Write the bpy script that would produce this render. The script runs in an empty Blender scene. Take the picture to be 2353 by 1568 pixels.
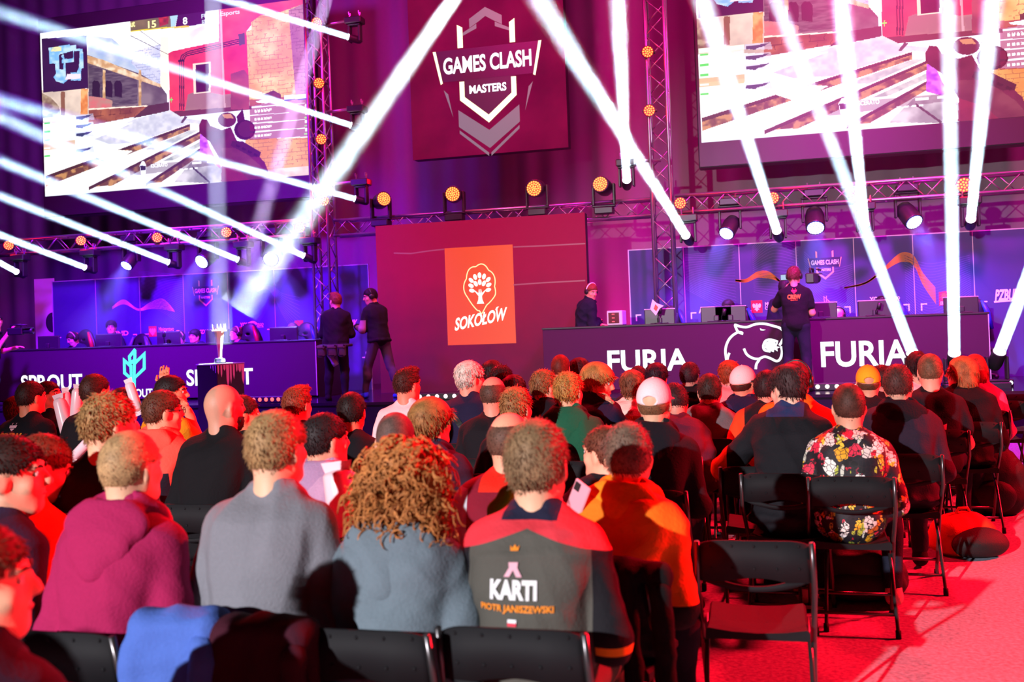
import bpy, bmesh, math, random
import numpy as np
from mathutils import Vector, Matrix

# ---------------------------------------------------------------- camera
sc = bpy.context.scene
COL = sc.collection
W, H, FPX = 2353.0, 1568.0, 2288.0
HC, YAW, PITCH, ROLL = 1.62, math.radians(14.9), 0.012, 0.037
PCX, PCY = 1176.5, 723.0
_F = np.array([-math.sin(YAW) * math.cos(PITCH), math.cos(YAW) * math.cos(PITCH), math.sin(PITCH)])
_R = np.array([math.cos(YAW), math.sin(YAW), 0.0])
_U = np.cross(_R, _F)
_R2 = math.cos(ROLL) * _R - math.sin(ROLL) * _U
_U2 = math.sin(ROLL) * _R + math.cos(ROLL) * _U
cd = bpy.data.cameras.new('camera')
cam = bpy.data.objects.new('camera', cd)
COL.objects.link(cam)
cam.matrix_world = Matrix(((_R2[0], _U2[0], -_F[0], 0.0), (_R2[1], _U2[1], -_F[1], 0.0), (_R2[2], _U2[2], -_F[2], HC), (0, 0, 0, 1)))
cd.sensor_width = 36.0
cd.lens = FPX / W * 36.0
cd.shift_y = -(H / 2 - PCY) / W
cd.clip_end = 200
cd.dof.use_dof = True
cd.dof.focus_distance = 8.5
cd.dof.aperture_fstop = 2.8
sc.camera = cam

# ---------------------------------------------------------------- world, exposure
wd = bpy.data.worlds.new('hall_air')
sc.world = wd
wd.use_nodes = True
wd.node_tree.nodes['Background'].inputs[0].default_value = (0.5, 0.05, 0.35, 1)
wd.node_tree.nodes['Background'].inputs[1].default_value = 0.02
sc.view_settings.view_transform = 'Standard'
sc.view_settings.look = 'None'
sc.view_settings.exposure = 0.0
sc.view_settings.gamma = 1.0
sc.view_settings.use_curve_mapping = False
sc.cycles.volume_bounces = 0
sc.cycles.max_bounces = 5
sc.cycles.diffuse_bounces = 2
sc.cycles.glossy_bounces = 2
sc.cycles.transparent_max_bounces = 16
sc.cycles.sample_clamp_indirect = 4.0
sc.cycles.caustics_reflective = False
sc.cycles.caustics_refractive = False


def lin(h):
    h = h.lstrip('#')
    return tuple((c / 12.92 if c <= 0.04045 else ((c + 0.055) / 1.055) ** 2.4) for c in (int(h[i:i + 2], 16) / 255 for i in (0, 2, 4)))


def ray(px, py):
    u = (px - PCX) / FPX
    v = -(py - PCY) / FPX
    return _F + u * _R2 + v * _U2


def PY(px, py, Y):
    d = ray(px, py)
    t = Y / d[1]
    return Vector((d[0] * t, Y, HC + d[2] * t))


def PZ(px, py, z):
    d = ray(px, py)
    t = (z - HC) / d[2]
    return Vector((d[0] * t, d[1] * t, z))


def light(name, kind, loc, target, power, color, size=0.5, **kw):
    ld = bpy.data.lights.new(name, kind)
    ld.energy = power
    ld.color = color
    if kind == 'AREA':
        ld.shape = 'DISK'
        ld.size = size
        if 'spread' in kw:
            ld.spread = math.radians(kw['spread'])
    else:
        ld.shadow_soft_size = size
    if kind == 'SPOT':
        ld.spot_size = math.radians(kw.get('angle', 60))
        ld.spot_blend = kw.get('blend', 0.4)
    o = bpy.data.objects.new(name, ld)
    COL.objects.link(o)
    o.location = loc
    o.rotation_mode = 'QUATERNION'
    o.rotation_quaternion = (Vector(target) - Vector(loc)).to_track_quat('-Z', 'Y')
    return o


RED = (1.0, 0.003, 0.016)
MAG = (1.0, 0.02, 0.32)
BLUE = (0.05, 0.04, 1.0)
VIO = (0.32, 0.03, 1.0)
WHT = (0.98, 0.95, 0.98)
# the hall's rig: follow spot behind the public, red washes on the ceiling truss; drape and stage lamps are added
light('follow_spot', 'SPOT', (-5.8, -11.0, 5.1), (0.2, 4.5, 0.8), 15500, WHT, 0.10, angle=44, blend=0.5)
light('red_wash_right', 'AREA', (7.0, 8.5, 4.6), (0.2, 4.5, 1.0), 1250, RED, 0.8, spread=110)
light('red_wash_centre', 'AREA', (0.5, 12.5, 7.5), (-0.5, 4.5, 1.0), 850, RED, 0.8, spread=110)
light('red_wash_left', 'AREA', (-6.0, 11.0, 6.5), (-2.0, 4.5, 1.0), 620, RED, 0.8, spread=110)
light('magenta_drape_fill', 'AREA', (2.0, 12.0, 8.8), (1.5, 18.0, 4.5), 620, MAG, 1.0, spread=140)  # added drape lamps in place of the coloured glow in the haze
light('crimson_drape_fill', 'AREA', (-4.5, 12.0, 8.8), (-4.5, 18.0, 4.5), 480, (1, .006, .26), 1.0, spread=140)
light('violet_drape_fill', 'AREA', (-10.5, 12.5, 8.4), (-11.0, 18.0, 4.0), 480, (.5, .03, .85), 1.0, spread=140)
light('magenta_drape_fill', 'AREA', (8.0, 12.5, 8.4), (8.0, 18.0, 4.5), 760, MAG, 1.0, spread=140)

light('violet_stage_fill', 'AREA', (-9.5, 9.0, 7.5), (-10.0, 15.0, 1.2), 1050, (.24, .002, 1.0), 1.0, spread=70)  # added unseen lamps that lift the colour over the stage front
light('violet_stage_fill', 'AREA', (1.5, 9.0, 7.5), (0.6, 15.0, 1.4), 430, (.85, .012, .85), 1.0, spread=70)
light('rose_stage_fill', 'AREA', (-4.6, 9.0, 7.5), (-4.6, 15.4, 1.2), 45, (1.0, .3, .5), 1.0, spread=50)
for x_, c_ in ((-11.0, (.6, .03, .9)), (-2.2, MAG), (1.8, MAG), (6.0, MAG)):
    light('added_drape_fill', 'AREA', (x_, 17.5, 0.9), (x_, 18.3, 4.2), 70, c_, 0.5, spread=150)  # unseen lamps added behind the backdrops, standing in for airlight
# ---------------------------------------------------------------- materials
_mats = {}


def nodes_of(name):
    m = bpy.data.materials.new(name)
    m.use_nodes = True
    return m, m.node_tree, m.node_tree.nodes['Principled BSDF']


def mat(name, col, rough=0.6, metal=0.0, bump=0.0, scale=60.0, vary=0.0, spec=0.5, coat=0.0):
    key = (name, col, rough, metal, bump, scale, vary)
    if key in _mats:
        return _mats[key]
    m, nt, b = nodes_of(name)
    c = lin(col) if isinstance(col, str) else col
    b.inputs['Base Color'].default_value = (*c, 1)
    b.inputs['Roughness'].default_value = rough
    b.inputs['Metallic'].default_value = metal
    b.inputs['Specular IOR Level'].default_value = spec
    b.inputs['Coat Weight'].default_value = coat
    if bump or vary:
        tc = nt.nodes.new('ShaderNodeTexCoord')
        n = nt.nodes.new('ShaderNodeTexNoise')
        n.inputs['Scale'].default_value = scale
        n.inputs['Detail'].default_value = 4
        nt.links.new(tc.outputs['Object'], n.inputs['Vector'])
        if bump:
            bp = nt.nodes.new('ShaderNodeBump')
            bp.inputs['Strength'].default_value = bump
            bp.inputs['Distance'].default_value = 0.01
            nt.links.new(n.outputs['Fac'], bp.inputs['Height'])
            nt.links.new(bp.outputs['Normal'], b.inputs['Normal'])
        if vary:
            mx = nt.nodes.new('ShaderNodeMixRGB')
            mx.inputs[1].default_value = (*[x * (1 - vary) for x in c], 1)
            mx.inputs[2].default_value = (*[min(1, x * (1 + vary)) for x in c], 1)
            nt.links.new(n.outputs['Fac'], mx.inputs[0])
            nt.links.new(mx.outputs[0], b.inputs['Base Color'])
    _mats[key] = m
    return m


def emit(name, col, strength):
    key = ('e', name, col, strength)
    if key in _mats:
        return _mats[key]
    m, nt, b = nodes_of(name)
    c = lin(col) if isinstance(col, str) else col
    b.inputs['Base Color'].default_value = (0.01, 0.01, 0.01, 1)
    b.inputs['Emission Color'].default_value = (*c, 1)
    b.inputs['Emission Strength'].default_value = strength
    _mats[key] = m
    return m


def zoned(name, col, zones, rough=0.85, bump=0.3, scale=90.0):
    """cloth dyed in blocks: zones = [(colour, (x0,x1,y0,y1,z0,z1)), ...] in the wearer's own metres"""
    m, nt, b = nodes_of(name)
    b.inputs['Roughness'].default_value = rough
    b.inputs['Specular IOR Level'].default_value = 0.25
    tc = nt.nodes.new('ShaderNodeTexCoord')
    sp = nt.nodes.new('ShaderNodeSeparateXYZ')
    nt.links.new(tc.outputs['Object'], sp.inputs[0])
    prev = None

    def step(sock, v, gt):
        n = nt.nodes.new('ShaderNodeMath')
        n.operation = 'GREATER_THAN' if gt else 'LESS_THAN'
        nt.links.new(sock, n.inputs[0])
        n.inputs[1].default_value = v
        return n.outputs[0]
    base = nt.nodes.new('ShaderNodeRGB')
    base.outputs[0].default_value = (*lin(col), 1)
    prev = base.outputs[0]
    for c, bx in zones:
        fac = None
        zs = sp.outputs[2]
        if len(bx) > 6:                                     # seven numbers: height is measured along a slope that falls with |x|
            ab = nt.nodes.new('ShaderNodeMath')
            ab.operation = 'ABSOLUTE'
            nt.links.new(sp.outputs[0], ab.inputs[0])
            ma = nt.nodes.new('ShaderNodeMath')
            ma.operation = 'MULTIPLY_ADD'
            nt.links.new(ab.outputs[0], ma.inputs[0])
            ma.inputs[1].default_value = bx[6]
            nt.links.new(zs, ma.inputs[2])
            zs = ma.outputs[0]
        for i in range(3):
            for j, v in enumerate(bx[2 * i:2 * i + 2]):
                if abs(v) > 8:
                    continue
                s = step(zs if i == 2 else sp.outputs[i], v, j == 0)
                if fac is None:
                    fac = s
                else:
                    n = nt.nodes.new('ShaderNodeMath')
                    n.operation = 'MULTIPLY'
                    nt.links.new(fac, n.inputs[0])
                    nt.links.new(s, n.inputs[1])
                    fac = n.outputs[0]
        mx = nt.nodes.new('ShaderNodeMixRGB')
        nt.links.new(fac, mx.inputs[0])
        nt.links.new(prev, mx.inputs[1])
        mx.inputs[2].default_value = (*lin(c), 1)
        prev = mx.outputs[0]
    nt.links.new(prev, b.inputs['Base Color'])
    n = nt.nodes.new('ShaderNodeTexNoise')
    n.inputs['Scale'].default_value = scale
    nt.links.new(tc.outputs['Object'], n.inputs['Vector'])
    bp = nt.nodes.new('ShaderNodeBump')
    bp.inputs['Strength'].default_value = bump
    bp.inputs['Distance'].default_value = 0.008
    nt.links.new(n.outputs['Fac'], bp.inputs['Height'])
    nt.links.new(bp.outputs['Normal'], b.inputs['Normal'])
    return m


def cloth(col, name='cloth'):
    return mat(name, col, rough=0.88, bump=0.3, scale=110, vary=0.12, spec=0.2)


def floral():
    m, nt, b = nodes_of('floral_print')
    b.inputs['Roughness'].default_value = 0.7
    tc = nt.nodes.new('ShaderNodeTexCoord')
    base = nt.nodes.new('ShaderNodeRGB')
    base.outputs[0].default_value = (0.008, 0.006, 0.012, 1)
    prev = base.outputs[0]
    # layers of blooms: (cells per metre, size, stretch, colours)
    for sc_, size, stretch, cols, dist in ((24, 0.36, (1, 1, 0.35), ['7a8f2a', 'b8c040', 'd8d8c8', '8a1030'], 0.5),
                                           (12, 0.47, (1, 1, 1), ['f4efe6', 'f0a818', 'e0284a', 'f4d8d0', 'f4efe6', 'd86a18', '0a080c'], 0.9),
                                           (19, 0.30, (1, 1, 1), ['ffffff', 'ffd040', 'c81838', '0a080c', '0a080c'], 0.9)):
        mp = nt.nodes.new('ShaderNodeMapping')
        mp.inputs['Scale'].default_value = stretch
        mp.inputs['Rotation'].default_value = (0.6, sc_ * 0.3, 0.2)
        nt.links.new(tc.outputs['Object'], mp.inputs[0])
        nz = nt.nodes.new('ShaderNodeTexNoise')
        nz.inputs['Scale'].default_value = sc_ * 2.2
        nz.inputs['Detail'].default_value = 1
        nt.links.new(mp.outputs[0], nz.inputs['Vector'])
        ad = nt.nodes.new('ShaderNodeMixRGB')
        ad.blend_type = 'LINEAR_LIGHT'
        ad.inputs[0].default_value = 0.035 * dist
        nt.links.new(mp.outputs[0], ad.inputs[1])
        nt.links.new(nz.outputs['Color'], ad.inputs[2])
        v = nt.nodes.new('ShaderNodeTexVoronoi')
        v.inputs['Scale'].default_value = sc_
        nt.links.new(ad.outputs[0], v.inputs['Vector'])
        lt = nt.nodes.new('ShaderNodeMath')
        lt.operation = 'LESS_THAN'
        lt.inputs[1].default_value = size
        nt.links.new(v.outputs['Distance'], lt.inputs[0])
        cr = nt.nodes.new('ShaderNodeValToRGB')
        cr.color_ramp.interpolation = 'CONSTANT'
        els = cr.color_ramp.elements
        while len(els) < len(cols):
            els.new(0.5)
        for i, c in enumerate(cols):
            els[i].position = i / len(cols)
            els[i].color = (*lin(c), 1)
        nt.links.new(v.outputs['Color'], cr.inputs[0])
        mx = nt.nodes.new('ShaderNodeMixRGB')
        nt.links.new(lt.outputs[0], mx.inputs[0])
        nt.links.new(prev, mx.inputs[1])
        nt.links.new(cr.outputs[0], mx.inputs[2])
        prev = mx.outputs[0]
    v = nt.nodes.new('ShaderNodeTexVoronoi')                # dark veins between petals
    v.feature = 'DISTANCE_TO_EDGE'
    v.inputs['Scale'].default_value = 38
    nt.links.new(tc.outputs['Object'], v.inputs['Vector'])
    lt = nt.nodes.new('ShaderNodeMath')
    lt.operation = 'LESS_THAN'
    lt.inputs[1].default_value = .045
    nt.links.new(v.outputs['Distance'], lt.inputs[0])
    mx = nt.nodes.new('ShaderNodeMixRGB')
    nt.links.new(lt.outputs[0], mx.inputs[0])
    nt.links.new(prev, mx.inputs[1])
    mx.inputs[2].default_value = (0.02, 0.01, 0.015, 1)
    nt.links.new(mx.outputs[0], b.inputs['Base Color'])
    return m


# ---------------------------------------------------------------- mesh building
def add_obj(name, me, parent=None, material=None, smooth=False):
    o = bpy.data.objects.new(name, me)
    COL.objects.link(o)
    if material is not None:
        for mm in (material if isinstance(material, (list, tuple)) else [material]):
            me.materials.append(mm)
    if parent is not None:
        o.parent = parent
    if smooth and len(me.polygons):
        me.polygons.foreach_set('use_smooth', [True] * len(me.polygons))
    return o


def tag(o, label, cat, group=None, kind=None):
    o['label'] = label
    o['category'] = cat
    if group:
        o['group'] = group
    if kind:
        o['kind'] = kind
    return o


def empty(name, loc=(0, 0, 0), rz=0.0):
    o = bpy.data.objects.new(name, None)
    o.empty_display_size = 0.1
    COL.objects.link(o)
    o.location = loc
    o.rotation_euler = (0, 0, rz)
    return o


def thing(name, label, cat, loc=(0, 0, 0), rz=0.0, group=None):
    return tag(empty(name, loc, rz), label, cat, group)


def copy_tree(o, parent=None):
    c = o.copy()
    COL.objects.link(c)
    if parent is not None:
        c.parent = parent
    for ch in o.children:
        copy_tree(ch, c)
    return c


class MB:
    def __init__(s):
        s.v = []
        s.f = []
        s.solid = False

    def add(s, vs, fs):
        n = len(s.v)
        s.v += [tuple(map(float, p)) for p in vs]
        s.f += [tuple(i + n for i in f) for f in fs]
        return s

    def box(s, lo, hi, bev=0.0):
        x0, y0, z0 = lo
        x1, y1, z1 = hi
        if bev <= 0:
            v = [(x, y, z) for x in (x0, x1) for y in (y0, y1) for z in (z0, z1)]
            return s.add(v, [(0, 1, 3, 2), (4, 6, 7, 5), (0, 4, 5, 1), (2, 3, 7, 6), (0, 2, 6, 4), (1, 5, 7, 3)])
        b = min(bev, (x1 - x0) / 2.01, (y1 - y0) / 2.01, (z1 - z0) / 2.01)
        cx, cy, cz = (x0 + x1) / 2, (y0 + y1) / 2, (z0 + z1) / 2
        hx, hy, hz = (x1 - x0) / 2, (y1 - y0) / 2, (z1 - z0) / 2
        v = []
        for sx in (-1, 1):
            for sy in (-1, 1):
                for sz in (-1, 1):
                    v += [(cx + sx * hx, cy + sy * (hy - b), cz + sz * (hz - b)), (cx + sx * (hx - b), cy + sy * hy, cz + sz * (hz - b)), (cx + sx * (hx - b), cy + sy * (hy - b), cz + sz * hz)]
        I = lambda a, b_, c, k: ((a * 2 + b_) * 2 + c) * 3 + k
        f = []
        for a in (0, 1):
            q = [I(a, 0, 0, 0), I(a, 1, 0, 0), I(a, 1, 1, 0), I(a, 0, 1, 0)]
            f.append(q if a else q[::-1])
            q = [I(0, a, 0, 1), I(1, a, 0, 1), I(1, a, 1, 1), I(0, a, 1, 1)]
            f.append(q[::-1] if a else q)
            q = [I(0, 0, a, 2), I(1, 0, a, 2), I(1, 1, a, 2), I(0, 1, a, 2)]
            f.append(q if a else q[::-1])
        for a in (0, 1):
            for c in (0, 1):
                f.append([I(a, c, 0, 0), I(a, c, 1, 0), I(a, c, 1, 1), I(a, c, 0, 1)])
                f.append([I(a, 0, c, 0), I(a, 1, c, 0), I(a, 1, c, 2), I(a, 0, c, 2)])
                f.append([I(0, a, c, 1), I(1, a, c, 1), I(1, a, c, 2), I(0, a, c, 2)])
        for a in (0, 1):
            for b_ in (0, 1):
                for c in (0, 1):
                    f.append([I(a, b_, c, 0), I(a, b_, c, 1), I(a, b_, c, 2)])
        return s.add(v, f)

    def tube(s, pts, r, n=8, cap=True, r2=None):
        pts = [np.array(p, float) for p in pts]
        m = len(pts)
        rs = r if isinstance(r, (list, tuple)) else ([r] * m if r2 is None else [r + (r2 - r) * i / (m - 1) for i in range(m)])
        vs = []
        prev = None
        for i, p in enumerate(pts):
            d = pts[min(i + 1, m - 1)] - pts[max(i - 1, 0)]
            d = d / (np.linalg.norm(d) + 1e-12)
            if prev is None:
                a = np.array([0, 0, 1.0]) if abs(d[2]) < 0.9 else np.array([1.0, 0, 0])
                u = np.cross(d, a)
            else:
                u = prev - d * prev.dot(d)
            u /= np.linalg.norm(u) + 1e-12
            prev = u
            w = np.cross(d, u)
            for k in range(n):
                t = 2 * math.pi * k / n
                vs.append(p + rs[i] * (math.cos(t) * u + math.sin(t) * w))
        fs = [(i * n + k, i * n + (k + 1) % n, (i + 1) * n + (k + 1) % n, (i + 1) * n + k) for i in range(m - 1) for k in range(n)]
        if cap:
            fs += [tuple(range(n))[::-1], tuple(range((m - 1) * n, m * n))]
        return s.add(vs, fs)

    def lathe(s, prof, n=24, M=None):
        """profile [(r,z),...] turned around z"""
        vs = []
        for r, z in prof:
            for k in range(n):
                t = 2 * math.pi * k / n
                vs.append((r * math.cos(t), r * math.sin(t), z))
        fs = [(i * n + k, i * n + (k + 1) % n, (i + 1) * n + (k + 1) % n, (i + 1) * n + k) for i in range(len(prof) - 1) for k in range(n)]
        fs += [tuple(range(n))[::-1], tuple(range((len(prof) - 1) * n, len(prof) * n))]
        if M is not None:
            vs = [M @ Vector(v) for v in vs]
        return s.add(vs, fs)

    def quad(s, a, b, c, d):
        return s.add([a, b, c, d], [(0, 1, 2, 3)])

    def mesh(s, name='mesh'):
        me = bpy.data.meshes.new(name)
        me.from_pydata(s.v, [], s.f)
        if s.solid:
            bm = bmesh.new()
            bm.from_mesh(me)
            bmesh.ops.recalc_face_normals(bm, faces=bm.faces)
            bm.to_mesh(me)
            bm.free()
        me.update()
        return me

    def build(s, name, m=None, parent=None, smooth=False):
        return add_obj(name, s.mesh(name), parent, m, smooth)


def np_mesh(name, V, Q, T=None):
    me = bpy.data.meshes.new(name)
    nq = len(Q)
    nt = 0 if T is None else len(T)
    me.vertices.add(len(V))
    me.vertices.foreach_set('co', np.asarray(V, np.float32).ravel())
    loops = np.asarray(Q, np.int32).ravel()
    starts = np.arange(nq, dtype=np.int32) * 4
    if nt:
        loops = np.concatenate([loops, np.asarray(T, np.int32).ravel()])
        starts = np.concatenate([starts, nq * 4 + np.arange(nt, dtype=np.int32) * 3])
    me.loops.add(len(loops))
    me.loops.foreach_set('vertex_index', loops)
    me.polygons.add(nq + nt)
    me.polygons.foreach_set('loop_start', starts)
    me.polygons.foreach_set('use_smooth', np.ones(nq + nt, bool))
    me.update(calc_edges=True)
    me.validate()
    return me


# ---------------------------------------------------------------- lettering
_txt = {}


def text2d(s, bold=0.0, shear=0.0, spacing=1.0):
    key = (s, bold, shear, spacing)
    if key not in _txt:
        c = bpy.data.curves.new('lettering', 'FONT')
        c.body = s
        c.size = 1.0
        c.offset = bold
        c.shear = shear
        c.space_character = spacing
        c.resolution_u = 4
        o = bpy.data.objects.new('lettering', c)
        me = bpy.data.meshes.new_from_object(o)
        v = np.array([p.co[:2] for p in me.vertices]) if len(me.vertices) else np.zeros((0, 2))
        f = [tuple(p.vertices) for p in me.polygons]
        bpy.data.meshes.remove(me)
        bpy.data.objects.remove(o)
        bpy.data.curves.remove(c)
        _txt[key] = (v, f)
    v, f = _txt[key]
    lo, hi = v.min(0), v.max(0)
    return (v - (lo + hi) / 2) / (hi - lo) * 2, f          # both axes -1..1


class Art:
    """flat artwork in the plane O + x*EX + y*EY, lifted d along N"""

    def __init__(s, O, EX, EY, parent=None):
        s.O = np.array(O, float)
        s.EX = np.array(EX, float)
        s.EY = np.array(EY, float)
        n = np.cross(s.EX, s.EY)
        s.N = n / np.linalg.norm(n)
        s.parent = parent

    def at(s, x, y, d=0.0):
        return s.O + x * s.EX + y * s.EY + d * s.N

    def poly(s, name, polys, m, d=0.004, split=False):
        if split:
            return [s.poly(name, [p], m, d) for p in polys]
        b = MB()
        for p in polys:
            vs = [s.at(x, y, d) for x, y in p]
            b.add(vs, [tuple(range(len(vs)))])
        return b.build(name, m, s.parent)

    def line(s, name, lines, w, m, d=0.004):
        b = MB()
        for ln in lines:
            ln = [np.array(p, float) for p in ln]
            closed = np.allclose(ln[0], ln[-1])
            L, R = [], []
            for i, p in enumerate(ln):
                a = ln[i - 1] if i > 0 else (ln[-2] if closed else p)
                c = ln[i + 1] if i < len(ln) - 1 else (ln[1] if closed else p)
                t1 = p - a
                t2 = c - p
                t1 = t1 / (np.linalg.norm(t1) + 1e-9)
                t2 = t2 / (np.linalg.norm(t2) + 1e-9)
                t = t1 + t2
                t = t / (np.linalg.norm(t) + 1e-9)
                n = np.array([-t[1], t[0]])
                k = 1.0 / max(0.5, abs(n.dot(np.array([-t2[1], t2[0]]))) if np.linalg.norm(t2) > 0 else 1)
                ww = w(i / (len(ln) - 1)) if callable(w) else w
                L.append(p + n * ww / 2 * k)
                R.append(p - n * ww / 2 * k)
            vs = [s.at(q[0], q[1], d) for pr in zip(R, L) for q in pr]
            b.add(vs, [(2 * i, 2 * i + 2, 2 * i + 3, 2 * i + 1) for i in range(len(ln) - 1)])
        return b.build(name, m, s.parent)

    def text(s, name, body, cx, cy, w, h, m, bold=0.03, shear=0.0, rot=0.0, d=0.006, spacing=1.0, rise=0.0):
        v, f = text2d(body, bold, shear, spacing)
        c, sn = math.cos(rot), math.sin(rot)
        b = MB()
        vs = []
        for x, y in v:
            x, y = x * w / 2, y * h / 2
            y += rise * x
            vs.append(s.at(cx + x * c - y * sn, cy + x * sn + y * c, d))
        b.add(vs, f)
        return b.build(name, m, s.parent)


def disc(cx, cy, rx, ry=None, n=16, a=0.0):
    ry = rx if ry is None else ry
    out = []
    for i in range(n):
        t = 2 * math.pi * i / n
        x, y = rx * math.cos(t), ry * math.sin(t)
        out.append((cx + x * math.cos(a) - y * math.sin(a), cy + x * math.sin(a) + y * math.cos(a)))
    return out

# ================================================================ the hall
ZS, YSF, YD, YB, YU, YT, YW = 0.60, 13.4, 14.6, 16.3, 16.8, 15.6, 18.4
XL, XR, YN, ZC = -19.0, 11.5, -14.0, 11.0


def structure(o):
    o['kind'] = 'structure'
    return o


carpet, nt, b_ = nodes_of('grey_carpet')
b_.inputs['Roughness'].default_value = 0.95
b_.inputs['Specular IOR Level'].default_value = 0.1
tc = nt.nodes.new('ShaderNodeTexCoord')
n1 = nt.nodes.new('ShaderNodeTexNoise')
n1.inputs['Scale'].default_value = 45
n1.inputs['Detail'].default_value = 6
n2 = nt.nodes.new('ShaderNodeTexNoise')
n2.inputs['Scale'].default_value = 1.3
mx = nt.nodes.new('ShaderNodeMixRGB')
mx.blend_type = 'MULTIPLY'
mx.inputs[0].default_value = 1
r1 = nt.nodes.new('ShaderNodeValToRGB')
r1.color_ramp.elements[0].position = 0.3
r1.color_ramp.elements[0].color = (0.25, 0.27, 0.33, 1)
r1.color_ramp.elements[1].position = 0.7
r1.color_ramp.elements[1].color = (0.46, 0.50, 0.62, 1)
r2 = nt.nodes.new('ShaderNodeValToRGB')
r2.color_ramp.elements[0].color = (0.75, 0.75, 0.75, 1)
nt.links.new(tc.outputs['Object'], n1.inputs['Vector'])
nt.links.new(tc.outputs['Object'], n2.inputs['Vector'])
nt.links.new(n1.outputs['Fac'], r1.inputs[0])
nt.links.new(n2.outputs['Fac'], r2.inputs[0])
nt.links.new(r1.outputs[0], mx.inputs[1])
nt.links.new(r2.outputs[0], mx.inputs[2])
nt.links.new(mx.outputs[0], b_.inputs['Base Color'])
bp = nt.nodes.new('ShaderNodeBump')
bp.inputs['Strength'].default_value = 0.4
bp.inputs['Distance'].default_value = 0.01
nt.links.new(n1.outputs['Fac'], bp.inputs['Height'])
nt.links.new(bp.outputs['Normal'], b_.inputs['Normal'])

drape = mat('dark_drape', (0.16, 0.15, 0.17), rough=0.95, spec=0.1)
flat_black = mat('flat_black_drape', (0.012, 0.010, 0.013), rough=.95, spec=.1)
dark = mat('black_paint', (0.012, 0.012, 0.014), rough=0.5)
skirt = mat('stage_skirt', (0.014, 0.012, 0.02), rough=0.9, spec=0.1)
structure(MB().box((XL, YN, -0.2), (XR, YW, 0.0)).build('floor', carpet))
structure(MB().box((XL, YN, ZC), (XR, YW, ZC + 0.2)).build('ceiling', flat_black))
structure(MB().box((XL - 0.2, YN, 0), (XL, YW, ZC)).build('wall_left', flat_black))
structure(MB().box((XR, YN, 0), (XR + 0.2, YW, ZC)).build('wall_right', flat_black))
structure(MB().box((XL, YN - 0.2, 0), (XR, YN, ZC)).build('wall_near', flat_black))
# the drape behind the stage hangs in soft pleats
V, Q = [], []
nx = 600
for j, z in enumerate((0.0, 3.0, 6.0, ZC)):
    for i in range(nx):
        x = XL + (XR - XL) * i / (nx - 1)
        V.append((x, YW - 0.10 + 0.025 * math.sin(x * 13) + 0.02 * math.sin(x * 5.3 + z * .3), z))
for j in range(3):
    for i in range(nx - 1):
        Q.append((j * nx + i, j * nx + i + 1, (j + 1) * nx + i + 1, (j + 1) * nx + i))
structure(add_obj('wall_back', np_mesh('drape', V, Q), None, drape))

stage_top = mat('gloss_stage_floor', (0.012, 0.010, 0.02), rough=0.16, spec=0.6)
st = thing('stage', 'low black stage with a glossy dark floor below the screens', 'stage', ((XL + XR) / 2, YW, 0))
st['kind'] = 'structure'
sx = (XL + XR) / 2
MB().box((XL + .3 - sx, YSF + .02 - YW, 0), (XR - .3 - sx, -.3, ZS - .04)).build('stage_skirt', skirt, st)
MB().box((XL + .3 - sx, YSF - YW, ZS - .04), (XR - .3 - sx, -.3, ZS)).build('stage_deck', stage_top, st)

led_off = mat('led_panel_face', (0.035, 0.018, 0.03), rough=0.45, spec=0.4)
case = mat('screen_case', (0.01, 0.01, 0.012), rough=0.6)
LEDW = emit('white_led', 'f2fbff', 1.7)


def wallart(Y, parent=None):
    """artwork on a plane facing the public; parent is expected at (px, Y, pz)"""
    o = parent.location if parent is not None else Vector((0, 0, 0))
    return Art((-o.x, Y - o.y, -o.z), (1, 0, 0), (0, 0, 1), parent)


def pw(px, py, Y):
    p = PY(px, py, Y)
    return (p.x, p.z)


# ---------------------------------------------------------------- the game picture on the two big screens
NXP, NYP = 560, 315
SX0, SX1 = -14.01, -8.19
SZ0 = 4.555
SZ1 = SZ0 + (SX1 - SX0) * 9 / 16
IMG = np.ones((NYP, NXP, 3)) * np.array([0.93, 0.95, 1.0])
_gx, _gy = np.meshgrid((np.arange(NXP) + .5) / NXP, (np.arange(NYP) + .5) / NYP)
rng = np.random.default_rng(7)


def uv(zx, zy):
    x, z = pw(zx / 2.9412, zy / 2.9412, YU)
    return (x - SX0) / (SX1 - SX0), (z - SZ0) / (SZ1 - SZ0)


def inside(P):
    P = np.array(P)
    m = np.zeros(_gx.shape, bool)
    j = len(P) - 1
    for i in range(len(P)):
        xi, yi = P[i]
        xj, yj = P[j]
        if yi != yj:
            c = ((yi > _gy) != (yj > _gy)) & (_gx < (xj - xi) * (_gy - yi) / (yj - yi) + xi)
            m ^= c
        j = i
    return m


def noise2(fx, fy, seed, octv=3):
    r = np.random.default_rng(seed)
    out = np.zeros(_gx.shape)
    amp, tot = 1.0, 0
    for o in range(octv):
        nx_, ny_ = int(fx * 2 ** o) + 2, int(fy * 2 ** o) + 2
        g = r.random((ny_ + 1, nx_ + 1))
        X = _gx * (nx_ - 1)
        Y = _gy * (ny_ - 1)
        xi, yi = X.astype(int), Y.astype(int)
        xf, yf = X - xi, Y - yi
        xf, yf = xf * xf * (3 - 2 * xf), yf * yf * (3 - 2 * yf)
        a = g[yi, xi] * (1 - xf) + g[yi, xi + 1] * xf
        b = g[yi + 1, xi] * (1 - xf) + g[yi + 1, xi + 1] * xf
        out += amp * (a * (1 - yf) + b * yf)
        tot += amp
        amp *= 0.5
    return out / tot


N_A, N_B, N_C = noise2(14, 10, 1, 4), noise2(60, 40, 2, 2), noise2(40, 120, 3, 2)


def hexrgb(h):
    return np.array([int(h[i:i + 2], 16) / 255 for i in (0, 2, 4)])


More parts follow.
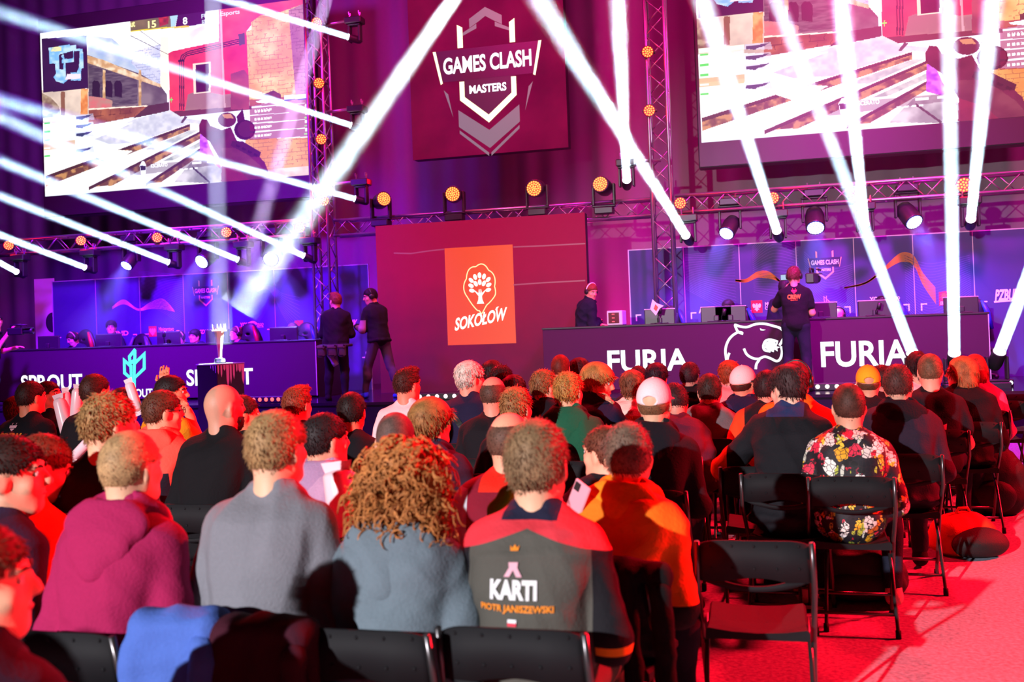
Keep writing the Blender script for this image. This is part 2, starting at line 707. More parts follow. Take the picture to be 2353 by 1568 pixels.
def paint(P, c, c2=None, tex=None, k=0.0, raw=False, alpha=1.0):
    """fill polygon given in zoomed-photo pixels; mottled between c and c2 by noise tex"""
    m = inside(P if raw else [uv(*p) for p in P])
    col = np.ones((NYP, NXP, 3)) * hexrgb(c)
    if c2 is not None:
        t = np.clip((tex - .5) * (1 + k) + .5, 0, 1)[..., None]
        col = col * (1 - t) + hexrgb(c2) * t
    IMG[m] = IMG[m] * (1 - alpha) + col[m] * alpha
    return m


def bricks(m, sx, sy, c, width=0.12, skew=0.0):
    yy = (_gy + skew * _gx) * sy + 0.25 * (N_A - .5)
    row = np.floor(yy)
    xx = _gx * sx + 0.5 * (row % 2) + 0.4 * (N_B - .5)
    j = ((yy % 1 < width) | (xx % 1 < width * .5)) & (N_B > .42)
    IMG[m & j] = IMG[m & j] * .35 + hexrgb(c) * .65


def stroke(pts, w, c):
    pts = [np.array(p, float) for p in pts]
    for a, b in zip(pts[:-1], pts[1:]):
        t = (b - a) / (np.linalg.norm(b - a) + 1e-9)
        n = np.array([-t[1], t[0]]) * w / 2
        paint([a + n, b + n, b - n, a - n], c)


# sky and far houses
paint([(250, 190), (900, 60), (900, 600), (250, 640)], 'fdfdff')
paint([(600, 240), (760, 260), (1100, 560), (1100, 640), (590, 420)], '9fb4d8', 'f0ece6', N_A, 1.2)
paint([(880, 120), (1210, 60), (1150, 640), (1080, 600), (885, 330)], 'eef2fb', 'fffdf2', N_C)
m = paint([(890, 350), (1085, 300), (1085, 640), (890, 430)], 'b9c0e0', 'e8e4f0', N_A, .8)
bricks(m, 60, 60, '8088b0', .18)
paint([(1085, 250), (1140, 250), (1140, 620), (1085, 590)], 'fff4d8')
stroke([(880, 240), (1140, 370)], 4, '54506a')
stroke([(880, 160), (1090, 310)], 3, '54506a')
# left house, arcade and low wall
paint([(590, 370), (950, 500), (1085, 580), (1130, 640), (1130, 760), (590, 800)], '5a4a58', '8a7680', N_A, 1.6)
m = paint([(600, 440), (930, 540), (930, 700), (600, 730)], '4a3c4e', '6a5a68', N_C, 1.2)
for x in (650, 735, 800):
    paint([(x - 26, 560), (x - 14, 545), (x + 14, 548), (x + 26, 570), (x + 26, 660), (x - 26, 650)], '2a1c30')
paint([(590, 375), (700, 405), (1085, 570), (1085, 592), (590, 425)], 'f0d8b8', 'c8986a', N_B, 1.5)
for x in (705, 948):
    paint([(x - 10, 470), (x + 8, 475), (x + 8, 720), (x - 10, 720)], 'e8c49a', 'b88858', N_B, 1)
paint([(600, 650), (690, 660), (760, 680), (760, 725), (600, 735)], 'd86a70', '9aa088', N_A, 2)
paint([(590, 735), (1000, 712), (1000, 722), (590, 748)], 'fbe6d2')
m = paint([(590, 745), (1000, 720), (1140, 690), (1145, 745), (600, 850)], 'b06448', '7a3c38', N_A, 1.4)
bricks(m, 26, 22, '5a2828', .1)
paint([(1000, 715), (1145, 690), (1145, 750), (900, 800)], '5a3440', '43262e', N_A, 1)
paint([(280, 610), (600, 600), (600, 830), (290, 830)], 'b8a49a', 'ead2c0', N_A, 1.4)
paint([(285, 630), (345, 660), (400, 720), (420, 830), (290, 830)], '7a5a50', 'b09a80', N_B, 2)
paint([(412, 620), (440, 620), (440, 780), (412, 780)], '8a5a48')
paint([(548, 600), (594, 600), (594, 775), (546, 775)], 'f6b070', 'd87a40', N_B, 1)
# red house
m = paint([(1140, 360), (1200, 330), (1690, 210), (1690, 720), (1150, 790)], 'e84458', 'd02a48', N_A, 1.2)
paint([(1480, 60), (2062, -10), (2062, 30), (1700, 170), (1660, 220), (1640, 300), (1480, 330)], 'e85a66', 'd83a54', N_A, 1.2)
paint([(1150, 270), (1380, 170), (1480, 190), (1480, 280), (1150, 350)], 'dcd6dc', 'fdfaf6', N_A, 1.5)
paint([(1270, 640), (1340, 610), (1500, 640), (1690, 620), (1690, 730), (1250, 760)], '9a6a70', 'b88a80', N_A, 2)
paint([(1150, 755), (1700, 715), (1700, 740), (1150, 795)], '6a3038')
paint([(1560, 500), (1650, 470), (1685, 520), (1685, 740), (1560, 740)], '8a3a4a', 'b04a58', N_A, 1.6)
paint([(1305, 430), (1425, 415), (1425, 625), (1310, 635)], 'f2d8c2')
paint([(1322, 440), (1412, 428), (1412, 618), (1326, 628)], '4a1028', '2a0a1c', N_A, 1)
for k in range(3):
    o = k * 13
    stroke([(1217 + o, 745), (1215 + o, 420 - o * .2), (1228 + o, 375 + o * .3), (1270, 350 + o), (1620, 265 + o)], 7, '40202c')
paint([(1205, 405), (1248, 402), (1248, 418), (1205, 420)], '301822')
paint([(1612, 232), (1655, 222), (1658, 300), (1616, 308)], '4a4450')
stroke([(1490, 60), (1520, 730)], 12, 'c8a0a8')
# yellow brick tower at the right, with its shaded flank
m = paint([(1700, 150), (1760, 105), (1900, 80), (2070, 20), (2090, 640), (1690, 720), (1665, 215), (1700, 200)], 'f8d088', 'e89a50', N_A, 1.6)
bricks(m, 34, 40, 'a85a38', .13)
m = paint([(1950, 70), (2075, 15), (2092, 640), (2000, 655)], 'b8808a', '9a6470', N_A, 1.2)
bricks(m, 40, 50, '704050', .14)
paint([(1780, 640), (1850, 610), (1900, 640), (1900, 670), (1780, 690)], '7a3a30', '503028', N_B, 1)
m = paint([(1660, 940), (2100, 930), (2112, 1180), (1760, 1200), (1660, 1000)], 'f0b060', 'd8873c', N_A, 1.6)
bricks(m, 30, 44, '9a5430', .14)
paint([(1780, 1150), (2112, 1120), (2112, 1190), (1780, 1210)], 'f6e2cc', 'c89a88', N_A, 2)
# court and steps
paint([(640, 940), (900, 810), (1150, 745), (1240, 800), (1480, 830), (1480, 900), (1000, 960), (740, 975)], 'c0c2d4', 'dcdce6', N_B, 1)
paint([(290, 1060), (640, 940), (900, 830), (600, 860), (600, 1060), (310, 1320), (290, 1200)], 'fffdf6')
paint([(300, 1190), (1290, 830), (1480, 860), (1490, 1240), (310, 1320)], 'fbf7ee', 'e4e4ea', N_A, .8)
paint([(1220, 830), (1250, 785), (1268, 790), (1236, 832)], '5a4058')
for a, b_, c_ in (([(308, 1190), (1285, 838)], [(1285, 880), (310, 1262)], 0), ([(600, 1265), (1370, 880)], [(1360, 935), (760, 1255)], 1), ([(985, 1240), (1380, 985)], [(1370, 1040), (1090, 1232)], 2)):
    paint(a + b_, '6a4038', 'c08a58', N_B, 2.5)
    (x0, y0), (x1, y1) = a
    paint([(x0, y0), (x1, y1), (x1, y1 + 16), (x0, y0 + 22)], '4a2a30')
paint([(640, 1060), (740, 1010), (900, 1020), (760, 1110)], 'f4f0ea')
paint([(985, 1010), (1290, 880), (1340, 882), (1090, 1010)], 'a8b0b8', 'd4d4d0', N_B, 1)
paint([(1100, 1090), (1380, 945), (1380, 975), (1180, 1080)], '98a0a4', 'c8ccc8', N_B, 1)
# sleeve, glove and rifle in front
paint([(1180, 1230), (1290, 1100), (1400, 1080), (1500, 1130), (1500, 1240)], '8a8a90', 'd8d4d8', N_A, 2.4)
stroke([(1300, 1130), (1420, 1235)], 12, '3c3840')
paint([(1352, 910), (1372, 900), (1395, 930), (1425, 1010), (1460, 1080), (1495, 1120), (1490, 1140), (1420, 1085), (1350, 1060)], 'a838d8', 'd878f0', N_B, 1.5)
gun, gun2 = '4a1424', '2c0c18'
paint([(1345, 850), (1365, 805), (1400, 810), (1420, 850), (1500, 880), (1560, 860), (1600, 950), (1700, 1000), (1790, 1100), (1830, 1200), (1500, 1245), (1500, 1100), (1420, 960), (1350, 900)], gun, '6a2038', N_A, 1)
paint([(1500, 1000), (1620, 1000), (1760, 1120), (1830, 1215), (1510, 1240)], '5a1c2c', '7a3a44', N_A, 1)
paint([uv(*p) for p in disc(1535, 810, 62, 50, 20)], '5a2030', raw=True)
paint([(1500, 775), (1560, 770), (1580, 800), (1520, 800)], 'c88a60')
paint([(1600, 790), (1640, 735), (1660, 830), (1610, 850)], '3c1020')
paint([uv(*p) for p in disc(1655, 878, 72, 68, 24)], gun2, raw=True)
paint([uv(*p) for p in disc(1662, 874, 56, 54, 24)], '4a1a30', raw=True)
paint([(1570, 955), (1640, 955), (1765, 1030), (1755, 1062), (1700, 1060), (1560, 985)], '3a1620')
for k in range(4):
    x = 1600 + k * 40
    paint([(x, 975 + k * 20), (x + 26, 988 + k * 20), (x + 14, 1000 + k * 20), (x - 8, 988 + k * 20)], '200810')
paint([(1500, 1100), (1495, 1230), (1680, 1215), (1620, 1150)], '8a2438', '6a1c30', N_A, 1)
# score strip, minimap, player bars
paint([(882, 125), (1205, 90), (1150, 190), (884, 215)], '6a5a40', '8a7050', N_A, 1)
paint([(1070, 112), (1140, 102), (1140, 160), (1080, 180)], 'c83030', '7a2a20', N_B, 1.5)
paint([(1150, 100), (1208, 90), (1180, 190), (1158, 190)], 'a8d0f0')
paint([(1205, 90), (1390, 68), (1385, 160), (1185, 190)], '3a1040')
paint([(884, 208), (1180, 178), (1180, 186), (884, 216)], 'e8d020')
paint([(1180, 180), (1280, 172), (1280, 186), (1180, 192)], 'f0c040')
paint([(282, 262), (585, 240), (597, 596), (294, 628)], '2c1440', '3a1a48', N_A, .5)
blu = ('78b4ec', 'bcdcf6')
for P in ([(330, 325), (470, 300), (490, 345), (400, 370), (400, 430), (335, 430)], [(450, 310), (515, 305), (515, 330), (560, 330), (565, 460), (550, 465), (548, 545), (480, 545), (480, 490), (520, 490), (535, 455), (540, 345), (500, 345), (500, 420), (420, 430), (420, 400), (495, 395), (495, 345), (450, 330)],
          [(375, 430), (400, 430), (402, 470), (430, 470), (430, 400), (412, 380), (430, 365), (445, 440), (445, 520), (470, 530), (430, 565), (380, 550), (362, 520), (378, 500)]):
    paint(P, blu[0], blu[1], N_B, 1.4)
paint([(345, 320), (415, 315), (415, 345), (345, 350)], 'e8e0a8', '88b8e0', N_B, 2)
paint([(455, 500), (545, 500), (545, 530), (440, 540)], 'f2dce8')
for k, y in enumerate((800, 858, 914, 968, 1022)):
    paint([(292, y), (507, y - 20), (508, y + 4), (293, y + 24)] if k != 1 else [(292, y), (380, y - 9), (381, y + 15), (293, y + 24)], 'fffce8' if k != 3 else 'd8b890')
    paint([(292, y + 24), (508, y + 4), (508, y + 30), (294, y + 50)], 'f8f4e8' if k != 3 else 'e0b070', alpha=.7)
    if k != 3:
        paint([(508, y - 20), (630, y - 32), (640, y + 10), (508, y + 8)], 'c8d0f0', alpha=.6)
        paint([(515, y - 10), (590, y - 20), (625, y - 28), (600, y - 8), (565, y + 2), (560, y + 12), (540, y + 8), (515, y + 6)], '38406a')
        paint([(460, y + 20), (500, y + 14), (500, y + 30), (460, y + 34)], 'e0e4ff')
    paint([(300, y + 30), (340, y + 26), (340, y + 38), (300, y + 42)], '50d868' if k != 3 else 'f0f0f0')
for y in (655, 712, 765, 822, 880):
    paint([(1690, y + 20), (2095, y - 14), (2098, y + 40), (1690, y + 66)], '7a1030', alpha=.55)
paint([(1920, 645), (2090, 634), (2092, 664), (1922, 678)], 'dfe8ff')
paint([(1920, 676), (2092, 662), (2092, 670), (1922, 682)], '2a40c0')
paint([(1730, 685), (1790, 672), (1830, 660), (1830, 690), (1800, 700), (1740, 695)], 'f4f4ff')
for y in (748, 802, 858, 914):
    for q in range(5):
        x = 1722 + q * 22
        paint([(x, y - q * 2), (x + 13, y - 1 - q * 2), (x + 13, y + 13 - q * 2), (x, y + 14 - q * 2)], 'fff0f4')
    paint([(2062, y - 44), (2078, y - 45), (2078, y - 27), (2062, y - 26)], 'fff0f4')
    paint([(2058, y - 12), (2076, y - 13), (2076, y - 3), (2058, y - 2)], 'a8d890')
paint([(880, 1120), (1150, 1098), (1490, 1068), (1490, 1110), (1200, 1150), (880, 1190)], '40283c', alpha=.35)
paint([(945, 1120), (960, 1090), (975, 1090), (990, 1120), (985, 1180), (955, 1185)], 'eef0ff')
paint([(948, 1122), (988, 1120), (984, 1150), (952, 1152)], '2a2440')
paint([(1300, 1098), (1362, 1092), (1362, 1106), (1300, 1112)], 'fafaff')
paint([(1400, 1088), (1488, 1080), (1488, 1094), (1400, 1102)], 'f4e4ff')
for q in range(4):
    paint([(1215 + q * 34, 1140 - q * 3), (1236 + q * 34, 1138 - q * 3), (1236 + q * 34, 1150 - q * 3), (1215 + q * 34, 1152 - q * 3)], 'f0f0f8')
stroke([(1146, 676), (1170, 674)], 5, '60e860')
stroke([(1158, 660), (1158, 692)], 5, '60e860')

scr_mesh = None


def led_screen(name, label, x0):
    global scr_mesh
    w, h = SX1 - SX0, SZ1 - SZ0
    t = thing(name, label, 'screen', (x0, YU, SZ0))
    MB().box((-0.06, 0.02, -0.42), (w + 0.06, 0.30, h + 0.30), 0.01).build('screen_case', case, t)
    MB().box((-0.04, 0.0, -0.40), (w + 0.04, 0.02, h + 0.28)).build('unlit_led_rows', led_off, t)
    if scr_mesh is None:
        xs = np.linspace(0, w, NXP + 1)
        zs = np.linspace(0, h, NYP + 1)
        GX, GZ = np.meshgrid(xs, zs)
        V = np.stack([GX.ravel(), np.full(GX.size, -0.004), GZ.ravel()], 1)
        i, j = np.meshgrid(np.arange(NXP), np.arange(NYP))
        a = (j * (NXP + 1) + i).ravel()
        Q = np.stack([a, a + 1, a + NXP + 2, a + NXP + 1], 1)
        scr_mesh = np_mesh('game_picture', V, Q)
        at = scr_mesh.color_attributes.new('picture', 'FLOAT_COLOR', 'CORNER')
        c = np.clip(IMG, 0, 1).reshape(-1, 3)
        l_ = np.where(c <= 0.04045, c / 12.92, ((c + 0.055) / 1.055) ** 2.4)
        l4 = np.concatenate([np.repeat(l_, 4, 0), np.ones((len(l_) * 4, 1))], 1)
        at.data.foreach_set('color', l4.astype(np.float32).ravel())
        m, nt, b = nodes_of('game_picture_leds')
        an = nt.nodes.new('ShaderNodeVertexColor')
        an.layer_name = 'picture'
        b.inputs['Base Color'].default_value = (0.01, 0.01, 0.01, 1)
        nt.links.new(an.outputs['Color'], b.inputs['Emission Color'])
        b.inputs['Emission Strength'].default_value = 1.25
        scr_mesh.materials.append(m)
    o = bpy.data.objects.new('game_picture', scr_mesh)
    COL.objects.link(o)
    o.parent = t
    # score and player name lettering
    A = Art((0, 0, 0), (1, 0, 0), (0, 0, 1), t)

    def U(zx, zy):
        u, v = uv(zx, zy)
        return u * w, v * h

    def lettering(nm, s, zx, zy, zw, zh, m, bold=.02):
        a = U(zx, zy)
        k = w / 1790
        A.text(nm, s, a[0], a[1], zw * k, zh * k * 0.93, m, bold, d=0.012)
    wm = emit('screen_lettering', 'f4f8ff', 1.6)
    lettering('score', '15', 1030, 165, 55, 46, emit('yellow_lettering', 'fff8a0', 1.5))
    lettering('score', '8', 1253, 142, 30, 46, wm)
    lettering('team_name', 'FURIA Esports', 1492, 100, 250, 36, emit('pale_lettering', 'd8e4ff', 1.2))
    lettering('team_money', '$5350', 1400, 146, 66, 24, emit('pale_lettering', 'd8e4ff', 1.2))
    lettering('team_name', 'ut', 900, 165, 30, 36, emit('yellow_lettering', 'fff8a0', 1.5))
    lettering('player_name', 'KSCERATO', 1078, 1118, 112, 24, wm)
    for q, s in enumerate(('K 14 A 2 D 18', 'K 12 A 2 D 19', 'K 10 A 0 D 19', 'K 10 A 1 D 17')):
        lettering('score_lettering', s, 1780, 745 + q * 57, 108, 15, wm, .015)
    return t


led_screen('led_screen', 'big game screen hanging over the left desk, street scene and rifle', SX0)
led_screen('led_screen', 'big game screen hanging over the right desk, cut off by the picture edge', PY(1603.5, 110, YU).x)

# ---------------------------------------------------------------- logos
gold = emit('gold_line', 'fff0c0', 1.8)
chrome = emit('chrome_print', 'a898a8', 0.55)
chrome2 = emit('dark_chrome_print', '4a3044', 0.5)
bann = emit('banner_print', '5a2848', 0.35)
crest_white = emit('crest_white', 'f6f6ff', 1.5)


def crest(A, cx, cy, u, parts=True, white=None, line=None, fill=None):
    """the GAMES CLASH MASTERS shield, u = half its banner's width"""
    line = line or gold
    white = white or crest_white
    P = lambda pts: [(cx + x * u, cy + y * u) for x, y in pts]
    if parts:
        A.poly('shield_logo', [P([(0, .98), (.3, .80), (.3, .64), (.14, .73), (0, .82), (-.14, .73), (-.3, .64), (-.3, .80)]),
                                P([(.17, .70), (.46, .55), (.46, .50), (.17, .62)]), P([(-.17, .70), (-.17, .62), (-.46, .50), (-.46, .55)]),
                                P([(-.56, -.80), (0, -1.20), (0, -1.52), (-.56, -1.10)]), P([(.56, -.80), (.56, -1.10), (0, -1.52), (0, -1.20)]),
                                P([(-.55, -1.16), (-.02, -1.60), (-.02, -1.66), (-.55, -1.22)]), P([(.55, -1.16), (.55, -1.22), (.02, -1.66), (.02, -1.60)]),
                                P([(-.82, -.42), (-.74, -.50), (-.66, -.92)]), P([(.82, -.42), (.66, -.92), (.74, -.50)])], chrome, .004, True)
        A.poly('shield_logo', [P([(-.5, -.2), (.5, -.2), (.5, -.60), (0, -1.04), (-.5, -.60)])], chrome2, .004)
    A.poly('banner', [P([(-1, .28), (-.87, -.28), (.87, -.28), (1, .28)])], fill or bann, .007)
    A.poly('gold_line_print', [P([(-1.0, .28), (-.87, -.32), (-.83, -.30), (-.945, .28)]), P([(1.0, .28), (.945, .28), (.83, -.30), (.87, -.32)]),
                         P([(-.53, .30), (-.43, .30), (-.43, .66), (-.53, .72)]), P([(.43, .30), (.53, .30), (.53, .72), (.43, .66)]),
                         P([(-.52, -.30), (-.43, -.30), (-.43, -.58), (0, -.93), (0, -1.07), (-.52, -.63)]), P([(.52, -.30), (.52, -.63), (0, -1.07), (0, -.93), (.43, -.58), (.43, -.30)])], line, .010, True)
    A.text('lettering', 'GAMES CLASH', cx, cy, 1.62 * u, .30 * u, white, .03, 0.0, d=.013)
    A.text('lettering', 'MASTERS', cx, cy - .46 * u, .68 * u, .15 * u, white, .035, d=.013)


# centre upper screen
x0, x1 = -6.20, -3.36
t = thing('led_screen', 'dark crimson hanging screen in the centre showing the shield emblem', 'screen', (x0, YU, 4.67))
w, h = x1 - x0, 3.9
MB().box((0, .02, 0), (w, .25, h), .01).build('screen_case', case, t)
m, nt, b = nodes_of('crimson_screen')
tc = nt.nodes.new('ShaderNodeTexCoord')
n1 = nt.nodes.new('ShaderNodeTexNoise')
n1.inputs['Scale'].default_value = 1.1
n1.inputs['Detail'].default_value = 5
nt.links.new(tc.outputs['Object'], n1.inputs['Vector'])
cr = nt.nodes.new('ShaderNodeValToRGB')
cr.color_ramp.elements[0].position = .3
cr.color_ramp.elements[0].color = (*lin('5a0428'), 1)
cr.color_ramp.elements[1].position = .75
cr.color_ramp.elements[1].color = (*lin('8a0a3c'), 1)
nt.links.new(n1.outputs['Fac'], cr.inputs[0])
b.inputs['Base Color'].default_value = (.02, .012, .018, 1)
b.inputs['Roughness'].default_value = .8
b.inputs['Specular IOR Level'].default_value = .1
nt.links.new(cr.outputs[0], b.inputs['Emission Color'])
b.inputs['Emission Strength'].default_value = .95
crimson = m
MB().box((0, 0, 0), (w, .02, h)).build('led_face', crimson, t)
A = wallart(YU, t)
cxz = pw(1119, 143, YU)
crest(A, cxz[0], cxz[1], (pw(1242, 100, YU)[0] - pw(992, 115, YU)[0]) / 2)

# centre lower screen with the orange board
x0, x1 = -6.39, -2.86
z1 = 3.37
t = thing('led_screen', 'wide red screen on the stage floor showing the orange tree emblem', 'screen', (x0, 15.4, ZS))
w, h = x1 - x0, z1 - ZS
MB().box((0, .02, 0), (w, .22, h), .01).build('screen_case', case, t)
m, nt, b = nodes_of('red_screen')
tc = nt.nodes.new('ShaderNodeTexCoord')
sp = nt.nodes.new('ShaderNodeSeparateXYZ')
nt.links.new(tc.outputs['Generated'], sp.inputs[0])
nz = nt.nodes.new('ShaderNodeTexNoise')
nz.inputs['Scale'].default_value = 1.4
nz.inputs['Detail'].default_value = 3
nt.links.new(tc.outputs['Object'], nz.inputs['Vector'])
ma = nt.nodes.new('ShaderNodeMath')
ma.operation = 'MULTIPLY_ADD'
nt.links.new(nz.outputs['Fac'], ma.inputs[0])
ma.inputs[1].default_value = .5
nt.links.new(sp.outputs[2], ma.inputs[2])
cr = nt.nodes.new('ShaderNodeValToRGB')
cr.color_ramp.elements[0].position = .35
cr.color_ramp.elements[0].color = (*lin('701038'), 1)  # mauve towards the foot: reflected white light put into the emission
cr.color_ramp.elements[1].position = 1.15
cr.color_ramp.elements[1].color = (*lin('c00640'), 1)
nt.links.new(ma.outputs[0], cr.inputs[0])
b.inputs['Base Color'].default_value = (.025, .015, .02, 1)
b.inputs['Roughness'].default_value = .8
b.inputs['Specular IOR Level'].default_value = .1
nt.links.new(cr.outputs[0], b.inputs['Emission Color'])
b.inputs['Emission Strength'].default_value = .7
MB().box((0, 0, 0), (w, .02, h)).build('led_face', m, t)
A = wallart(15.4, t)
q = lambda px, py: pw(px, py, 15.4)
org = emit('orange_board', 'f04a14', 1.05)
bx = [q(1022, 571), q(1029, 794), q(1186, 789), q(1178, 562)]
X0, X1, Z0, Z1 = (bx[0][0] + bx[1][0]) / 2, (bx[2][0] + bx[3][0]) / 2, (bx[1][1] + bx[2][1]) / 2, (bx[0][1] + bx[3][1]) / 2
A.poly('orange_board', [[(X0, Z0), (X1, Z0), (X1, Z1), (X0, Z1)]], org, .003)
cream = emit('cream_print', 'ffe9a8', 1.3)
pale = emit('pale_print', 'fff6ec', 1.4)
lc = q(1103, 660)
k = (X1 - X0) / 2
leaf = []
for i in range(73):                                        # an oak leaf: lobed outline, pointed foot
    a = 2 * math.pi * i / 72
    r = 1.0 + 0.11 * abs(math.sin(3.5 * a + math.pi * 1.25)) - .05
    x = .45 * r * math.sin(a)
    y = .62 * r * math.cos(a)
    if y < -.25:
        x *= max(0.0, 1 - (-.25 - y) / .50) ** .75
        y -= .10 * (-.25 - y) / .4
    leaf.append((lc[0] + x * k, lc[1] + y * k))
A.line('leaf_outline', [leaf], .03 * k, cream, .006)
leaves = [disc(lc[0] + x * k, lc[1] + y * k, .055 * k, .085 * k, 12, a) for x, y, a in
          ((0, .33, 0), (.13, .29, -.3), (-.13, .29, .3), (.25, .20, -.8), (-.25, .20, .8), (0, .14, 0), (.12, .10, -.5), (-.12, .10, .5), (.26, .05, -1.1), (-.26, .05, 1.1), (.24, -.09, -1.3), (-.24, -.09, 1.3))]
tree = [[(lc[0] + x * k, lc[1] + y * k) for x, y in p] for p in
        ([(-.11, -.47), (.11, -.47), (.06, -.36), (.05, -.25), (.17, -.10), (.15, -.09), (.05, -.17), (.035, -.06), (.015, -.06), (.01, -.16), (-.01, -.16), (-.015, -.06), (-.035, -.06), (-.05, -.17), (-.15, -.09), (-.17, -.10), (-.05, -.25), (-.06, -.36)],)]
A.poly('tree_emblem', leaves + tree, pale, .006)
tcn = q(1105, 732)
A.text('lettering', 'SOKOŁOW', tcn[0], tcn[1] - .01, 1.56 * k, .36 * k, pale, .03, .25, 0.0, .008, rise=.17)
ac = (tcn[0] + .46 * k, tcn[1] + .26 * k)
A.poly('lettering', [[(ac[0] - .035 * k, ac[1] - .04 * k), (ac[0] + .015 * k, ac[1] - .035 * k), (ac[0] + .085 * k, ac[1] + .055 * k), (ac[0] + .02 * k, ac[1] + .045 * k)]], pale, .008)
A.line('wave_print', [[q(905, 582), q(945, 583), q(985, 577), q(1021, 573)], [q(1180, 568), q(1230, 566), q(1290, 563), q(1345, 560)], [q(1180, 655), q(1250, 650), q(1345, 645)]], .022, emit('pink_print', 'd85078', .6), .005)

# ---------------------------------------------------------------- sponsor walls
panel, nt, b_ = nodes_of('navy_backdrop')
b_.inputs['Base Color'].default_value = (*lin('3c3e74'), 1)
b_.inputs['Roughness'].default_value = .75
seam = mat('white_edge', 'b8b8c8', rough=.5)
wp = mat('white_print', 'fafaff', rough=.7)
gp = mat('ochre_print', 'd88a30', rough=.7)
vp = mat('violet_print', '6a5aa0', rough=.7)
rp = mat('red_print', 'd01838', rough=.7)
og = mat('orange_print', 'e86a2a', rough=.7)
npr = mat('navy_print', '20204a', rough=.7)


def eagle(A, cx, cz, s, sq, bird):
    A.poly('red_square', [[(cx - s, cz - 1.15 * s), (cx + s, cz - 1.15 * s), (cx + s, cz + 1.15 * s), (cx - s, cz + 1.15 * s)]], sq, .004)
    half = [(0, .55), (.14, .62), (.2, .5), (.12, .4), (.2, .3), (.5, .62), (.72, .5), (.78, .2), (.66, -.15), (.5, -.3), (.35, -.12), (.25, -.3), (.45, -.55), (.3, -.62), (.2, -.5), (.12, -.8), (0, -.9)]
    A.poly('white_eagle', [[(cx + x * s, cz + y * s) for x, y in half] + [(cx - x * s, cz + y * s) for x, y in half[::-1]]], bird, .007)


def wave(A, ctl, name, m, n=11, amp=.06, w=.012):
    """a sheaf of thin dotted lines along a curve, like a printed sound wave"""
    xs = [c[0] for c in ctl]
    lines = []
    for k in range(n):
        f = (k / (n - 1) - .5) * 2
        ln = []
        for i in range(61):
            x = xs[0] + (xs[-1] - xs[0]) * i / 60
            z = np.interp(x, xs, [c[1] for c in ctl])
            g = np.interp(x, xs, [c[2] for c in ctl])
            ln.append((x, z + f * g * amp))
        lines.append(ln)
    A.line(name, lines, w, m, .004)


def smooth_ctl(pts, Y):
    P = [(*pw(px, py, Y), g) for px, py, g in pts]
    out = []
    for i in range(len(P) - 1):
        for t_ in np.linspace(0, 1, 8, endpoint=False):
            p0, p1, p2, p3 = P[max(i - 1, 0)], P[i], P[i + 1], P[min(i + 2, len(P) - 1)]
            out.append(tuple(.5 * (2 * p1[j] + (p2[j] - p0[j]) * t_ + (2 * p0[j] - 5 * p1[j] + 4 * p2[j] - p3[j]) * t_ ** 2 + (3 * p1[j] - p0[j] - 3 * p2[j] + p3[j]) * t_ ** 3) for j in range(3)))
    return out + [P[-1]]


def sponsor_wall(label, edges_px, ytop, xend):
    xs = [pw(px, 680, YB)[0] for px in edges_px]
    t = thing('sponsor_backdrop', label, 'backdrop', (xs[0], YB, ZS))
    for a, b in zip(xs[:-1], xs[1:]):
        f = MB().box((a - xs[0] + .006, 0, 0), (b - xs[0] - .006, .04, ytop - ZS)).build('panel', panel, t)
        MB().box((b - xs[0] - .006, -.004, 0), (b - xs[0] + .006, .03, ytop - ZS)).build('edge_trim', seam, t)
    MB().box((-.012, -.004, 0), (.006, .03, ytop - ZS)).build('edge_trim', seam, t)
    MB().box((-.012, -.005, ytop - ZS - .008), (xs[-1] - xs[0], .03, ytop - ZS + .008)).build('edge_trim', seam, t)
    A = wallart(YB, t)
    for a, b in zip(xs[:-1], xs[1:]):
        for zz, s in ((1.72, -1), (1.18, 1)):
            for x, d in ((a + .08, 1), (b - .08, -1)):
                A.poly('corner_mark', [[(x, zz), (x + d * .09, zz), (x + d * .09, zz + s * .02 * -1), (x, zz + s * .02 * -1)], [(x, zz), (x + d * .02, zz), (x + d * .02, zz + s * .09), (x, zz + s * .09)]], wp, .003)
    return t, A


def txt(A, name, s, px0, py0, px1, py1, m, bold=.02, shear=0.0, Y=None):
    a, b = pw(px0, py0, Y), pw(px1, py1, Y)
    A.text(name, s, (a[0] + b[0]) / 2, (a[1] + b[1]) / 2, b[0] - a[0], a[1] - b[1], m, bold, shear, d=.006)


t, A = sponsor_wall('dark blue sponsor wall of tall panels behind the left desk', [121, 220, 321, 422, 524, 631, 737, 848], 2.81, 0)
wave(A, smooth_ctl([(258, 708, .3), (285, 694, .6), (318, 712, .25), (345, 703, .8), (375, 699, 1.3), (402, 716, .15)], YB), 'wave_print', mat('cream_wave', 'e8d0a8'), 9, .07, .006)
wave(A, smooth_ctl([(590, 668, .2), (620, 662, .5), (650, 700, 2), (690, 735, 4)], YB), 'wave_print', vp, 12, .10, .006)
wave(A, smooth_ctl([(320, 660, 5), (370, 672, 6), (420, 690, 8)], YB), 'wave_print', vp, 26, .06, .005)
c = pw(473, 668, YB)
crest(A, c[0], c[1], (pw(503, 668, YB)[0] - pw(442, 668, YB)[0]) / 2, False, wp, mat('pale_gold', 'd8b888'), npr)
c = pw(351, 762, YB)
eagle(A, c[0], c[1], .085, rp, wp)
txt(A, 'lettering', 'Ministerstwo', 365, 752, 400, 761, wp, .015, Y=YB)
txt(A, 'lettering', 'Cyfryzacji', 365, 763, 393, 773, wp, .015, Y=YB)
txt(A, 'lettering', 'IND', 266, 761, 296, 771, wp, .04, Y=YB)
txt(A, 'lettering', 'GDYNIA', 457, 758, 492, 767, wp, .04, .3, Y=YB)
txt(A, 'lettering', 'sport', 472, 768, 490, 775, og, .01, .3, Y=YB)
txt(A, 'lettering', 'YOU', 552, 742, 572, 752, wp, .03, Y=YB)
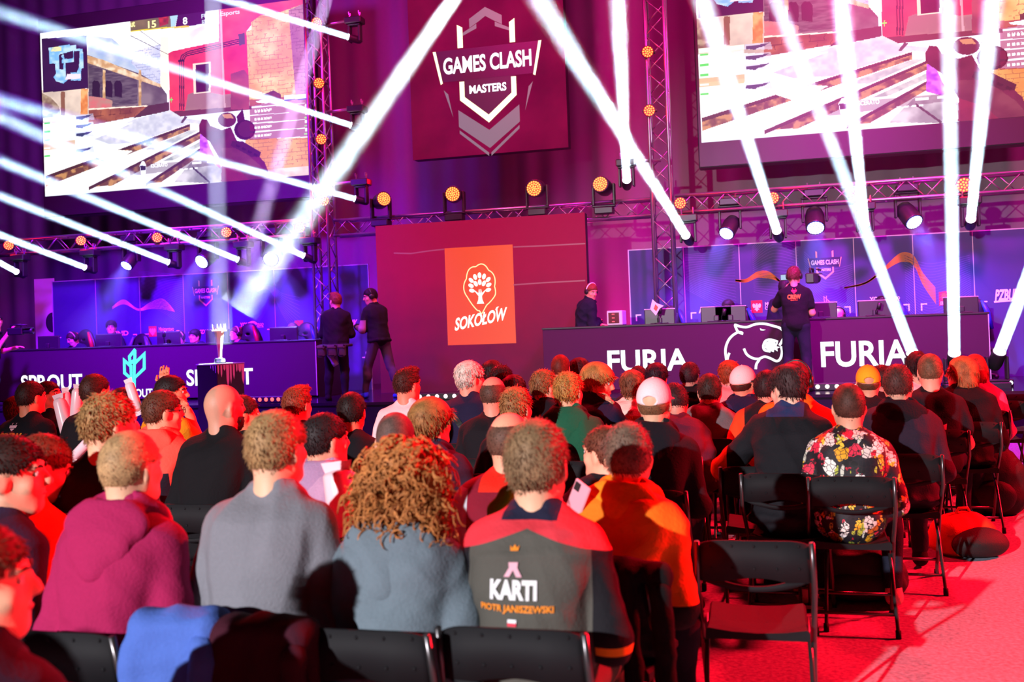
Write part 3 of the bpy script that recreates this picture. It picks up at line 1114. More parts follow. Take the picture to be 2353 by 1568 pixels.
txt(A, 'lettering', 'ERGO', 591, 743, 606, 748, wp, .01, Y=YB)
txt(A, 'lettering', 'HESTIA', 591, 748, 606, 753, wp, .01, Y=YB)
c = pw(581, 753, YB)
A.line('ring_emblem', [[(c[0] + .10 * math.cos(a), c[1] + .10 * math.sin(a)) for a in np.linspace(.6, 5.7, 24)]], .04, wp, .005)
A.poly('red_square', [[pw(677, 737, YB), pw(697, 736, YB), pw(697, 754, YB), pw(677, 755, YB)]], rp, .004)
txt(A, 'lettering', 'PZBUK', 780, 736, 822, 752, wp, .03, .2, Y=YB)

t, A = sponsor_wall('tall sponsor wall panels with orange wave behind the right desk', [1448, 1574, 1702, 1833, 1966, 2102, 2240, 2380], 2.80, 0)
wave(A, smooth_ctl([(1690, 645, .25), (1715, 645, .5), (1740, 632, .9), (1765, 632, 1.1), (1790, 645, .3), (1815, 668, .1)], YB), 'wave_print', gp, 11, .05, .007)
wave(A, smooth_ctl([(1940, 662, .15), (1990, 650, .25), (2030, 620, .5), (2070, 592, 1.3), (2100, 600, 1.5), (2120, 640, 1.8), (2150, 680, 2.4)], YB), 'wave_print', gp, 12, .05, .007)
for pts in (((1575, 625, 4), (1640, 640, 6), (1690, 645, 8)), ((1730, 620, 5), (1780, 600, 8), (1835, 610, 7)), ((1850, 640, 6), (1900, 690, 7), (1960, 660, 5)), ((2080, 650, 6), (2140, 680, 7), (2230, 640, 5))):
    wave(A, smooth_ctl(list(pts), YB), 'wave_print', vp, 24, .07, .005)
c = pw(1895, 603, YB)
crest(A, c[0], c[1], (pw(1934, 600, YB)[0] - pw(1856, 605, YB)[0]) / 2, False, wp, mat('pale_gold', 'd8b888'), npr)
c = pw(1739, 705, YB)
eagle(A, c[0], c[1], .085, rp, wp)
txt(A, 'lettering', 'Min', 1758, 695, 1771, 704, wp, .015, Y=YB)
txt(A, 'lettering', 'Cyf', 1758, 705, 1770, 714, wp, .015, Y=YB)
txt(A, 'lettering', 'ACTINA', 1605, 706, 1672, 718, wp, .03, Y=YB)
txt(A, 'lettering', 'GDYNIA', 1868, 698, 1914, 706, wp, .04, .3, Y=YB)
txt(A, 'lettering', 'sport', 1885, 706, 1912, 714, og, .01, .3, Y=YB)
txt(A, 'lettering', 'YOU C', 1998, 683, 2040, 692, wp, .03, Y=YB)
txt(A, 'lettering', 'GO', 2056, 682, 2068, 688, wp, .02, Y=YB)
txt(A, 'lettering', 'TIA', 2056, 688, 2068, 694, wp, .02, Y=YB)
A.poly('red_square', [[pw(2157, 671, YB), pw(2180, 669, YB), pw(2181, 701, YB), pw(2158, 703, YB)]], rp, .004)
txt(A, 'lettering', 'SOKOŁOW', 2160, 693, 2180, 700, wp, .02, .2, Y=YB)
A.poly('leaf_emblem', [disc(*pw(2169, 682, YB), .04, .06, 12)], og, .006)
txt(A, 'lettering', 'PZBUK', 2285, 666, 2345, 690, wp, .04, .25, Y=YB)
A.line('underline', [[pw(2284, 694, YB), pw(2340, 690, YB)]], .025, wp)
A.line('sail_emblem', [[pw(1895, 700, YB), pw(1893, 682, YB), pw(1908, 695, YB)], [pw(1899, 700, YB), pw(1899, 680, YB)]], .012, wp)

# ---------------------------------------------------------------- desks
deskm = mat('desk_led_face', (0.055, 0.014, 0.048), rough=.7, spec=.12)  # dark panel; purple haze glow is put into its base colour


def desk(label, x0, x1, ztop, depth=1.0):
    t = thing('player_desk', label, 'desk', (x0, YD, ZS))
    w, h = x1 - x0, ztop - ZS
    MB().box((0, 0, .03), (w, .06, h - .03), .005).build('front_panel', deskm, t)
    MB().box((-.01, -.01, h - .03), (w + .01, depth, h), .006).build('desktop', dark, t)
    for x in (0, w - .05):
        MB().box((x, .06, 0), (x + .05, depth - .02, h - .03)).build('side_panel', dark, t)
    MB().box((w - .012, -.006, .03), (w, .0, h - .03)).build('edge_trim', seam, t)
    return t


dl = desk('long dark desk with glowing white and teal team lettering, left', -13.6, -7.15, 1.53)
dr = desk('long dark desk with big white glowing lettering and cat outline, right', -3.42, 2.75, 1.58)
A = wallart(YD, dl)
YDa = YD - .004
txt(A, 'lettering', 'SPROUT', 48, 863, 190, 897, LEDW, .022, Y=YDa)
txt(A, 'lettering', 'SPROUT', 428, 850, 582, 884, LEDW, .022, Y=YDa)
txt(A, 'lettering', 'SPROUT', 281, 895, 351, 913, LEDW, .02, Y=YDa)
teal = emit('teal_led', '40f0c8', 2.2)
z = lambda x, y: pw(x / 2.9412, 480 + y / 2.9412, YDa)
A.line('sprout_emblem', [[z(x, y) for x, y in P] for P in (
    [(915, 950), (875, 1000), (880, 1045), (912, 1022), (912, 955)],
    [(840, 1025), (885, 1065), (888, 1150), (842, 1110), (840, 1025)],
    [(975, 982), (908, 1048), (908, 1145), (975, 1080), (975, 982)],
    [(888, 1150), (890, 1195)], [(908, 1145), (908, 1210)])], .055, teal, .006)
A = wallart(YD, dr)
txt(A, 'lettering', 'FURIA', 1395, 806, 1584, 852, LEDW, .022, Y=YDa)
txt(A, 'lettering', 'FURIA', 1885, 786, 2090, 840, LEDW, .022, Y=YDa)
z = lambda x, y: pw(1553 + x / 2.9412, 480 + y / 2.9412, YDa)


def spline(pts, n=6, closed=False):
    P = [np.array(p, float) for p in pts]
    out = []
    m_ = len(P)
    for i in range(m_ - (0 if closed else 1)):
        p0 = P[(i - 1) % m_] if closed or i > 0 else P[i]
        p1, p2 = P[i], P[(i + 1) % m_]
        p3 = P[(i + 2) % m_] if closed or i + 2 < m_ else p2
        for t_ in np.linspace(0, 1, n, endpoint=False):
            out.append(tuple(.5 * (2 * p1 + (p2 - p0) * t_ + (2 * p0 - 5 * p1 + 4 * p2 - p3) * t_ ** 2 + (3 * p1 - p0 - 3 * p2 + p3) * t_ ** 3)))
    out.append(out[0] if closed else tuple(P[-1]))
    return out


cat = [spline([z(*p) for p in P], 5) for P in (
    [(345, 1040), (335, 960), (350, 900), (380, 860), (420, 835), (450, 838)],
    [(455, 845), (425, 835), (408, 810), (402, 785), (430, 795), (480, 800), (540, 780), (600, 778), (650, 790), (700, 805), (728, 830), (735, 860), (720, 890), (700, 925)],
    [(460, 945), (480, 985), (520, 1010), (560, 1015), (600, 1000), (640, 1012), (680, 1030), (705, 1015), (718, 970), (712, 930)],
    [(540, 1085), (545, 1050), (565, 1020)], [(345, 1035), (352, 1000), (362, 975)],
    [(590, 930), (605, 895), (640, 885), (690, 900)], [(590, 930), (600, 955), (640, 965)])]
for ln_ in cat:
    A.line('cat_logo', [ln_], .034, LEDW, .006)
A.poly('cat_logo', [[z(*p) for p in ((608, 905), (640, 890), (668, 890), (672, 912), (690, 905), (680, 930), (705, 935), (685, 945), (688, 965), (665, 950), (662, 970), (625, 955), (600, 940))], [z(*p) for p in ((568, 808), (585, 815), (608, 818), (590, 824), (572, 822))]], LEDW, .006, True)

p0_ = PY(115, 735, YB + .5)
t = thing('roll_up_banner', 'pale roll-up banner with a dark ring beside the left end of the sponsor panels', 'banner', (p0_.x, YB + .5, ZS))
hb = PY(115, 640, YB + .5).z - ZS
MB().box((-.35, 0, .06), (.12, .01, hb)).build('banner_sheet', mat('banner_cloth', 'd8dcc8', rough=.8), t)
MB().box((-.38, -.06, 0), (.15, .08, .06), .015).build('cassette', mat('banner_base', (.3, .3, .3), rough=.4), t)
Art((0, -.001, 0), (1, 0, 0), (0, 0, 1), t).poly('ring_print', [disc(.06, hb * .62, .16, .20, 24)], mat('dark_ring_print', '20302c', rough=.8), .003)
Art((0, -.001, 0), (1, 0, 0), (0, 0, 1), t).poly('green_print', [[(-.35, .06), (.12, .06), (.12, hb * .35), (-.35, hb * .32)]], mat('green_print', '88a090', rough=.8), .003)

# ================================================================ rigging
alu = mat('truss_aluminium', (0.30, 0.28, 0.30), rough=.35, metal=.85)
black = mat('black_fixture', (0.014, 0.014, 0.016), rough=.42)


def quiet(m):
    m.cycles.emission_sampling = 'NONE'
    return m


def truss(label, a, b, s=.29, group=None, up=(0, 0, 1)):
    a, b = np.array(a, float), np.array(b, float)
    L = np.linalg.norm(b - a)
    d = (b - a) / L
    u = np.array(up, float)
    w = np.cross(d, u)
    w /= np.linalg.norm(w)
    u = np.cross(w, d)
    t = thing('truss', label, 'truss', tuple(a), 0, group)
    c4 = [(i * s / 2 * w + j * s / 2 * u) for i, j in ((-1, -1), (1, -1), (1, 1), (-1, 1))]
    for c in c4:
        MB().tube([c, c + d * L], .025, 8).build('chord', alu, t, True)
    n = max(2, int(round(L / s)))
    for k in range(4):
        p, q = c4[k], c4[(k + 1) % 4]
        mb = MB()
        for i in range(n):
            x0, x1 = d * L * i / n, d * L * (i + 1) / n
            (mb.tube([p + x0, q + x1], .010, 5) if i % 2 == 0 else mb.tube([q + x0, p + x1], .010, 5))
        mb.build('lacing', alu, t, True)
    return t


G = 'stage trusses'
truss('horizontal truss above the right desk carrying the blue lamps', (-1.45, YT, 3.41), (6.5, YT, 3.41), .26)
truss('horizontal truss above the left desk, behind the slanting white beams', (-15.5, YT, 3.44), (-7.75, YT, 3.44), .26)
truss('low truss behind the top edge of the red screen', (-7.3, YT + .25, 3.42), (-1.8, YT + .25, 3.42), .26)
truss('upright truss tower right of the left game screen', (-7.42, YT, ZS), (-7.42, YT, 9.5), .29, up=(0, 1, 0))
truss('upright truss tower left of the right game screen', (-1.66, YT, ZS), (-1.66, YT, 9.5), .29, up=(0, 1, 0))
truss('upright truss tower at the far left edge of the stage', (-14.75, YT - .3, ZS), (-14.75, YT - .3, 9.5), .29, up=(0, 1, 0))

ledcell = quiet(emit('amber_led_cells', 'ff8a38', 3.2))
ledback = quiet(emit('red_lens', 'ff0a06', 1.0))
bluecell = quiet(emit('blue_white_led_cells', 'd8e0ff', 9.0))
blueback = quiet(emit('blue_lens', '5a50ff', 5.0))
whitelens = quiet(emit('white_beam_lens', 'eafaff', 30.0))


def frame(d):
    d = np.array(d, float)
    d /= np.linalg.norm(d)
    u = np.cross(d, (0, 0, 1.0))
    if np.linalg.norm(u) < 1e-3:
        u = np.array([1.0, 0, 0])
    u /= np.linalg.norm(u)
    return d, u, np.cross(u, d)


def cells(c, d, R, rings, rad):
    d, u, w = frame(d)
    pts = [(0, 0)]
    for k in range(1, rings + 1):
        n = 6 * k
        pts += [(R * k / (rings + .45) * math.cos(2 * math.pi * i / n + k * .3), R * k / (rings + .45) * math.sin(2 * math.pi * i / n + k * .3)) for i in range(n)]
    mb = MB()
    for x, y in pts:
        o = np.array(c) + x * u + y * w
        vs = [o + rad * (math.cos(a) * u + math.sin(a) * w) for a in np.linspace(0, 2 * math.pi, 8, endpoint=False)] + [o + d * rad * .5]
        mb.add(vs, [(i, (i + 1) % 8, 8) for i in range(8)])
    return mb


def shaft(name, r0, r1, L, d, off, parent, m, n=24):
    mb = MB()
    d, u, w = frame(d)
    off = np.array(off, float)
    vs = []
    for r, t in ((r0, 0.005), (r1, L)):
        vs += [off + d * t + r * (math.cos(a) * u + math.sin(a) * w) for a in np.linspace(0, 2 * math.pi, n, endpoint=False)]
    mb.add(vs, [(i, (i + 1) % n, n + (i + 1) % n, n + i) for i in range(n)] + [tuple(range(n))[::-1], tuple(range(n, 2 * n))])
    mb.solid = True
    return mb.build(name, m, parent)


def haze(name, density, cloudy=False):
    m = bpy.data.materials.new(name)
    m.use_nodes = True
    nt = m.node_tree
    nt.nodes.clear()
    o = nt.nodes.new('ShaderNodeOutputMaterial')
    v = nt.nodes.new('ShaderNodeVolumeScatter')
    v.inputs['Density'].default_value = density
    v.inputs['Color'].default_value = (1, 1, 1, 1)
    nt.links.new(v.outputs[0], o.inputs['Volume'])
    if cloudy:                                              # drifting smoke: patchy density
        tc = nt.nodes.new('ShaderNodeTexCoord')
        n = nt.nodes.new('ShaderNodeTexNoise')
        n.inputs['Scale'].default_value = 2.6
        n.inputs['Detail'].default_value = 4
        n.inputs['Distortion'].default_value = .8
        nt.links.new(tc.outputs['Object'], n.inputs['Vector'])
        mr = nt.nodes.new('ShaderNodeMapRange')
        mr.inputs[1].default_value, mr.inputs[2].default_value = .36, .66
        mr.inputs[3].default_value, mr.inputs[4].default_value = density * .5, density * 1.7
        nt.links.new(n.outputs['Fac'], mr.inputs[0])
        nt.links.new(mr.outputs[0], v.inputs['Density'])
    return m


HAZE = haze('stage_haze', .10)
HAZE_C = haze('drifting_smoke', .11, True)
HAZE_T = haze('thin_stage_haze', .03)


def moving_head(name, label, src, d, R, kind, up=1, group=None, arm=None):
    """base, yoke, tilted head; up=+1 hangs below its base, -1 stands on it. src = centre of the lens"""
    d, u, w = frame(d)
    src = np.array(src, float)
    Lh = 2.1 * R + .12
    piv = src - d * Lh * .55
    t = thing(name, label, 'stage light', tuple(piv), 0, group)
    hr = R * 1.18
    M = Matrix(((u[0], w[0], d[0], 0), (u[1], w[1], d[1], 0), (u[2], w[2], d[2], 0), (0, 0, 0, 1)))
    z1 = Lh * .55
    MB().lathe([(hr * .62, -Lh * .5), (hr * .85, -Lh * .42), (hr, -.05), (hr, z1 - .02), (hr * .98, z1), (R * 1.02, z1), (R * 1.02, z1 - .01)], 24, M).build('lamp_head', black, t, True)
    yb = hr + .07 + .10 * R
    top = (hr + .16) * up
    for s in (-1, 1):
        x = s * (hr + .03)
        MB().box((x - .018, -.06, min(-.05 * up, top)), (x + .018, .06, max(-.05 * up, top)), .01).build('yoke_arm', black, t)
    MB().box((-hr - .05, -.07, min(top, top + .03 * up)), (hr + .05, .07, max(top, top + .03 * up)), .01).build('yoke_bridge', black, t)
    b0 = top + .03 * up
    b1 = b0 + .11 * up
    MB().box((-.15, -.11, min(b0, b1)), (.15, .11, max(b0, b1)), .015).build('base', black, t)
    if up > 0:
        for s in (-.09, .09):
            mb = MB()
            mb.tube([(s, 0, b1), (s, 0, b1 + .07)], .014, 6)
            mb.tube([(s, -.03, b1 + .05), (s, -.03, b1 + .10), (s, .03, b1 + .10), (s, .03, b1 + .05)], .010, 6)
            mb.build('clamp', alu, t)
    if arm is not None:
        e = np.array(arm, float) - piv
        MB().tube([(0, .0, b1 - .03), (e[0], e[1], b1 - .03)], .025, 8).build('bracket_arm', alu, t, True)
    loc = d * z1
    if kind == 'beam':
        MB().lathe([(.001, z1 + .012), (R * .6, z1 + .009), (R * .97, z1 + .001), (R * .97, z1 - .004)], 24, M).build('lens', whitelens, t, True)
    else:
        red = kind == 'red'
        mb = MB().lathe([(.001, z1 + .003), (R, z1 + .002), (R, z1 - .004)], 24, M)
        mb.build('lens', ledback if red else blueback, t)
        cells(d * (z1 + .004), d, R, 3 if R > .1 else 2, R * .13 if R > .1 else R * .17).build('led_cells', ledcell if red else bluecell, t)
    return t, piv, d, z1


KB = 1.0


def beam_lamp(label, px, py, Y, ex, ey, EY, R, spread, power, up=1, arm=None, col=(.50, .76, 1.0), group='white beam lamps', m=None, fx=None, extra=1.0):
    a = np.array(PY(px, py, Y))
    e = np.array(PY(ex, ey, EY))
    d = e - a
    L = np.linalg.norm(d)
    t, piv, d, z1 = moving_head('moving_head_lamp', label, a, d, R, 'beam', up, group, arm)
    r1 = R + L * math.tan(math.radians(spread / 2)) * 1.0
    shaft('light_shaft', R, r1, L * extra, d, d * (z1 + .01), t, m or HAZE)
    lo = light('beam_light', 'AREA', (0, 0, 0), tuple(d), power * KB * (.85 if px < 1000 else 1.0), col, R * 2, spread=spread)
    lo.parent = t
    lo.location = d * (z1 + .015)
    return t


BG = 'white beam lamps'
for lab, px, py, Y, ex, ey, EY, sp, pw_, arm in (
        ('topmost white beam lamp on the tower beside the left game screen', 800, 85, 15.4, 180, -105, 12.5, 2.4, 34, (-7.42, 15.6, 0)),
        ('second white beam lamp down the tower beside the left game screen', 806, 288, 15.4, -260, -55, 11.0, 2.4, 36, (-7.42, 15.6, 0)),
        ('lowest white beam lamp on the tower beside the left game screen', 815, 457, 15.4, -260, 160, 11.0, 2.4, 36, (-7.42, 15.6, 0)),
        ('white beam lamp under the left truss nearest the red screen', 698, 588, 15.3, -260, 150, 11.0, 2.4, 38, None),
        ('second white beam lamp from the red screen under the left truss', 546, 597, 15.3, -260, 262, 11.0, 2.2, 38, None),
        ('third white beam lamp from the red screen under the left truss', 387, 603, 15.3, -260, 348, 11.5, 2.2, 38, None),
        ('fourth white beam lamp from the red screen under the left truss', 195, 615, 15.3, -260, 440, 12.0, 2.2, 38, None),
        ('white beam lamp at the left picture edge under the left truss', 38, 625, 15.3, -200, 495, 12.8, 2.2, 38, None)):
    beam_lamp(lab, px, py, Y, ex, ey, EY, .052, sp, pw_, 1, arm)
for lab, px, py, Y, ex, ey, EY, sp, pw_, up, arm in (
        ('white beam lamp on the right tower pointing straight up', 1440, 413, 15.3, 1412, -160, 10.0, 1.9, 52, 1, (-1.66, 15.6, 0)),
        ('white beam lamp left end of the right truss, beam slanting up left', 1576, 541, 15.3, 1140, -160, 9.0, 2.0, 60, 1, None),
        ('white beam lamp over the cameraman on the right desk side', 1785, 530, 15.3, 1572, -130, 10.0, 2.1, 52, 1, None),
        ('white beam lamp right of the middle blue lamp under the right truss', 1987, 515, 15.3, 1918, -130, 10.0, 1.6, 48, 1, None),
        ('white beam lamp at the right end under the right truss', 2231, 503, 15.3, 2288, -60, 10.5, 1.8, 40, 1, None),
        ('white beam lamp standing on the stage floor hidden behind the bun-haired man', 2096, 810, 13.9, 1745, -100, 11.0, 1.1, 32, -1, None),
        ('white beam lamp on the stage floor with its beam straight up', 2193, 812, 13.9, 2176, -130, 10.5, 1.0, 36, -1, None),
        ('white beam lamp on the stage floor leaning right at the picture edge', 2297, 808, 13.9, 2470, 350, 12.0, 1.4, 44, -1, None)):
    beam_lamp(lab, px, py, Y, ex, ey, EY, .066 if up > 0 else .075, sp, pw_, up, arm)
# the spots on the trophy come from the ceiling rig above the picture
beam_lamp('spotlight above the picture shining down on the gold trophy', 1150, -160, 13.3, 507, 780, 12.0, .09, 3.6, 80, 1, None, (.62, .82, 1.0), None, HAZE_C, None, .93)
beam_lamp('spotlight above the picture shining straight down on the trophy', 488, -70, 12.3, 506, 790, 12.0, .12, 1.2, 45, 1, None, (.62, .72, 1.0), None, HAZE_T)
beam_lamp('faint spotlight above the picture, beam crossing the tower beside the left game screen', 770, -70, 14.5, 560, 640, 12.6, .10, 1.8, 45, 1, None, (.72, .5, 1.0), None, HAZE_T)

# red LED lamps on the towers and trusses
RL = 'small red led lamps'
for lab, px, py in (('red led lamp highest on the left tower', 728, 52), ('red led lamp second from the top of the left tower', 733, 191), ('red led lamp third from the top of the left tower', 738, 320),
                    ('red led lamp at the foot of the left tower above the truss', 744, 461), ('red led lamp just under the left tower lamp, inside the smoky beam', 689, 523), ('red led lamp on the left truss above the smoky trophy beam', 520, 534),
                    ('red led lamp in the middle of the left truss', 361, 546), ('red led lamp on the left truss, left half', 186, 553), ('red led lamp at the left picture edge', 20, 564),
                    ('upper red led lamp on the right tower', 1488, 119), ('lower red led lamp on the right tower', 1492, 254), ('red led lamp at the left end of the right truss', 1563, 467),
                    ('red led lamp on the right truss beside the slanting beam', 1776, 455), ('red led lamp on the right truss, mostly behind a beam', 1966, 450), ('bright red led lamp near the right end of the right truss', 2215, 425)):
    p = PY(px, py, YT - .22)
    t = thing('par_lamp', lab, 'stage light', tuple(p), 0, RL)
    d = np.array([-p.x * .1, -1, -.12])
    dd, u, w = frame(d)
    M = Matrix(((u[0], w[0], dd[0], 0), (u[1], w[1], dd[1], 0), (u[2], w[2], dd[2], 0), (0, 0, 0, 1)))
    big = 2215 == px
    R = .085 if not big else .10
    MB().lathe([(R * .6, -.12), (R * 1.05, -.09), (R * 1.12, 0), (R * 1.02, .005), (R * 1.02, -.002)], 20, M).build('housing', black, t, True)
    MB().lathe([(.001, .002), (R, .001), (R, -.01)], 20, M).build('lens', ledback, t)
    cells(dd * .006, dd, R, 2, R * .16).build('led_cells', ledcell, t)
    MB().tube([(-R * 1.2, 0, 0), (-R * 1.2, .12, .0), (R * 1.2, .12, 0), (R * 1.2, 0, 0)], .012, 6).build('yoke', black, t)
    light('red_lamp_light', 'POINT', tuple(p + Vector((0, -.12, -.02))), (0, 0, 0), 9 if not big else 22, RED, .05)

# red washes standing on the centre truss
for lab, px, py, dx, dz, R in (('red wash head turned sideways, leftmost above the red screen', 882, 457, .8, .1, .11), ('red wash head second from left above the red screen', 1040, 446, .2, -.05, .115),
                               ('brightest red wash head above the red screen', 1227, 433, -.02, -.1, .12), ('red wash head above the right end of the red screen', 1379, 423, -.1, .12, .115)):
    t, piv, d, z1 = moving_head('wash_lamp', lab, np.array(PY(px, py, YT - .1)), (dx, -1, dz), R, 'red', -1, 'red wash heads on the centre truss')
    lo = light('wash_light', 'SPOT', (0, 0, 0), tuple(d), 160, RED, .06, angle=130, blend=1)
    lo.parent = t
    lo.location = d * (z1 + .05)
    light('wash_spill', 'POINT', tuple(Vector(piv) + Vector((0, -.1, .35))), (0, 0, 0), 10, RED, .1)

# blue washes hanging over the desks
for lab, px, py, tx, ty, tY, R, P in (('blue wash head turned edge-on over the left desk', 290, 611, 200, 800, 14.6, .10, 90), ('blue wash head over the left desk beside the shield print', 463, 602, 380, 800, 14.8, .12, 130),
                                      ('blue wash head over the right end of the left desk', 622, 596, 690, 760, 15.2, .12, 130), ('blue wash head over the left part of the right desk', 1669, 537, 1600, 720, 15.6, .105, 110),
                                      ('blue wash head in the middle over the right desk', 1874, 524, 1880, 700, 15.6, .12, 150), ('blue wash head over the right part of the right desk', 2101, 511, 2190, 700, 15.8, .115, 120)):
    src = np.array(PY(px, py, YT - .15))
    tg = np.array(PY(tx, ty, tY))
    dv = (tg - src) / np.linalg.norm(tg - src)
    dl_ = dv + np.array([0, -1.0 if px != 290 else -.25, 0.1])
    t, piv, d, z1 = moving_head('wash_lamp', lab, src, dl_, R, 'blue', 1, 'blue wash heads over the desks')
    lo = light('wash_light', 'SPOT', (0, 0, 0), tuple(dv), P * 4.0, (.08, .06, 1.0), .08, angle=95, blend=.8)
    lo.parent = t
    lo.location = d * (z1 + .05)
    L = 1.5
    s_ = shaft('light_shaft', R, R + L * math.tan(math.radians(17)), L, dv, d * (z1 + .012), t, HAZE_T)
    l2 = light('shaft_light', 'AREA', (0, 0, 0), tuple(dv), P * .4, (.16, .13, 1.0), R * 2, spread=36)
    l2.parent = t
    l2.location = d * (z1 + .02)

# led battens along the foot of the desks
for lab, a, b, n, c in (('short red led batten on the stage under the left desk', (548, 926), (690, 916), 10, ('ff5048', 3)), ('led batten on the stage under the red screen', (955, 916), (1135, 908), 9, ('ffd8dc', 3)),
                        ('led batten on the stage at the foot of the right desk', (1846, 893), (2070, 884), 10, ('ffe8d8', 2)), ('led batten at the right end of the stage', (2268, 883), (2330, 880), 4, ('e8e8ff', 2))):
    p, q_ = PZ(a[0], a[1], ZS + .05), PZ(b[0], b[1], ZS + .05)
    y = min(max((p.y + q_.y) / 2, YSF + .15), YD - .15)
    p, q_ = PY(a[0], a[1], y), PY(b[0], b[1], y)
    w = q_.x - p.x
    t = thing('led_batten', lab, 'stage light', (p.x, y, ZS))
    MB().box((0, 0, 0), (w, .09, .10), .01).build('housing', black, t)
    for k in range(n):
        x = w * (k + .5) / n
        M = Matrix.Translation((x, -.001, .055)) @ Matrix.Rotation(math.pi / 2, 4, 'X')
        MB().lathe([(.001, .006), (.022, .004), (.03, 0), (.03, -.005)], 12, M).build('lens', quiet(emit('batten_lens', *c)), t, True)

# two floor cases / amplifier boxes under the right-hand sponsor wall
# ---------------------------------------------------------------- trophy and plinth
p = PY(506, 835, 12.0)
ptop = p.z
wpl = PY(551, 838, 12.0).x - PY(464, 838, 12.0).x
t = thing('plinth', 'black plinth with white paint drips carrying the trophy in front of the stage', 'plinth', (p.x, 12.0, 0))
rz = math.radians(-22)
t.rotation_euler = (0, 0, rz)
hw = wpl / 2.62
MB().box((-hw, -hw, 0), (hw, hw, ptop - .02), .008).build('body', mat('plinth_black', (.016, .015, .02), rough=.4), t)
MB().box((-hw - .01, -hw - .01, ptop - .02), (hw + .01, hw + .01, ptop), .005).build('top_board', mat('plinth_top', (.25, .25, .27), rough=.3), t)
rnd = random.Random(4)
mb = MB()
for k in range(9):                                         # white drips running down from the top edge
    y = -hw + .02 + k * (2 * hw - .04) / 8
    L = rnd.uniform(.06, .32)
    w = rnd.uniform(.012, .028)
    pts = [(hw + .002, y - w, ptop - .02), (hw + .002, y - w * .8, ptop - .02 - L * .7), (hw + .002, y, ptop - .02 - L), (hw + .002, y + w * .8, ptop - .02 - L * .7), (hw + .002, y + w, ptop - .02)]
    mb.add(pts, [(0, 1, 2, 3, 4)])
for k in range(3):
    x = hw - .02 - k * .05
    L = .10 - k * .03
    mb.add([(x, -hw - .002, ptop - .02), (x - .018, -hw - .002, ptop - .02), (x - .012, -hw - .002, ptop - .02 - L), (x - .004, -hw - .002, ptop - .02 - L)], [(0, 1, 2, 3)])
mb.build('paint_drips', mat('white_paint', 'dcdce4', rough=.5), t)
h = PY(506, 744, 12.0).z - ptop
t = thing('trophy', 'tall gold trophy cup on a dark round foot, standing on the black plinth', 'trophy', (p.x, 12.0, ptop))
gm = mat('gold', (.95, .74, .34), rough=.38, metal=.55)
MB().lathe([(.085, 0), (.088, .012), (.075, .02), (.072, .055), (.065, .065), (.05, .07)], 28).build('foot', mat('trophy_foot', (.02, .02, .025), rough=.25), t, True)
k = h
mb = MB()
prof = [(.034, .07), (.026, .16 * k), (.03, .30 * k), (.045, .55 * k), (.062, .78 * k), (.072, .86 * k), (.070, .87 * k), (.05, .8 * k)]
n = 6
vs = []
for i, (r, z) in enumerate(prof):                          # a six-sided flaring cup, twisted a little
    for j in range(n):
        a = 2 * math.pi * j / n + .12 * i
        vs.append((r * math.cos(a), r * math.sin(a), z))
mb.add(vs, [(i * n + j, i * n + (j + 1) % n, (i + 1) * n + (j + 1) % n, (i + 1) * n + j) for i in range(len(prof) - 1) for j in range(n)] + [tuple(range(n))[::-1], tuple(range((len(prof) - 1) * n, len(prof) * n))])
mb.build('cup', gm, t)
mb = MB()
for j in range(12):
    a0, a1 = 2 * math.pi * j / 12, 2 * math.pi * (j + 1) / 12
    z = .86 * k
    pk = (k - z) * (1 if j % 2 == 0 else .55)
    am = (a0 + a1) / 2
    mb.add([(.085 * math.cos(a0), .085 * math.sin(a0), z - .03), (.085 * math.cos(a1), .085 * math.sin(a1), z - .03), (.09 * math.cos(am), .09 * math.sin(am), z + pk), (.07 * math.cos(am), .07 * math.sin(am), z - .02)], [(0, 1, 2), (0, 2, 3), (1, 3, 2)])
mb.tube([(.085 * math.cos(a), .085 * math.sin(a), .86 * k - .02) for a in np.linspace(0, 2 * math.pi, 25)], .012, 8, False)
mb.build('crown_rim', gm, t)

# ================================================================ people
def rx(a):
    c, s = math.cos(a), math.sin(a)
    return np.array([[1, 0, 0], [0, c, -s], [0, s, c]])


def ry(a):
    c, s = math.cos(a), math.sin(a)
    return np.array([[c, 0, s], [0, 1, 0], [-s, 0, c]])


def rz_(a):
    c, s = math.cos(a), math.sin(a)
    return np.array([[c, -s, 0], [s, c, 0], [0, 0, 1]])


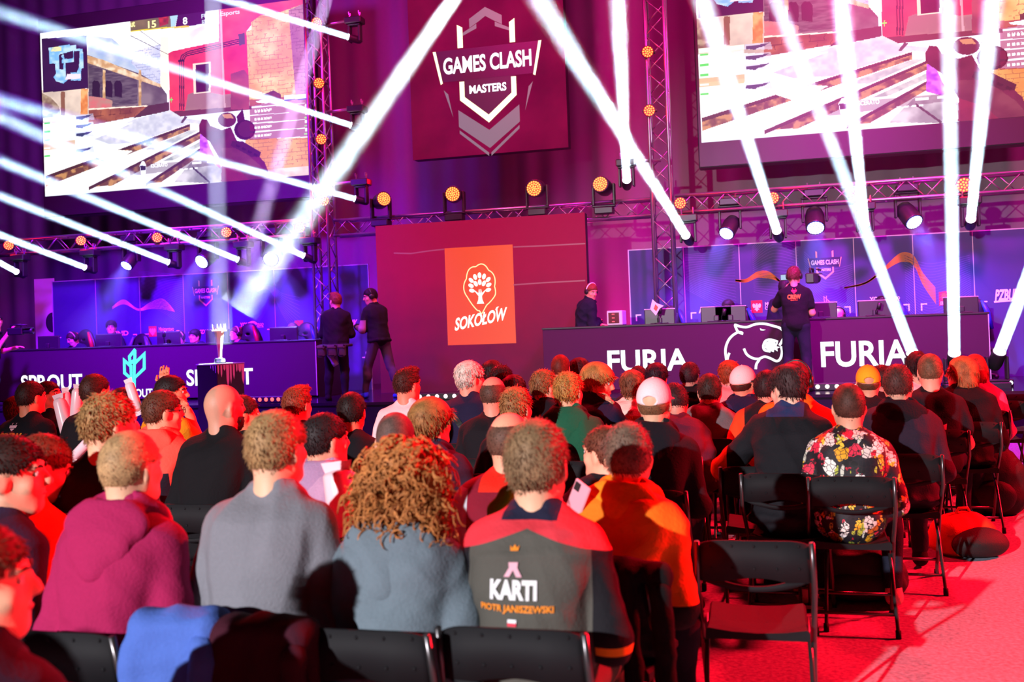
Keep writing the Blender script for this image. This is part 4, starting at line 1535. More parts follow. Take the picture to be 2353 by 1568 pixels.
class Flesh:
    """one continuous surface grown from blended ellipsoids and tapered limbs"""

    def __init__(s, lo, hi, h):
        s.h = h
        s.lo = np.array(lo, float)
        s.n = np.ceil((np.array(hi) - s.lo) / h).astype(int) + 1
        s.f = np.full(s.n, 1.0, np.float32)
        s.ax = [(s.lo[i] + h * np.arange(s.n[i])).astype(np.float32) for i in range(3)]

    def _sub(s, lo, hi):
        a = np.maximum(np.floor((np.array(lo) - s.lo) / s.h).astype(int), 0)
        b = np.minimum(np.ceil((np.array(hi) - s.lo) / s.h).astype(int) + 1, s.n)
        if np.any(b <= a):
            return None, None
        sl = tuple(slice(a[i], b[i]) for i in range(3))
        return sl, (s.ax[0][sl[0]][:, None, None], s.ax[1][sl[1]][None, :, None], s.ax[2][sl[2]][None, None, :])

    def _mix(s, sl, d, k, op):
        a = s.f[sl]
        if op == 'sub':
            hh = np.maximum(k - np.abs(a + d), 0) / k
            s.f[sl] = np.maximum(a, -d) + hh * hh * k / 4
        else:
            hh = np.maximum(k - np.abs(a - d), 0) / k
            s.f[sl] = np.minimum(a, d) - hh * hh * k / 4

    def ell(s, c, r, R=None, k=.02, op='add'):
        c, r = np.array(c, float), np.array(r, float)
        pad = k + 2.5 * s.h
        ext = r if R is None else np.sqrt(((R * r) ** 2).sum(1))
        sl, g = s._sub(c - ext - pad, c + ext + pad)
        if sl is None:
            return s
        x, y, z = g[0] - np.float32(c[0]), g[1] - np.float32(c[1]), g[2] - np.float32(c[2])
        if R is not None:
            R = R.astype(np.float32)
            x, y, z = R[0, 0] * x + R[1, 0] * y + R[2, 0] * z, R[0, 1] * x + R[1, 1] * y + R[2, 1] * z, R[0, 2] * x + R[1, 2] * y + R[2, 2] * z
        r = r.astype(np.float32)
        x, y, z = x / r[0], y / r[1], z / r[2]
        k0 = np.sqrt(x * x + y * y + z * z)
        k1 = np.sqrt((x / r[0]) ** 2 + (y / r[1]) ** 2 + (z / r[2]) ** 2) + 1e-6
        s._mix(sl, k0 * (k0 - 1) / k1, k, op)
        return s

    def cap(s, a, b, ra, rb=None, k=.02, op='add'):
        rb = ra if rb is None else rb
        a, b = np.array(a, float), np.array(b, float)
        m = max(ra, rb) + k + 2.5 * s.h
        sl, g = s._sub(np.minimum(a, b) - m, np.maximum(a, b) + m)
        if sl is None:
            return s
        ab = (b - a).astype(np.float32)
        x, y, z = g[0] - np.float32(a[0]), g[1] - np.float32(a[1]), g[2] - np.float32(a[2])
        t = np.clip((x * ab[0] + y * ab[1] + z * ab[2]) / np.float32(ab.dot(ab) + 1e-9), 0, 1)
        d = np.sqrt((x - t * ab[0]) ** 2 + (y - t * ab[1]) ** 2 + (z - t * ab[2]) ** 2) - (ra + (rb - ra) * t)
        s._mix(sl, d.astype(np.float32), k, op)
        return s

    def chain(s, pts, rs, k=.02):
        for i in range(len(pts) - 1):
            s.cap(pts[i], pts[i + 1], rs[i], rs[i + 1], k)
        return s

    def cut(s, o, n):
        """keep the side where (p-o).n > 0"""
        n = np.array(n, float)
        n /= np.linalg.norm(n)
        d = (s.ax[0][:, None, None] - o[0]) * n[0] + (s.ax[1][None, :, None] - o[1]) * n[1] + (s.ax[2][None, None, :] - o[2]) * n[2]
        s.f = np.maximum(s.f, -d.astype(np.float32))
        return s

    def skin(s):
        f = s.f
        f[0], f[-1], f[:, 0], f[:, -1], f[:, :, 0], f[:, :, -1] = 1, 1, 1, 1, 1, 1
        sg = f < 0
        c = np.zeros(np.array(f.shape) - 1, np.int8)
        for dx in (0, 1):
            for dy in (0, 1):
                for dz in (0, 1):
                    c += sg[dx:f.shape[0] - 1 + dx, dy:f.shape[1] - 1 + dy, dz:f.shape[2] - 1 + dz]
        act = (c > 0) & (c < 8)
        I = np.argwhere(act)
        cor = [(dx, dy, dz) for dx in (0, 1) for dy in (0, 1) for dz in (0, 1)]
        fv = np.stack([f[I[:, 0] + a, I[:, 1] + b, I[:, 2] + e] for a, b, e in cor], 1)
        P = np.zeros((len(I), 3))
        cnt = np.zeros(len(I))
        for a in range(8):
            for b in range(a + 1, 8):
                ca, cb = np.array(cor[a]), np.array(cor[b])
                if np.abs(ca - cb).sum() != 1:
                    continue
                m = (fv[:, a] < 0) != (fv[:, b] < 0)
                t = fv[m, a] / (fv[m, a] - fv[m, b])
                P[m] += ca + t[:, None] * (cb - ca)
                cnt[m] += 1
        V = s.lo + s.h * (I + P / cnt[:, None])
        N = np.stack([fv[:, 4:].mean(1) - fv[:, :4].mean(1), fv[:, [2, 3, 6, 7]].mean(1) - fv[:, [0, 1, 4, 5]].mean(1), fv[:, 1::2].mean(1) - fv[:, 0::2].mean(1)], 1)
        N /= np.linalg.norm(N, axis=1)[:, None] + 1e-9
        vid = np.full(c.shape, -1, np.int32)
        vid[act] = np.arange(len(I))
        Q = []
        for axn in range(3):
            sh = [slice(1, -1)] * 3
            lo_ = list(sh)
            hi_ = list(sh)
            lo_[axn] = slice(0, -1)
            hi_[axn] = slice(1, None)
            A, B = sg[tuple(lo_)], sg[tuple(hi_)]
            J = np.argwhere(A != B)
            if not len(J):
                continue
            flip = A[tuple(J.T)]
            off = np.ones(3, int)
            off[axn] = 0
            J = J + off
            u, w = [(1, 2), (2, 0), (0, 1)][axn]
            eu, ew = np.zeros(3, int), np.zeros(3, int)
            eu[u] = 1
            ew[w] = 1
            q = [vid[tuple((J - eu - ew).T)], vid[tuple((J - ew).T)], vid[tuple(J.T)], vid[tuple((J - eu).T)]]
            q = np.stack(q, 1)
            q[~flip] = q[~flip][:, ::-1]
            Q.append(q)
        Q = np.concatenate(Q)
        Q = Q[(Q >= 0).all(1)]
        return V, N, Q


def relax(V, Q, it=1, k=.5):
    for _ in range(it):
        acc = np.zeros_like(V)
        n = np.zeros(len(V))
        for i in range(4):
            np.add.at(acc, Q[:, i], V[Q[:, (i + 1) % 4]] + V[Q[:, (i + 3) % 4]])
            np.add.at(n, Q[:, i], 2)
        V = V * (1 - k) + k * acc / np.maximum(n, 1)[:, None]
    return V


def folds(V, N, amp, seed, fr=.75):
    r = np.random.default_rng(seed)
    d = np.zeros(len(V))
    for i in range(5):
        kv = r.normal(size=3) * np.array([.8, .6, 1.2])
        kv *= (14 + 9 * i) * fr / np.linalg.norm(kv)
        kw = r.normal(size=3) * 6
        a = np.sin(V @ kv + r.uniform(0, 6) + 1.8 * np.sin(V @ kw + r.uniform(0, 6)))
        d += (1 - np.abs(a) * 1.6) * .6 / (1 + .5 * i)
    return V + N * (amp * d)[:, None]


def norm(a):
    return a / (np.linalg.norm(a, axis=-1, keepdims=True) + 1e-9)


def strands(V, N, n, L, rad, crown, lift, rng, down=.35, rough=.35, swirl=.5, tw=0.0):
    """short tapering locks combed away from the crown"""
    idx = rng.choice(len(V), n, replace=len(V) < n)
    p, nn = V[idx], N[idx]
    fl = p - crown
    fl = fl - nn * (fl * nn).sum(1, keepdims=True)
    fl = norm(fl) + swirl * np.cross(nn, norm(fl)) + np.array([0, 0, -down])
    fl = norm(fl + rough * rng.normal(size=p.shape))
    LL = (L * rng.uniform(.55, 1.3, n))[:, None]
    d1 = norm(nn * lift + fl)
    d2 = norm(d1 + fl * .7 - np.array([0, 0, .25]) + tw * rng.normal(size=p.shape))
    p0 = p - nn * .005
    p1 = p0 + d1 * LL * .55
    p2 = p1 + d2 * LL * .5
    u = norm(np.cross(d1, nn + .01))
    rr = (rad * rng.uniform(.7, 1.4, n))[:, None]
    vs = np.stack([p0 + u * rr, p0 - u * rr, p0 + nn * rr, p1 + u * rr * .8, p1 - u * rr * .8, p1 + nn * rr * .8, p2], 1)
    b = (np.arange(n) * 7)[:, None]
    Qs = np.concatenate([b + np.array([[0, 1, 4, 3]]), b + np.array([[1, 2, 5, 4]]), b + np.array([[2, 0, 3, 5]])])
    Ts = np.concatenate([b + np.array([[3, 4, 6]]), b + np.array([[4, 5, 6]]), b + np.array([[5, 3, 6]])])
    return vs.reshape(-1, 3), Qs, Ts


def curls(roots, dirs, L, rr, n, rng, rad=.0045):
    """corkscrew locks"""
    vs, qs = [], []
    m = 16
    for c in range(n):
        p, d = roots[c], dirs[c]
        d = d / np.linalg.norm(d)
        u = np.cross(d, [.3, .5, .8])
        u /= np.linalg.norm(u)
        w = np.cross(d, u)
        ph = rng.uniform(0, 6.28)
        LL = L * rng.uniform(.6, 1.2)
        tr = rng.uniform(1.6, 3.0)
        s0 = len(vs)
        for i in range(m):
            t = i / (m - 1)
            a = ph + t * tr * 6.28
            q = p + d * LL * t + np.array([0, 0, -1.0]) * LL * .5 * t * t + rr * (.4 + .6 * math.sin(min(1, t * 2) * 1.57)) * (math.cos(a) * u + math.sin(a) * w)
            r = rad * (1.15 - .6 * t)
            for b in range(4):
                e = b * 1.5708
                vs.append(q + r * (math.cos(e) * d * .6 + math.sin(e) * (math.cos(a) * u + math.sin(a) * w) + .8 * math.cos(e) * np.array([0, 0, 1])))
        for i in range(m - 1):
            for b in range(4):
                qs.append((s0 + i * 4 + b, s0 + i * 4 + (b + 1) % 4, s0 + (i + 1) * 4 + (b + 1) % 4, s0 + (i + 1) * 4 + b))
    return np.array(vs), np.array(qs)


SKIN = {}


def skinmat(c):
    if c not in SKIN:
        m = mat('skin', c, rough=.5, bump=.12, scale=220, vary=.06, spec=.35)
        b = m.node_tree.nodes['Principled BSDF']
        b.inputs['Subsurface Weight'].default_value = 0.0
        SKIN[c] = m
    return SKIN[c]


_hair = {}


def hairmat(c):
    if c not in _hair:
        m, nt, b = nodes_of('hair')
        b.inputs['Roughness'].default_value = .6
        b.inputs['Specular IOR Level'].default_value = .25
        tc = nt.nodes.new('ShaderNodeTexCoord')
        mixes = None
        base = lin(c)
        for sc_, lo, hi in ((28, .75, 1.3), (190, .65, 1.3)):
            n = nt.nodes.new('ShaderNodeTexNoise')
            n.inputs['Scale'].default_value = sc_
            n.inputs['Detail'].default_value = 3
            nt.links.new(tc.outputs['Object'], n.inputs['Vector'])
            mr = nt.nodes.new('ShaderNodeMapRange')
            mr.inputs[1].default_value, mr.inputs[2].default_value = .3, .7
            mr.inputs[3].default_value, mr.inputs[4].default_value = lo, hi
            nt.links.new(n.outputs['Fac'], mr.inputs[0])
            mx = nt.nodes.new('ShaderNodeVectorMath')
            mx.operation = 'SCALE'
            if mixes is None:
                mx.inputs[0].default_value = base
            else:
                nt.links.new(mixes, mx.inputs[0])
            nt.links.new(mr.outputs[0], mx.inputs['Scale'])
            mixes = mx.outputs[0]
        nt.links.new(mixes, b.inputs['Base Color'])
        _hair[c] = m
    return _hair[c]


eye_w = mat('eye_white', 'e8e4e0', rough=.25)
eye_d = mat('eye_iris', '2a1c14', rough=.2)
lipm = mat('lip', 'b06058', rough=.45)
denim = cloth('1c2030', 'trousers')
blackc = cloth('121216', 'trousers')


class P3:
    pass


def joints(o, ts=1.0):
    J = P3()
    L = math.radians(o.get('lean', 7))
    sl = math.radians(o.get('slouch', 8))
    b = o.get('b', 1.0)
    stand = o.get('pose', 'sit') == 'stand'
    z0 = .98 if stand else .57
    zb = 0 if stand else .45
    J.R1 = rx(-L)
    J.R2 = rx(-L - sl)
    sw = math.radians(o.get('side', 0))
    J.R1 = ry(sw) @ J.R1
    J.R2 = ry(sw * 1.3) @ J.R2
    S = lambda p: np.array([p[0], p[1], zb + (p[2] - zb) * ts])
    pel = np.array([0, 0, z0])
    ch = pel + J.R1 @ np.array([0, 0, .26])
    c7 = ch + J.R2 @ np.array([0, -.01, .255])
    nod = math.radians(o.get('nod', 0))
    J.RH = rz_(math.radians(o.get('turn', 0))) @ rx(nod) @ ry(math.radians(o.get('tilt', 0)))
    hc = c7 + (J.R2 * .5 + np.eye(3) * .5) @ np.array([0, .025, .045]) + (J.RH @ np.array([0, .012, .108]))
    J.pel, J.ch, J.c7, J.hc = S(pel), S(ch), S(c7), S(hc)
    J.hc = J.c7 + (hc - c7)
    J.sh, J.el, J.wr, J.hd, J.hip, J.kn, J.an, J.to = {}, {}, {}, {}, {}, {}, {}, {}
    arms = o.get('arms', ('lap', 'lap'))
    for s, side in ((-1, 0), (1, 1)):
        R = J.R2
        sh = J.c7 + R @ np.array([s * .152 * (.55 + .45 * b), .014, -.088])
        a = arms[side]
        if not isinstance(a, str):
            el, wr = sh + np.array(a[0]) * [1, 1, 1], sh + np.array(a[1])
        elif a == 'lap':
            el = sh + R @ np.array([s * o.get('tuck', .074), .025, -.265])
            wr = np.array([s * .10, el[1] + .23, .64])
        elif a == 'phone':
            el = sh + R @ np.array([s * .05, .09, -.26])
            wr = el + np.array([-s * .12, .17, .12])
        elif a == 'chin':
            el = sh + np.array([s * .0, .20, -.20])
            wr = J.hc + J.RH @ np.array([s * .03, .12, -.15])
        elif a == 'crossed':
            el = sh + R @ np.array([s * .06, .06, -.28])
            wr = el + np.array([-s * .24, .17, .03 + .03 * s])
        elif a == 'down':
            el = sh + np.array([s * .06, -.02, -.29])
            wr = el + np.array([s * .02, .07, -.25])
        elif a == 'up':
            el = sh + np.array([s * .08, .16, .10])
            wr = el + np.array([-s * .02, .06, .25])
        elif a == 'fore':
            el = sh + np.array([s * .06, .04, -.27])
            wr = el + np.array([-s * .06, .23, .05])
        elif a == 'eye':                                    # hand up at a camera on the shoulder
            el = sh + np.array([s * .13, .16, -.20])
            wr = sh + np.array([s * -.02, .30, .06])
        J.sh[s], J.el[s], J.wr[s] = sh, el, wr
        J.hd[s] = norm(wr - el)
        if stand:
            st_ = o.get('stance', (.0, .0))
            J.hip[s] = S((s * .09, 0, .93))
            J.kn[s] = S((s * .12, .03 + st_[side] * .5, .50))
            J.an[s] = S((s * .13, -.03 + st_[side], .085))
            J.to[s] = J.an[s] + np.array([s * .03, .15, -.055])
        else:
            J.hip[s] = np.array([s * .095, .03, .56])
            J.kn[s] = np.array([s * (.13 + .05 * o.get('open', .5)), .45, .53])
            J.an[s] = np.array([s * (.12 + .05 * o.get('open', .5)), .43 + o.get('feet', 0), .09])
            J.to[s] = J.an[s] + np.array([s * .03, .15, -.055])
    return J


def head_of(S, J, hs, simple=False, k0=.03):
    R = J.RH * hs
    c = J.hc
    A = lambda x, y, z: c + R @ np.array([x, y, z])
    Rn = J.RH
    e = lambda p, r, k=.02, op='add', Rr=None: S.ell(A(*p), np.array(r) * hs, Rn if Rr is None else Rn @ Rr, k, op)
    e((0, -.012, .03), (.075, .096, .09), k0)
    e((0, -.042, .0), (.066, .062, .07), .03)
    e((0, .03, -.04), (.060, .066, .078), .03)
    e((0, .066, -.093), (.028, .024, .022), .03)
    for s in (-1, 1):
        S.cap(A(s * .058, .0, -.06), A(s * .024, .066, -.098), .016 * hs, .014 * hs, .03)
        e((s * .042, .06, -.028), (.022, .022, .02), .02)
        e((s * .079, -.006, -.010), (.010, .024, .036), .008, 'add', rz_(s * .35) @ rx(-.2))
        e((s * .095, -.001, -.008), (.009, .013, .022), .006, 'sub', rz_(s * .35) @ rx(-.2))
        e((s * .032, .098, .008), (.019, .016, .012), .012, 'sub')
    S.cap(A(-.042, .080, .030), A(.042, .080, .030), .011 * hs, None, .018)
    S.cap(A(0, .088, .022), A(0, .112, -.020), .008 * hs, .012 * hs, .012)
    e((0, .104, -.024), (.017, .012, .009), .01)
    S.cap(A(-.02, .087, -.052), A(.02, .087, -.052), .0075 * hs, None, .008)
    S.cap(A(-.018, .086, -.064), A(.018, .086, -.064), .008 * hs, None, .006)
    nb = J.c7 + J.R2 @ np.array([0, .035, -.02])
    S.cap(A(0, -.022, -.055), nb, .054 * hs, .060, .04)
    S.cap(A(0, -.045, -.03), J.c7 + J.R2 @ np.array([0, .0, -.02]), .042 * hs, .05, .03)


def torso_of(S, J, off, b, low=True):
    R1, R2 = J.R1, J.R2
    if low:
        S.ell(J.pel + np.array([0, 0, -.01]), (.168 * b + off, .128 * b + off, .12 + off), R1, .05)
    S.ell((J.pel + J.ch) / 2 + np.array([0, .01, 0]), (.140 * b + off, .116 * b + off, .19 + off), R1, .08)
    S.ell(J.ch + R2 @ np.array([0, .0, .03]), (.148 * b + off, .112 * b + off, .195 + off), R2, .08)
    S.cap(J.sh[-1] + R2 @ np.array([.02, -.01, -.0]), J.sh[1] + R2 @ np.array([-.02, -.01, -.0]), .052 + off, None, .09)
    for s in (-1, 1):
        S.ell(J.ch + R2 @ np.array([s * .075 * b, -.055 * b, .09]), (.075 + off, .055 + off, .12 + off), R2, .05)
        S.cap(J.c7 + R2 @ np.array([s * .028, .01, .012]), J.sh[s] + R2 @ np.array([-s * .03, 0, .01]), .040 + off * .7, .046 + off * .9, .05)


def arm_of(S, J, s, off, to=1.0, b=1.0, up_only=False):
    sh, el, wr = J.sh[s], J.el[s], J.wr[s]
    S.cap(sh, sh + (el - sh) * (1 if not up_only else up_only), .054 * (.5 + .5 * b) + off, (.044 if not up_only else .054) + off, .022)
    if not up_only:
        S.cap(el, el + (wr - el) * to, .043 + off, .032 + off, .03)


def leg_of(S, J, s, off):
    S.cap(J.hip[s], J.kn[s], .085 + off, .058 + off, .05)
    S.cap(J.kn[s], J.an[s] + np.array([0, 0, .03]), .054 + off, .040 + off, .03)
    S.ell(J.kn[s] * .7 + J.an[s] * .3 + np.array([0, -.02, 0]), (.052 + off, .056 + off, .10 + off), None, .03)


def hand_of(S, J, s, grip='soft'):
    """palm, four unequal bent fingers and a thumb leaving the side of the palm"""
    w = J.wr[s]
    d = J.hd[s] if J.hd[s].ndim else J.hd[s]
    up = np.array([0, 0, 1.0])
    sd = np.cross(d, up)
    sd = sd / (np.linalg.norm(sd) + 1e-6)
    nrm = np.cross(sd, d)
    S.cap(w - d * .03, w + d * .02, .030, .028, .02)
    pc = w + d * .06
    S.cap(pc - sd * .022 - d * .02, pc + sd * .022 - d * .02, .018, .018, .02)
    S.cap(pc - sd * .026 + d * .02, pc + sd * .026 + d * .02, .015, .015, .02)
    curl = {'soft': .35, 'grip': .95, 'flat': .12}.get(grip, .35)
    for i, (x, L) in enumerate(((-.030, .062), (-.010, .072), (.010, .068), (.029, .054))):
        p = pc + sd * x + d * .030
        a = curl
        dd = d
        for j in range(3):
            dd = dd * math.cos(a) - nrm * math.sin(a)
            q = p + dd * L * (.45, .32, .25)[j]
            S.cap(p, q, .0088 - .0006 * j, .0082 - .0006 * j, .004)
            p = q
    th = -s
    p = pc + sd * th * .028 - d * .03
    q = p + sd * th * .030 + d * .030 - nrm * .012
    S.cap(p, q, .013, .011, .012)
    S.cap(q, q + d * .032 - nrm * .012 * (1 + curl), .0105, .009, .005)


HAIRST = {  # shell thickness, lock length, lift, down, roughness, nape drop, fringe height
    'short': (.011, .020, .5, .25, .42, -.080, .058),
    'crop': (.010, .013, .45, .2, .30, -.075, .060),
    'buzz': (.005, .006, .4, .2, .4, -.078, .058),
    'messy': (.010, .028, .45, .15, .50, -.085, .052),
    'full': (.014, .034, .18, .35, .25, -.090, .050),
    'bowl': (.018, .045, .08, .6, .16, -.085, .045),
    'quiff': (.009, .022, .6, .0, .35, -.075, .062),
}


def make_hair(t, J, hs, style, color, n, h, rng, label=None, capped=False):
    R = J.RH
    c = J.hc
    A = lambda x, y, z: c + R @ (np.array([x, y, z]) * hs)
    box = .24 if style in ('long', 'curly', 'tail') else .16
    lo, hi = c - box * hs, c + box * hs
    if style in ('long', 'curly', 'tail'):
        lo = lo - np.array([.03, 0, .20])
        hi = hi + np.array([.03, 0, 0])
    S = Flesh(lo, hi, h)
    e = lambda p, r, k=.02: S.ell(A(*p), np.array(r) * hs, R, k)
    st = HAIRST.get(style)
    T = None
    crown = A(0, -.04, .13)
    if style == 'balding':
        t_ = .008
        e((0, -.042, .0), (.066 + t_, .062 + t_, .072 + t_))
        e((0, -.012, .022), (.075 + t_, .096 + t_, .084))
        S.cut(A(0, -.09, -.075), R @ np.array([0, -.55, 1]))
        S.ell(A(0, .045, .10), np.array((.062, .125, .085)) * hs, R, .02, 'sub')
        st = (.008, .014, .4, .4, .4, 0, 0)
    elif st:
        t_ = st[0]
        e((0, -.012, .03), (.075 + t_, .096 + t_, .09 + t_))
        e((0, -.042, .0), (.066 + t_, .062 + t_, .072 + t_))
        if style == 'quiff':
            e((0, .05, .11), (.055, .05, .025), .03)
        if style == 'bowl':
            e((0, -.01, .04), (.094, .108, .082), .03)
            e((0, -.05, -.01), (.082, .06, .06), .03)
        if style == 'full':
            e((0, -.02, .06), (.088, .10, .072), .03)
        y0, y1 = -.105, .088
        z0, z1 = st[5], st[6]
        nrm = np.array([0, -(z1 - z0), (y1 - y0)])
        S.cut(A(0, y0, z0), R @ nrm)
        if style not in ('bowl',):
            for s in (-1, 1):                                # clear around the ears
                S.ell(A(s * .088, .010, -.018), np.array((.03, .032, .042)) * hs, R, .012, 'sub')
    elif style == 'long':
        e((0, -.012, .035), (.088, .108, .096))
        e((0, -.05, -.06), (.086, .062, .13), .04)
        for s in (-1, 1):
            S.cap(A(s * .07, .0, .0), A(s * .085, -.02, -.20), .030 * hs, .022 * hs, .03)
            S.cap(A(s * .045, -.06, -.05), A(s * .06, -.075, -.25), .04 * hs, .022 * hs, .03)
        S.ell(A(0, .105, -.04), np.array((.10, .085, .115)) * hs, R, .01, 'sub')
        st = (.01, .085, .05, 2.0, .12, 0, 0)
    elif style == 'tail':
        e((0, -.012, .03), (.083, .104, .098))
        e((0, -.05, .0), (.072, .064, .07))
        S.ell(A(0, -.135, .06), np.array((.035, .035, .04)) * hs, R, .03)
        S.cap(A(0, -.14, .05), A(0, -.13, -.10), .03 * hs, .018 * hs, .03)
        S.cut(A(0, -.10, -.06), R @ np.array([0, -.60, 1.0]))
        st = (.01, .05, .1, .5, .2, 0, 0)
    elif style == 'curly':
        e((0, -.01, .035), (.112, .118, .105))
        e((0, -.05, -.06), (.125, .085, .12), .05)
        e((0, -.06, -.19), (.138, .072, .12), .05)
        S.ell(A(0, .11, -.03), np.array((.06, .085, .10)) * hs, R, .01, 'sub')
        st = (.01, .07, .5, .6, .8, 0, 0)
    if capped:
        S.cut(A(0, 0, .012), R @ np.array([0, .14, -1.0]))
        n = n // 5
        st = (st[0], .012) + tuple(st[2:])
    V, N, Q = S.skin()
    V = relax(V, Q, 1)
    if style == 'curly':
        V = folds(V, N, .008, 3, 2.2)
        k = 1500
        idx = rng.choice(len(V), k)
        d = norm(N[idx] * .55 + np.array([0, 0, -.55]) + .45 * rng.normal(size=(k, 3)))
        Vs, Qs = curls(V[idx] - N[idx] * .012, d, .075, .013, k, rng)
        V2 = np.concatenate([V, Vs])
        Q2 = np.concatenate([Q, Qs + len(V)])
        me = np_mesh('hair', V2, Q2)
    elif n:
        if style == 'full':
            V = folds(V, N, .0012, 5, 3)
        Vs, Qs, Ts = strands(V, N, n, st[1] * hs, .0030 if st[1] > .02 else .0022, crown, st[2], rng, st[3], st[4])
        me = np_mesh('hair', np.concatenate([V, Vs]), np.concatenate([Q, Qs + len(V)]), Ts + len(V))
    else:
        me = np_mesh('hair', V, Q)
    o = add_obj('hair', me, t, hairmat(color))
    if label:
        o['label'] = label
    return o


def person(label, X, Y, ztop, o, zbase=0.0):
    """X, Y = where the head is; ztop = height of the crown"""
    rng = np.random.default_rng(abs(hash_(label)) % (2 ** 31))
    hs, b = o.get('hs', 1.0), o.get('b', 1.0)
    stand = o.get('pose', 'sit') == 'stand'
    yaw = math.radians(o.get('yaw', 0))
    J = joints(o)
    zb = 0 if stand else .45
    top1 = J.hc[2] + .12 * hs
    ts = float(np.clip((ztop - zbase - zb - (J.hc[2] - J.c7[2]) - .12 * hs) / (J.c7[2] - zb), .72, 1.35))
    J = joints(o, ts)
    dz = (ztop - zbase) - (J.hc[2] + .12 * hs)
    off = rz_(yaw) @ np.array([J.hc[0], J.hc[1], 0])
    t = thing('person', label, 'person', (X - off[0], Y - off[1], zbase), yaw, o.get('group', 'seated spectators'))
    h = o.get('h', .009 if Y < 3.2 else (.0105 if Y < 6 else .0125))
    allp = [J.pel, J.ch, J.c7, J.hc] + [d[s] for d in (J.sh, J.el, J.wr) for s in (-1, 1)]
    lo = np.min(allp, 0) - .24
    hi = np.max(allp, 0) + .24
    hi[2] = max(hi[2], J.hc[2] + .16)
    # body: one surface, head to hands
    S = Flesh(lo, hi, h)
    torso_of(S, J, -.006, b)
    for s in (-1, 1):
        arm_of(S, J, s, -.004, 1.0, b)
        hand_of(S, J, s, o.get('grip', 'soft'))
    head_of(S, J, hs)
    V, N, Q = S.skin()
    V = relax(V, Q, 1, .4)
    add_obj('body', np_mesh('body', V, Q), t, skinmat(o.get('skin', 'd8a486')))
    # eyes and lips
    R = J.RH
    A = lambda x, y, z: J.hc + R @ (np.array([x, y, z]) * hs)
    for s in (-1, 1):
        c = A(s * .032, .0795, .008)
        dd, u, w = frame(R @ np.array([s * .08, 1, 0]))
        n_ = 10
        vs = [c + .0108 * hs * (math.cos(a) * dd + math.sin(a) * (math.cos(2 * math.pi * i / n_) * u + math.sin(2 * math.pi * i / n_) * w)) for a in (0, .25, .5, .9, 1.4) for i in range(n_)]
        eo = MB().add(vs, [(j * n_ + i, j * n_ + (i + 1) % n_, (j + 1) * n_ + (i + 1) % n_, (j + 1) * n_ + i) for j in range(4) for i in range(n_)]).build('eye', [eye_w, eye_d], t, True)
        for i, pg in enumerate(eo.data.polygons):
            if i < 20:
                pg.material_index = 1
    if o.get('face'):
        for s in (-1, 1):
            MB().tube([A(s * .016, .096, .026), A(s * .034, .094, .032), A(s * .05, .082, .028)], [.004, .005, .003], 6).build('eyebrow', hairmat(o['hair'][1] if o.get('hair') else '3a2a1c'), t, True)
        MB().tube([A(-.022, .090, -.058), A(-.01, .0965, -.056), A(.01, .0965, -.056), A(.022, .090, -.058)], [.002, .0045, .0045, .002], 6).build('lips', lipm, t, True)
    # garment
    kind, tm = o.get('top', ('sweater', '303040'))[:2]
    off_ = {'tee': .010, 'sweater': .018, 'hoodie': .026, 'jacket': .030, 'coat': .036, 'shirt': .016}[kind]
    m = cloth(tm, kind) if isinstance(tm, str) else (tm(J) if callable(tm) else tm)
    S = Flesh(lo - .03, hi + .03, h)
    torso_of(S, J, off_, b)
    for s in (-1, 1):
        if kind == 'tee' or kind == 'shirt':
            arm_of(S, J, s, off_ + .006, 1, b, up_only=.62 if kind == 'tee' else .95)
        else:
            arm_of(S, J, s, off_, .93, b)
            e = J.el[s] + (J.wr[s] - J.el[s]) * .9
            S.cap(e, e + J.hd[s] * .01, .036 + off_ * .6, None, .02)
    # collar: a rolled band around the neck
    ring = []
    cr = .066 + off_ * .35
    for i in range(13):
        a = 2 * math.pi * i / 12
        ring.append(J.c7 + J.R2 @ np.array([cr * math.cos(a), .035 + cr * 1.0 * math.sin(a), .012 + (.018 if kind in ('jacket', 'coat', 'hoodie') else 0) - .03 * math.sin(a)]))
    S.chain(ring, [.011 + off_ * .25] * 13, .02)
    if kind in ('jacket', 'coat', 'sweater', 'hoodie'):      # hem band
        hem = [J.pel + J.R1 @ np.array([(.165 * b + off_) * math.cos(a), (.125 * b + off_) * math.sin(a), -.06]) for a in np.linspace(0, 2 * math.pi, 15)]
        S.chain(hem, [.014] * 15, .03)
    V, N, Q = S.skin()
    V = relax(V, Q, 1, .4)
    V = folds(V, N, .8 * {'tee': .008, 'sweater': .008, 'hoodie': .011, 'jacket': .013, 'coat': .012, 'shirt': .007}[kind] * o.get('fold', 1.0), abs(hash_(label)) % 9999)
    top = add_obj({'tee': 'tshirt'}.get(kind, kind), np_mesh(kind, V, Q), t, m)
    J.topVQ = (V, Q)
    # trousers and shoes
    lo2 = np.min([J.hip[-1], J.kn[-1], J.an[-1], J.hip[1], J.kn[1], J.an[1], J.pel], 0) - .20
    hi2 = np.max([J.hip[-1], J.kn[-1], J.an[-1], J.hip[1], J.kn[1], J.an[1], J.pel], 0) + .20
    S = Flesh(lo2, hi2, max(h, .013))
    S.ell(J.pel + np.array([0, 0, -.02]), (.165 * b, .125 * b, .11), J.R1, .05)
    for s in (-1, 1):
        leg_of(S, J, s, .010)
    V, N, Q = S.skin()
    V = folds(relax(V, Q, 1, .4), N, .005, 77)
    bt = o.get('bottom')
    add_obj('trousers', np_mesh('trousers', V, Q), t, denim if bt is None else (cloth(bt, 'trousers') if isinstance(bt, str) else bt))
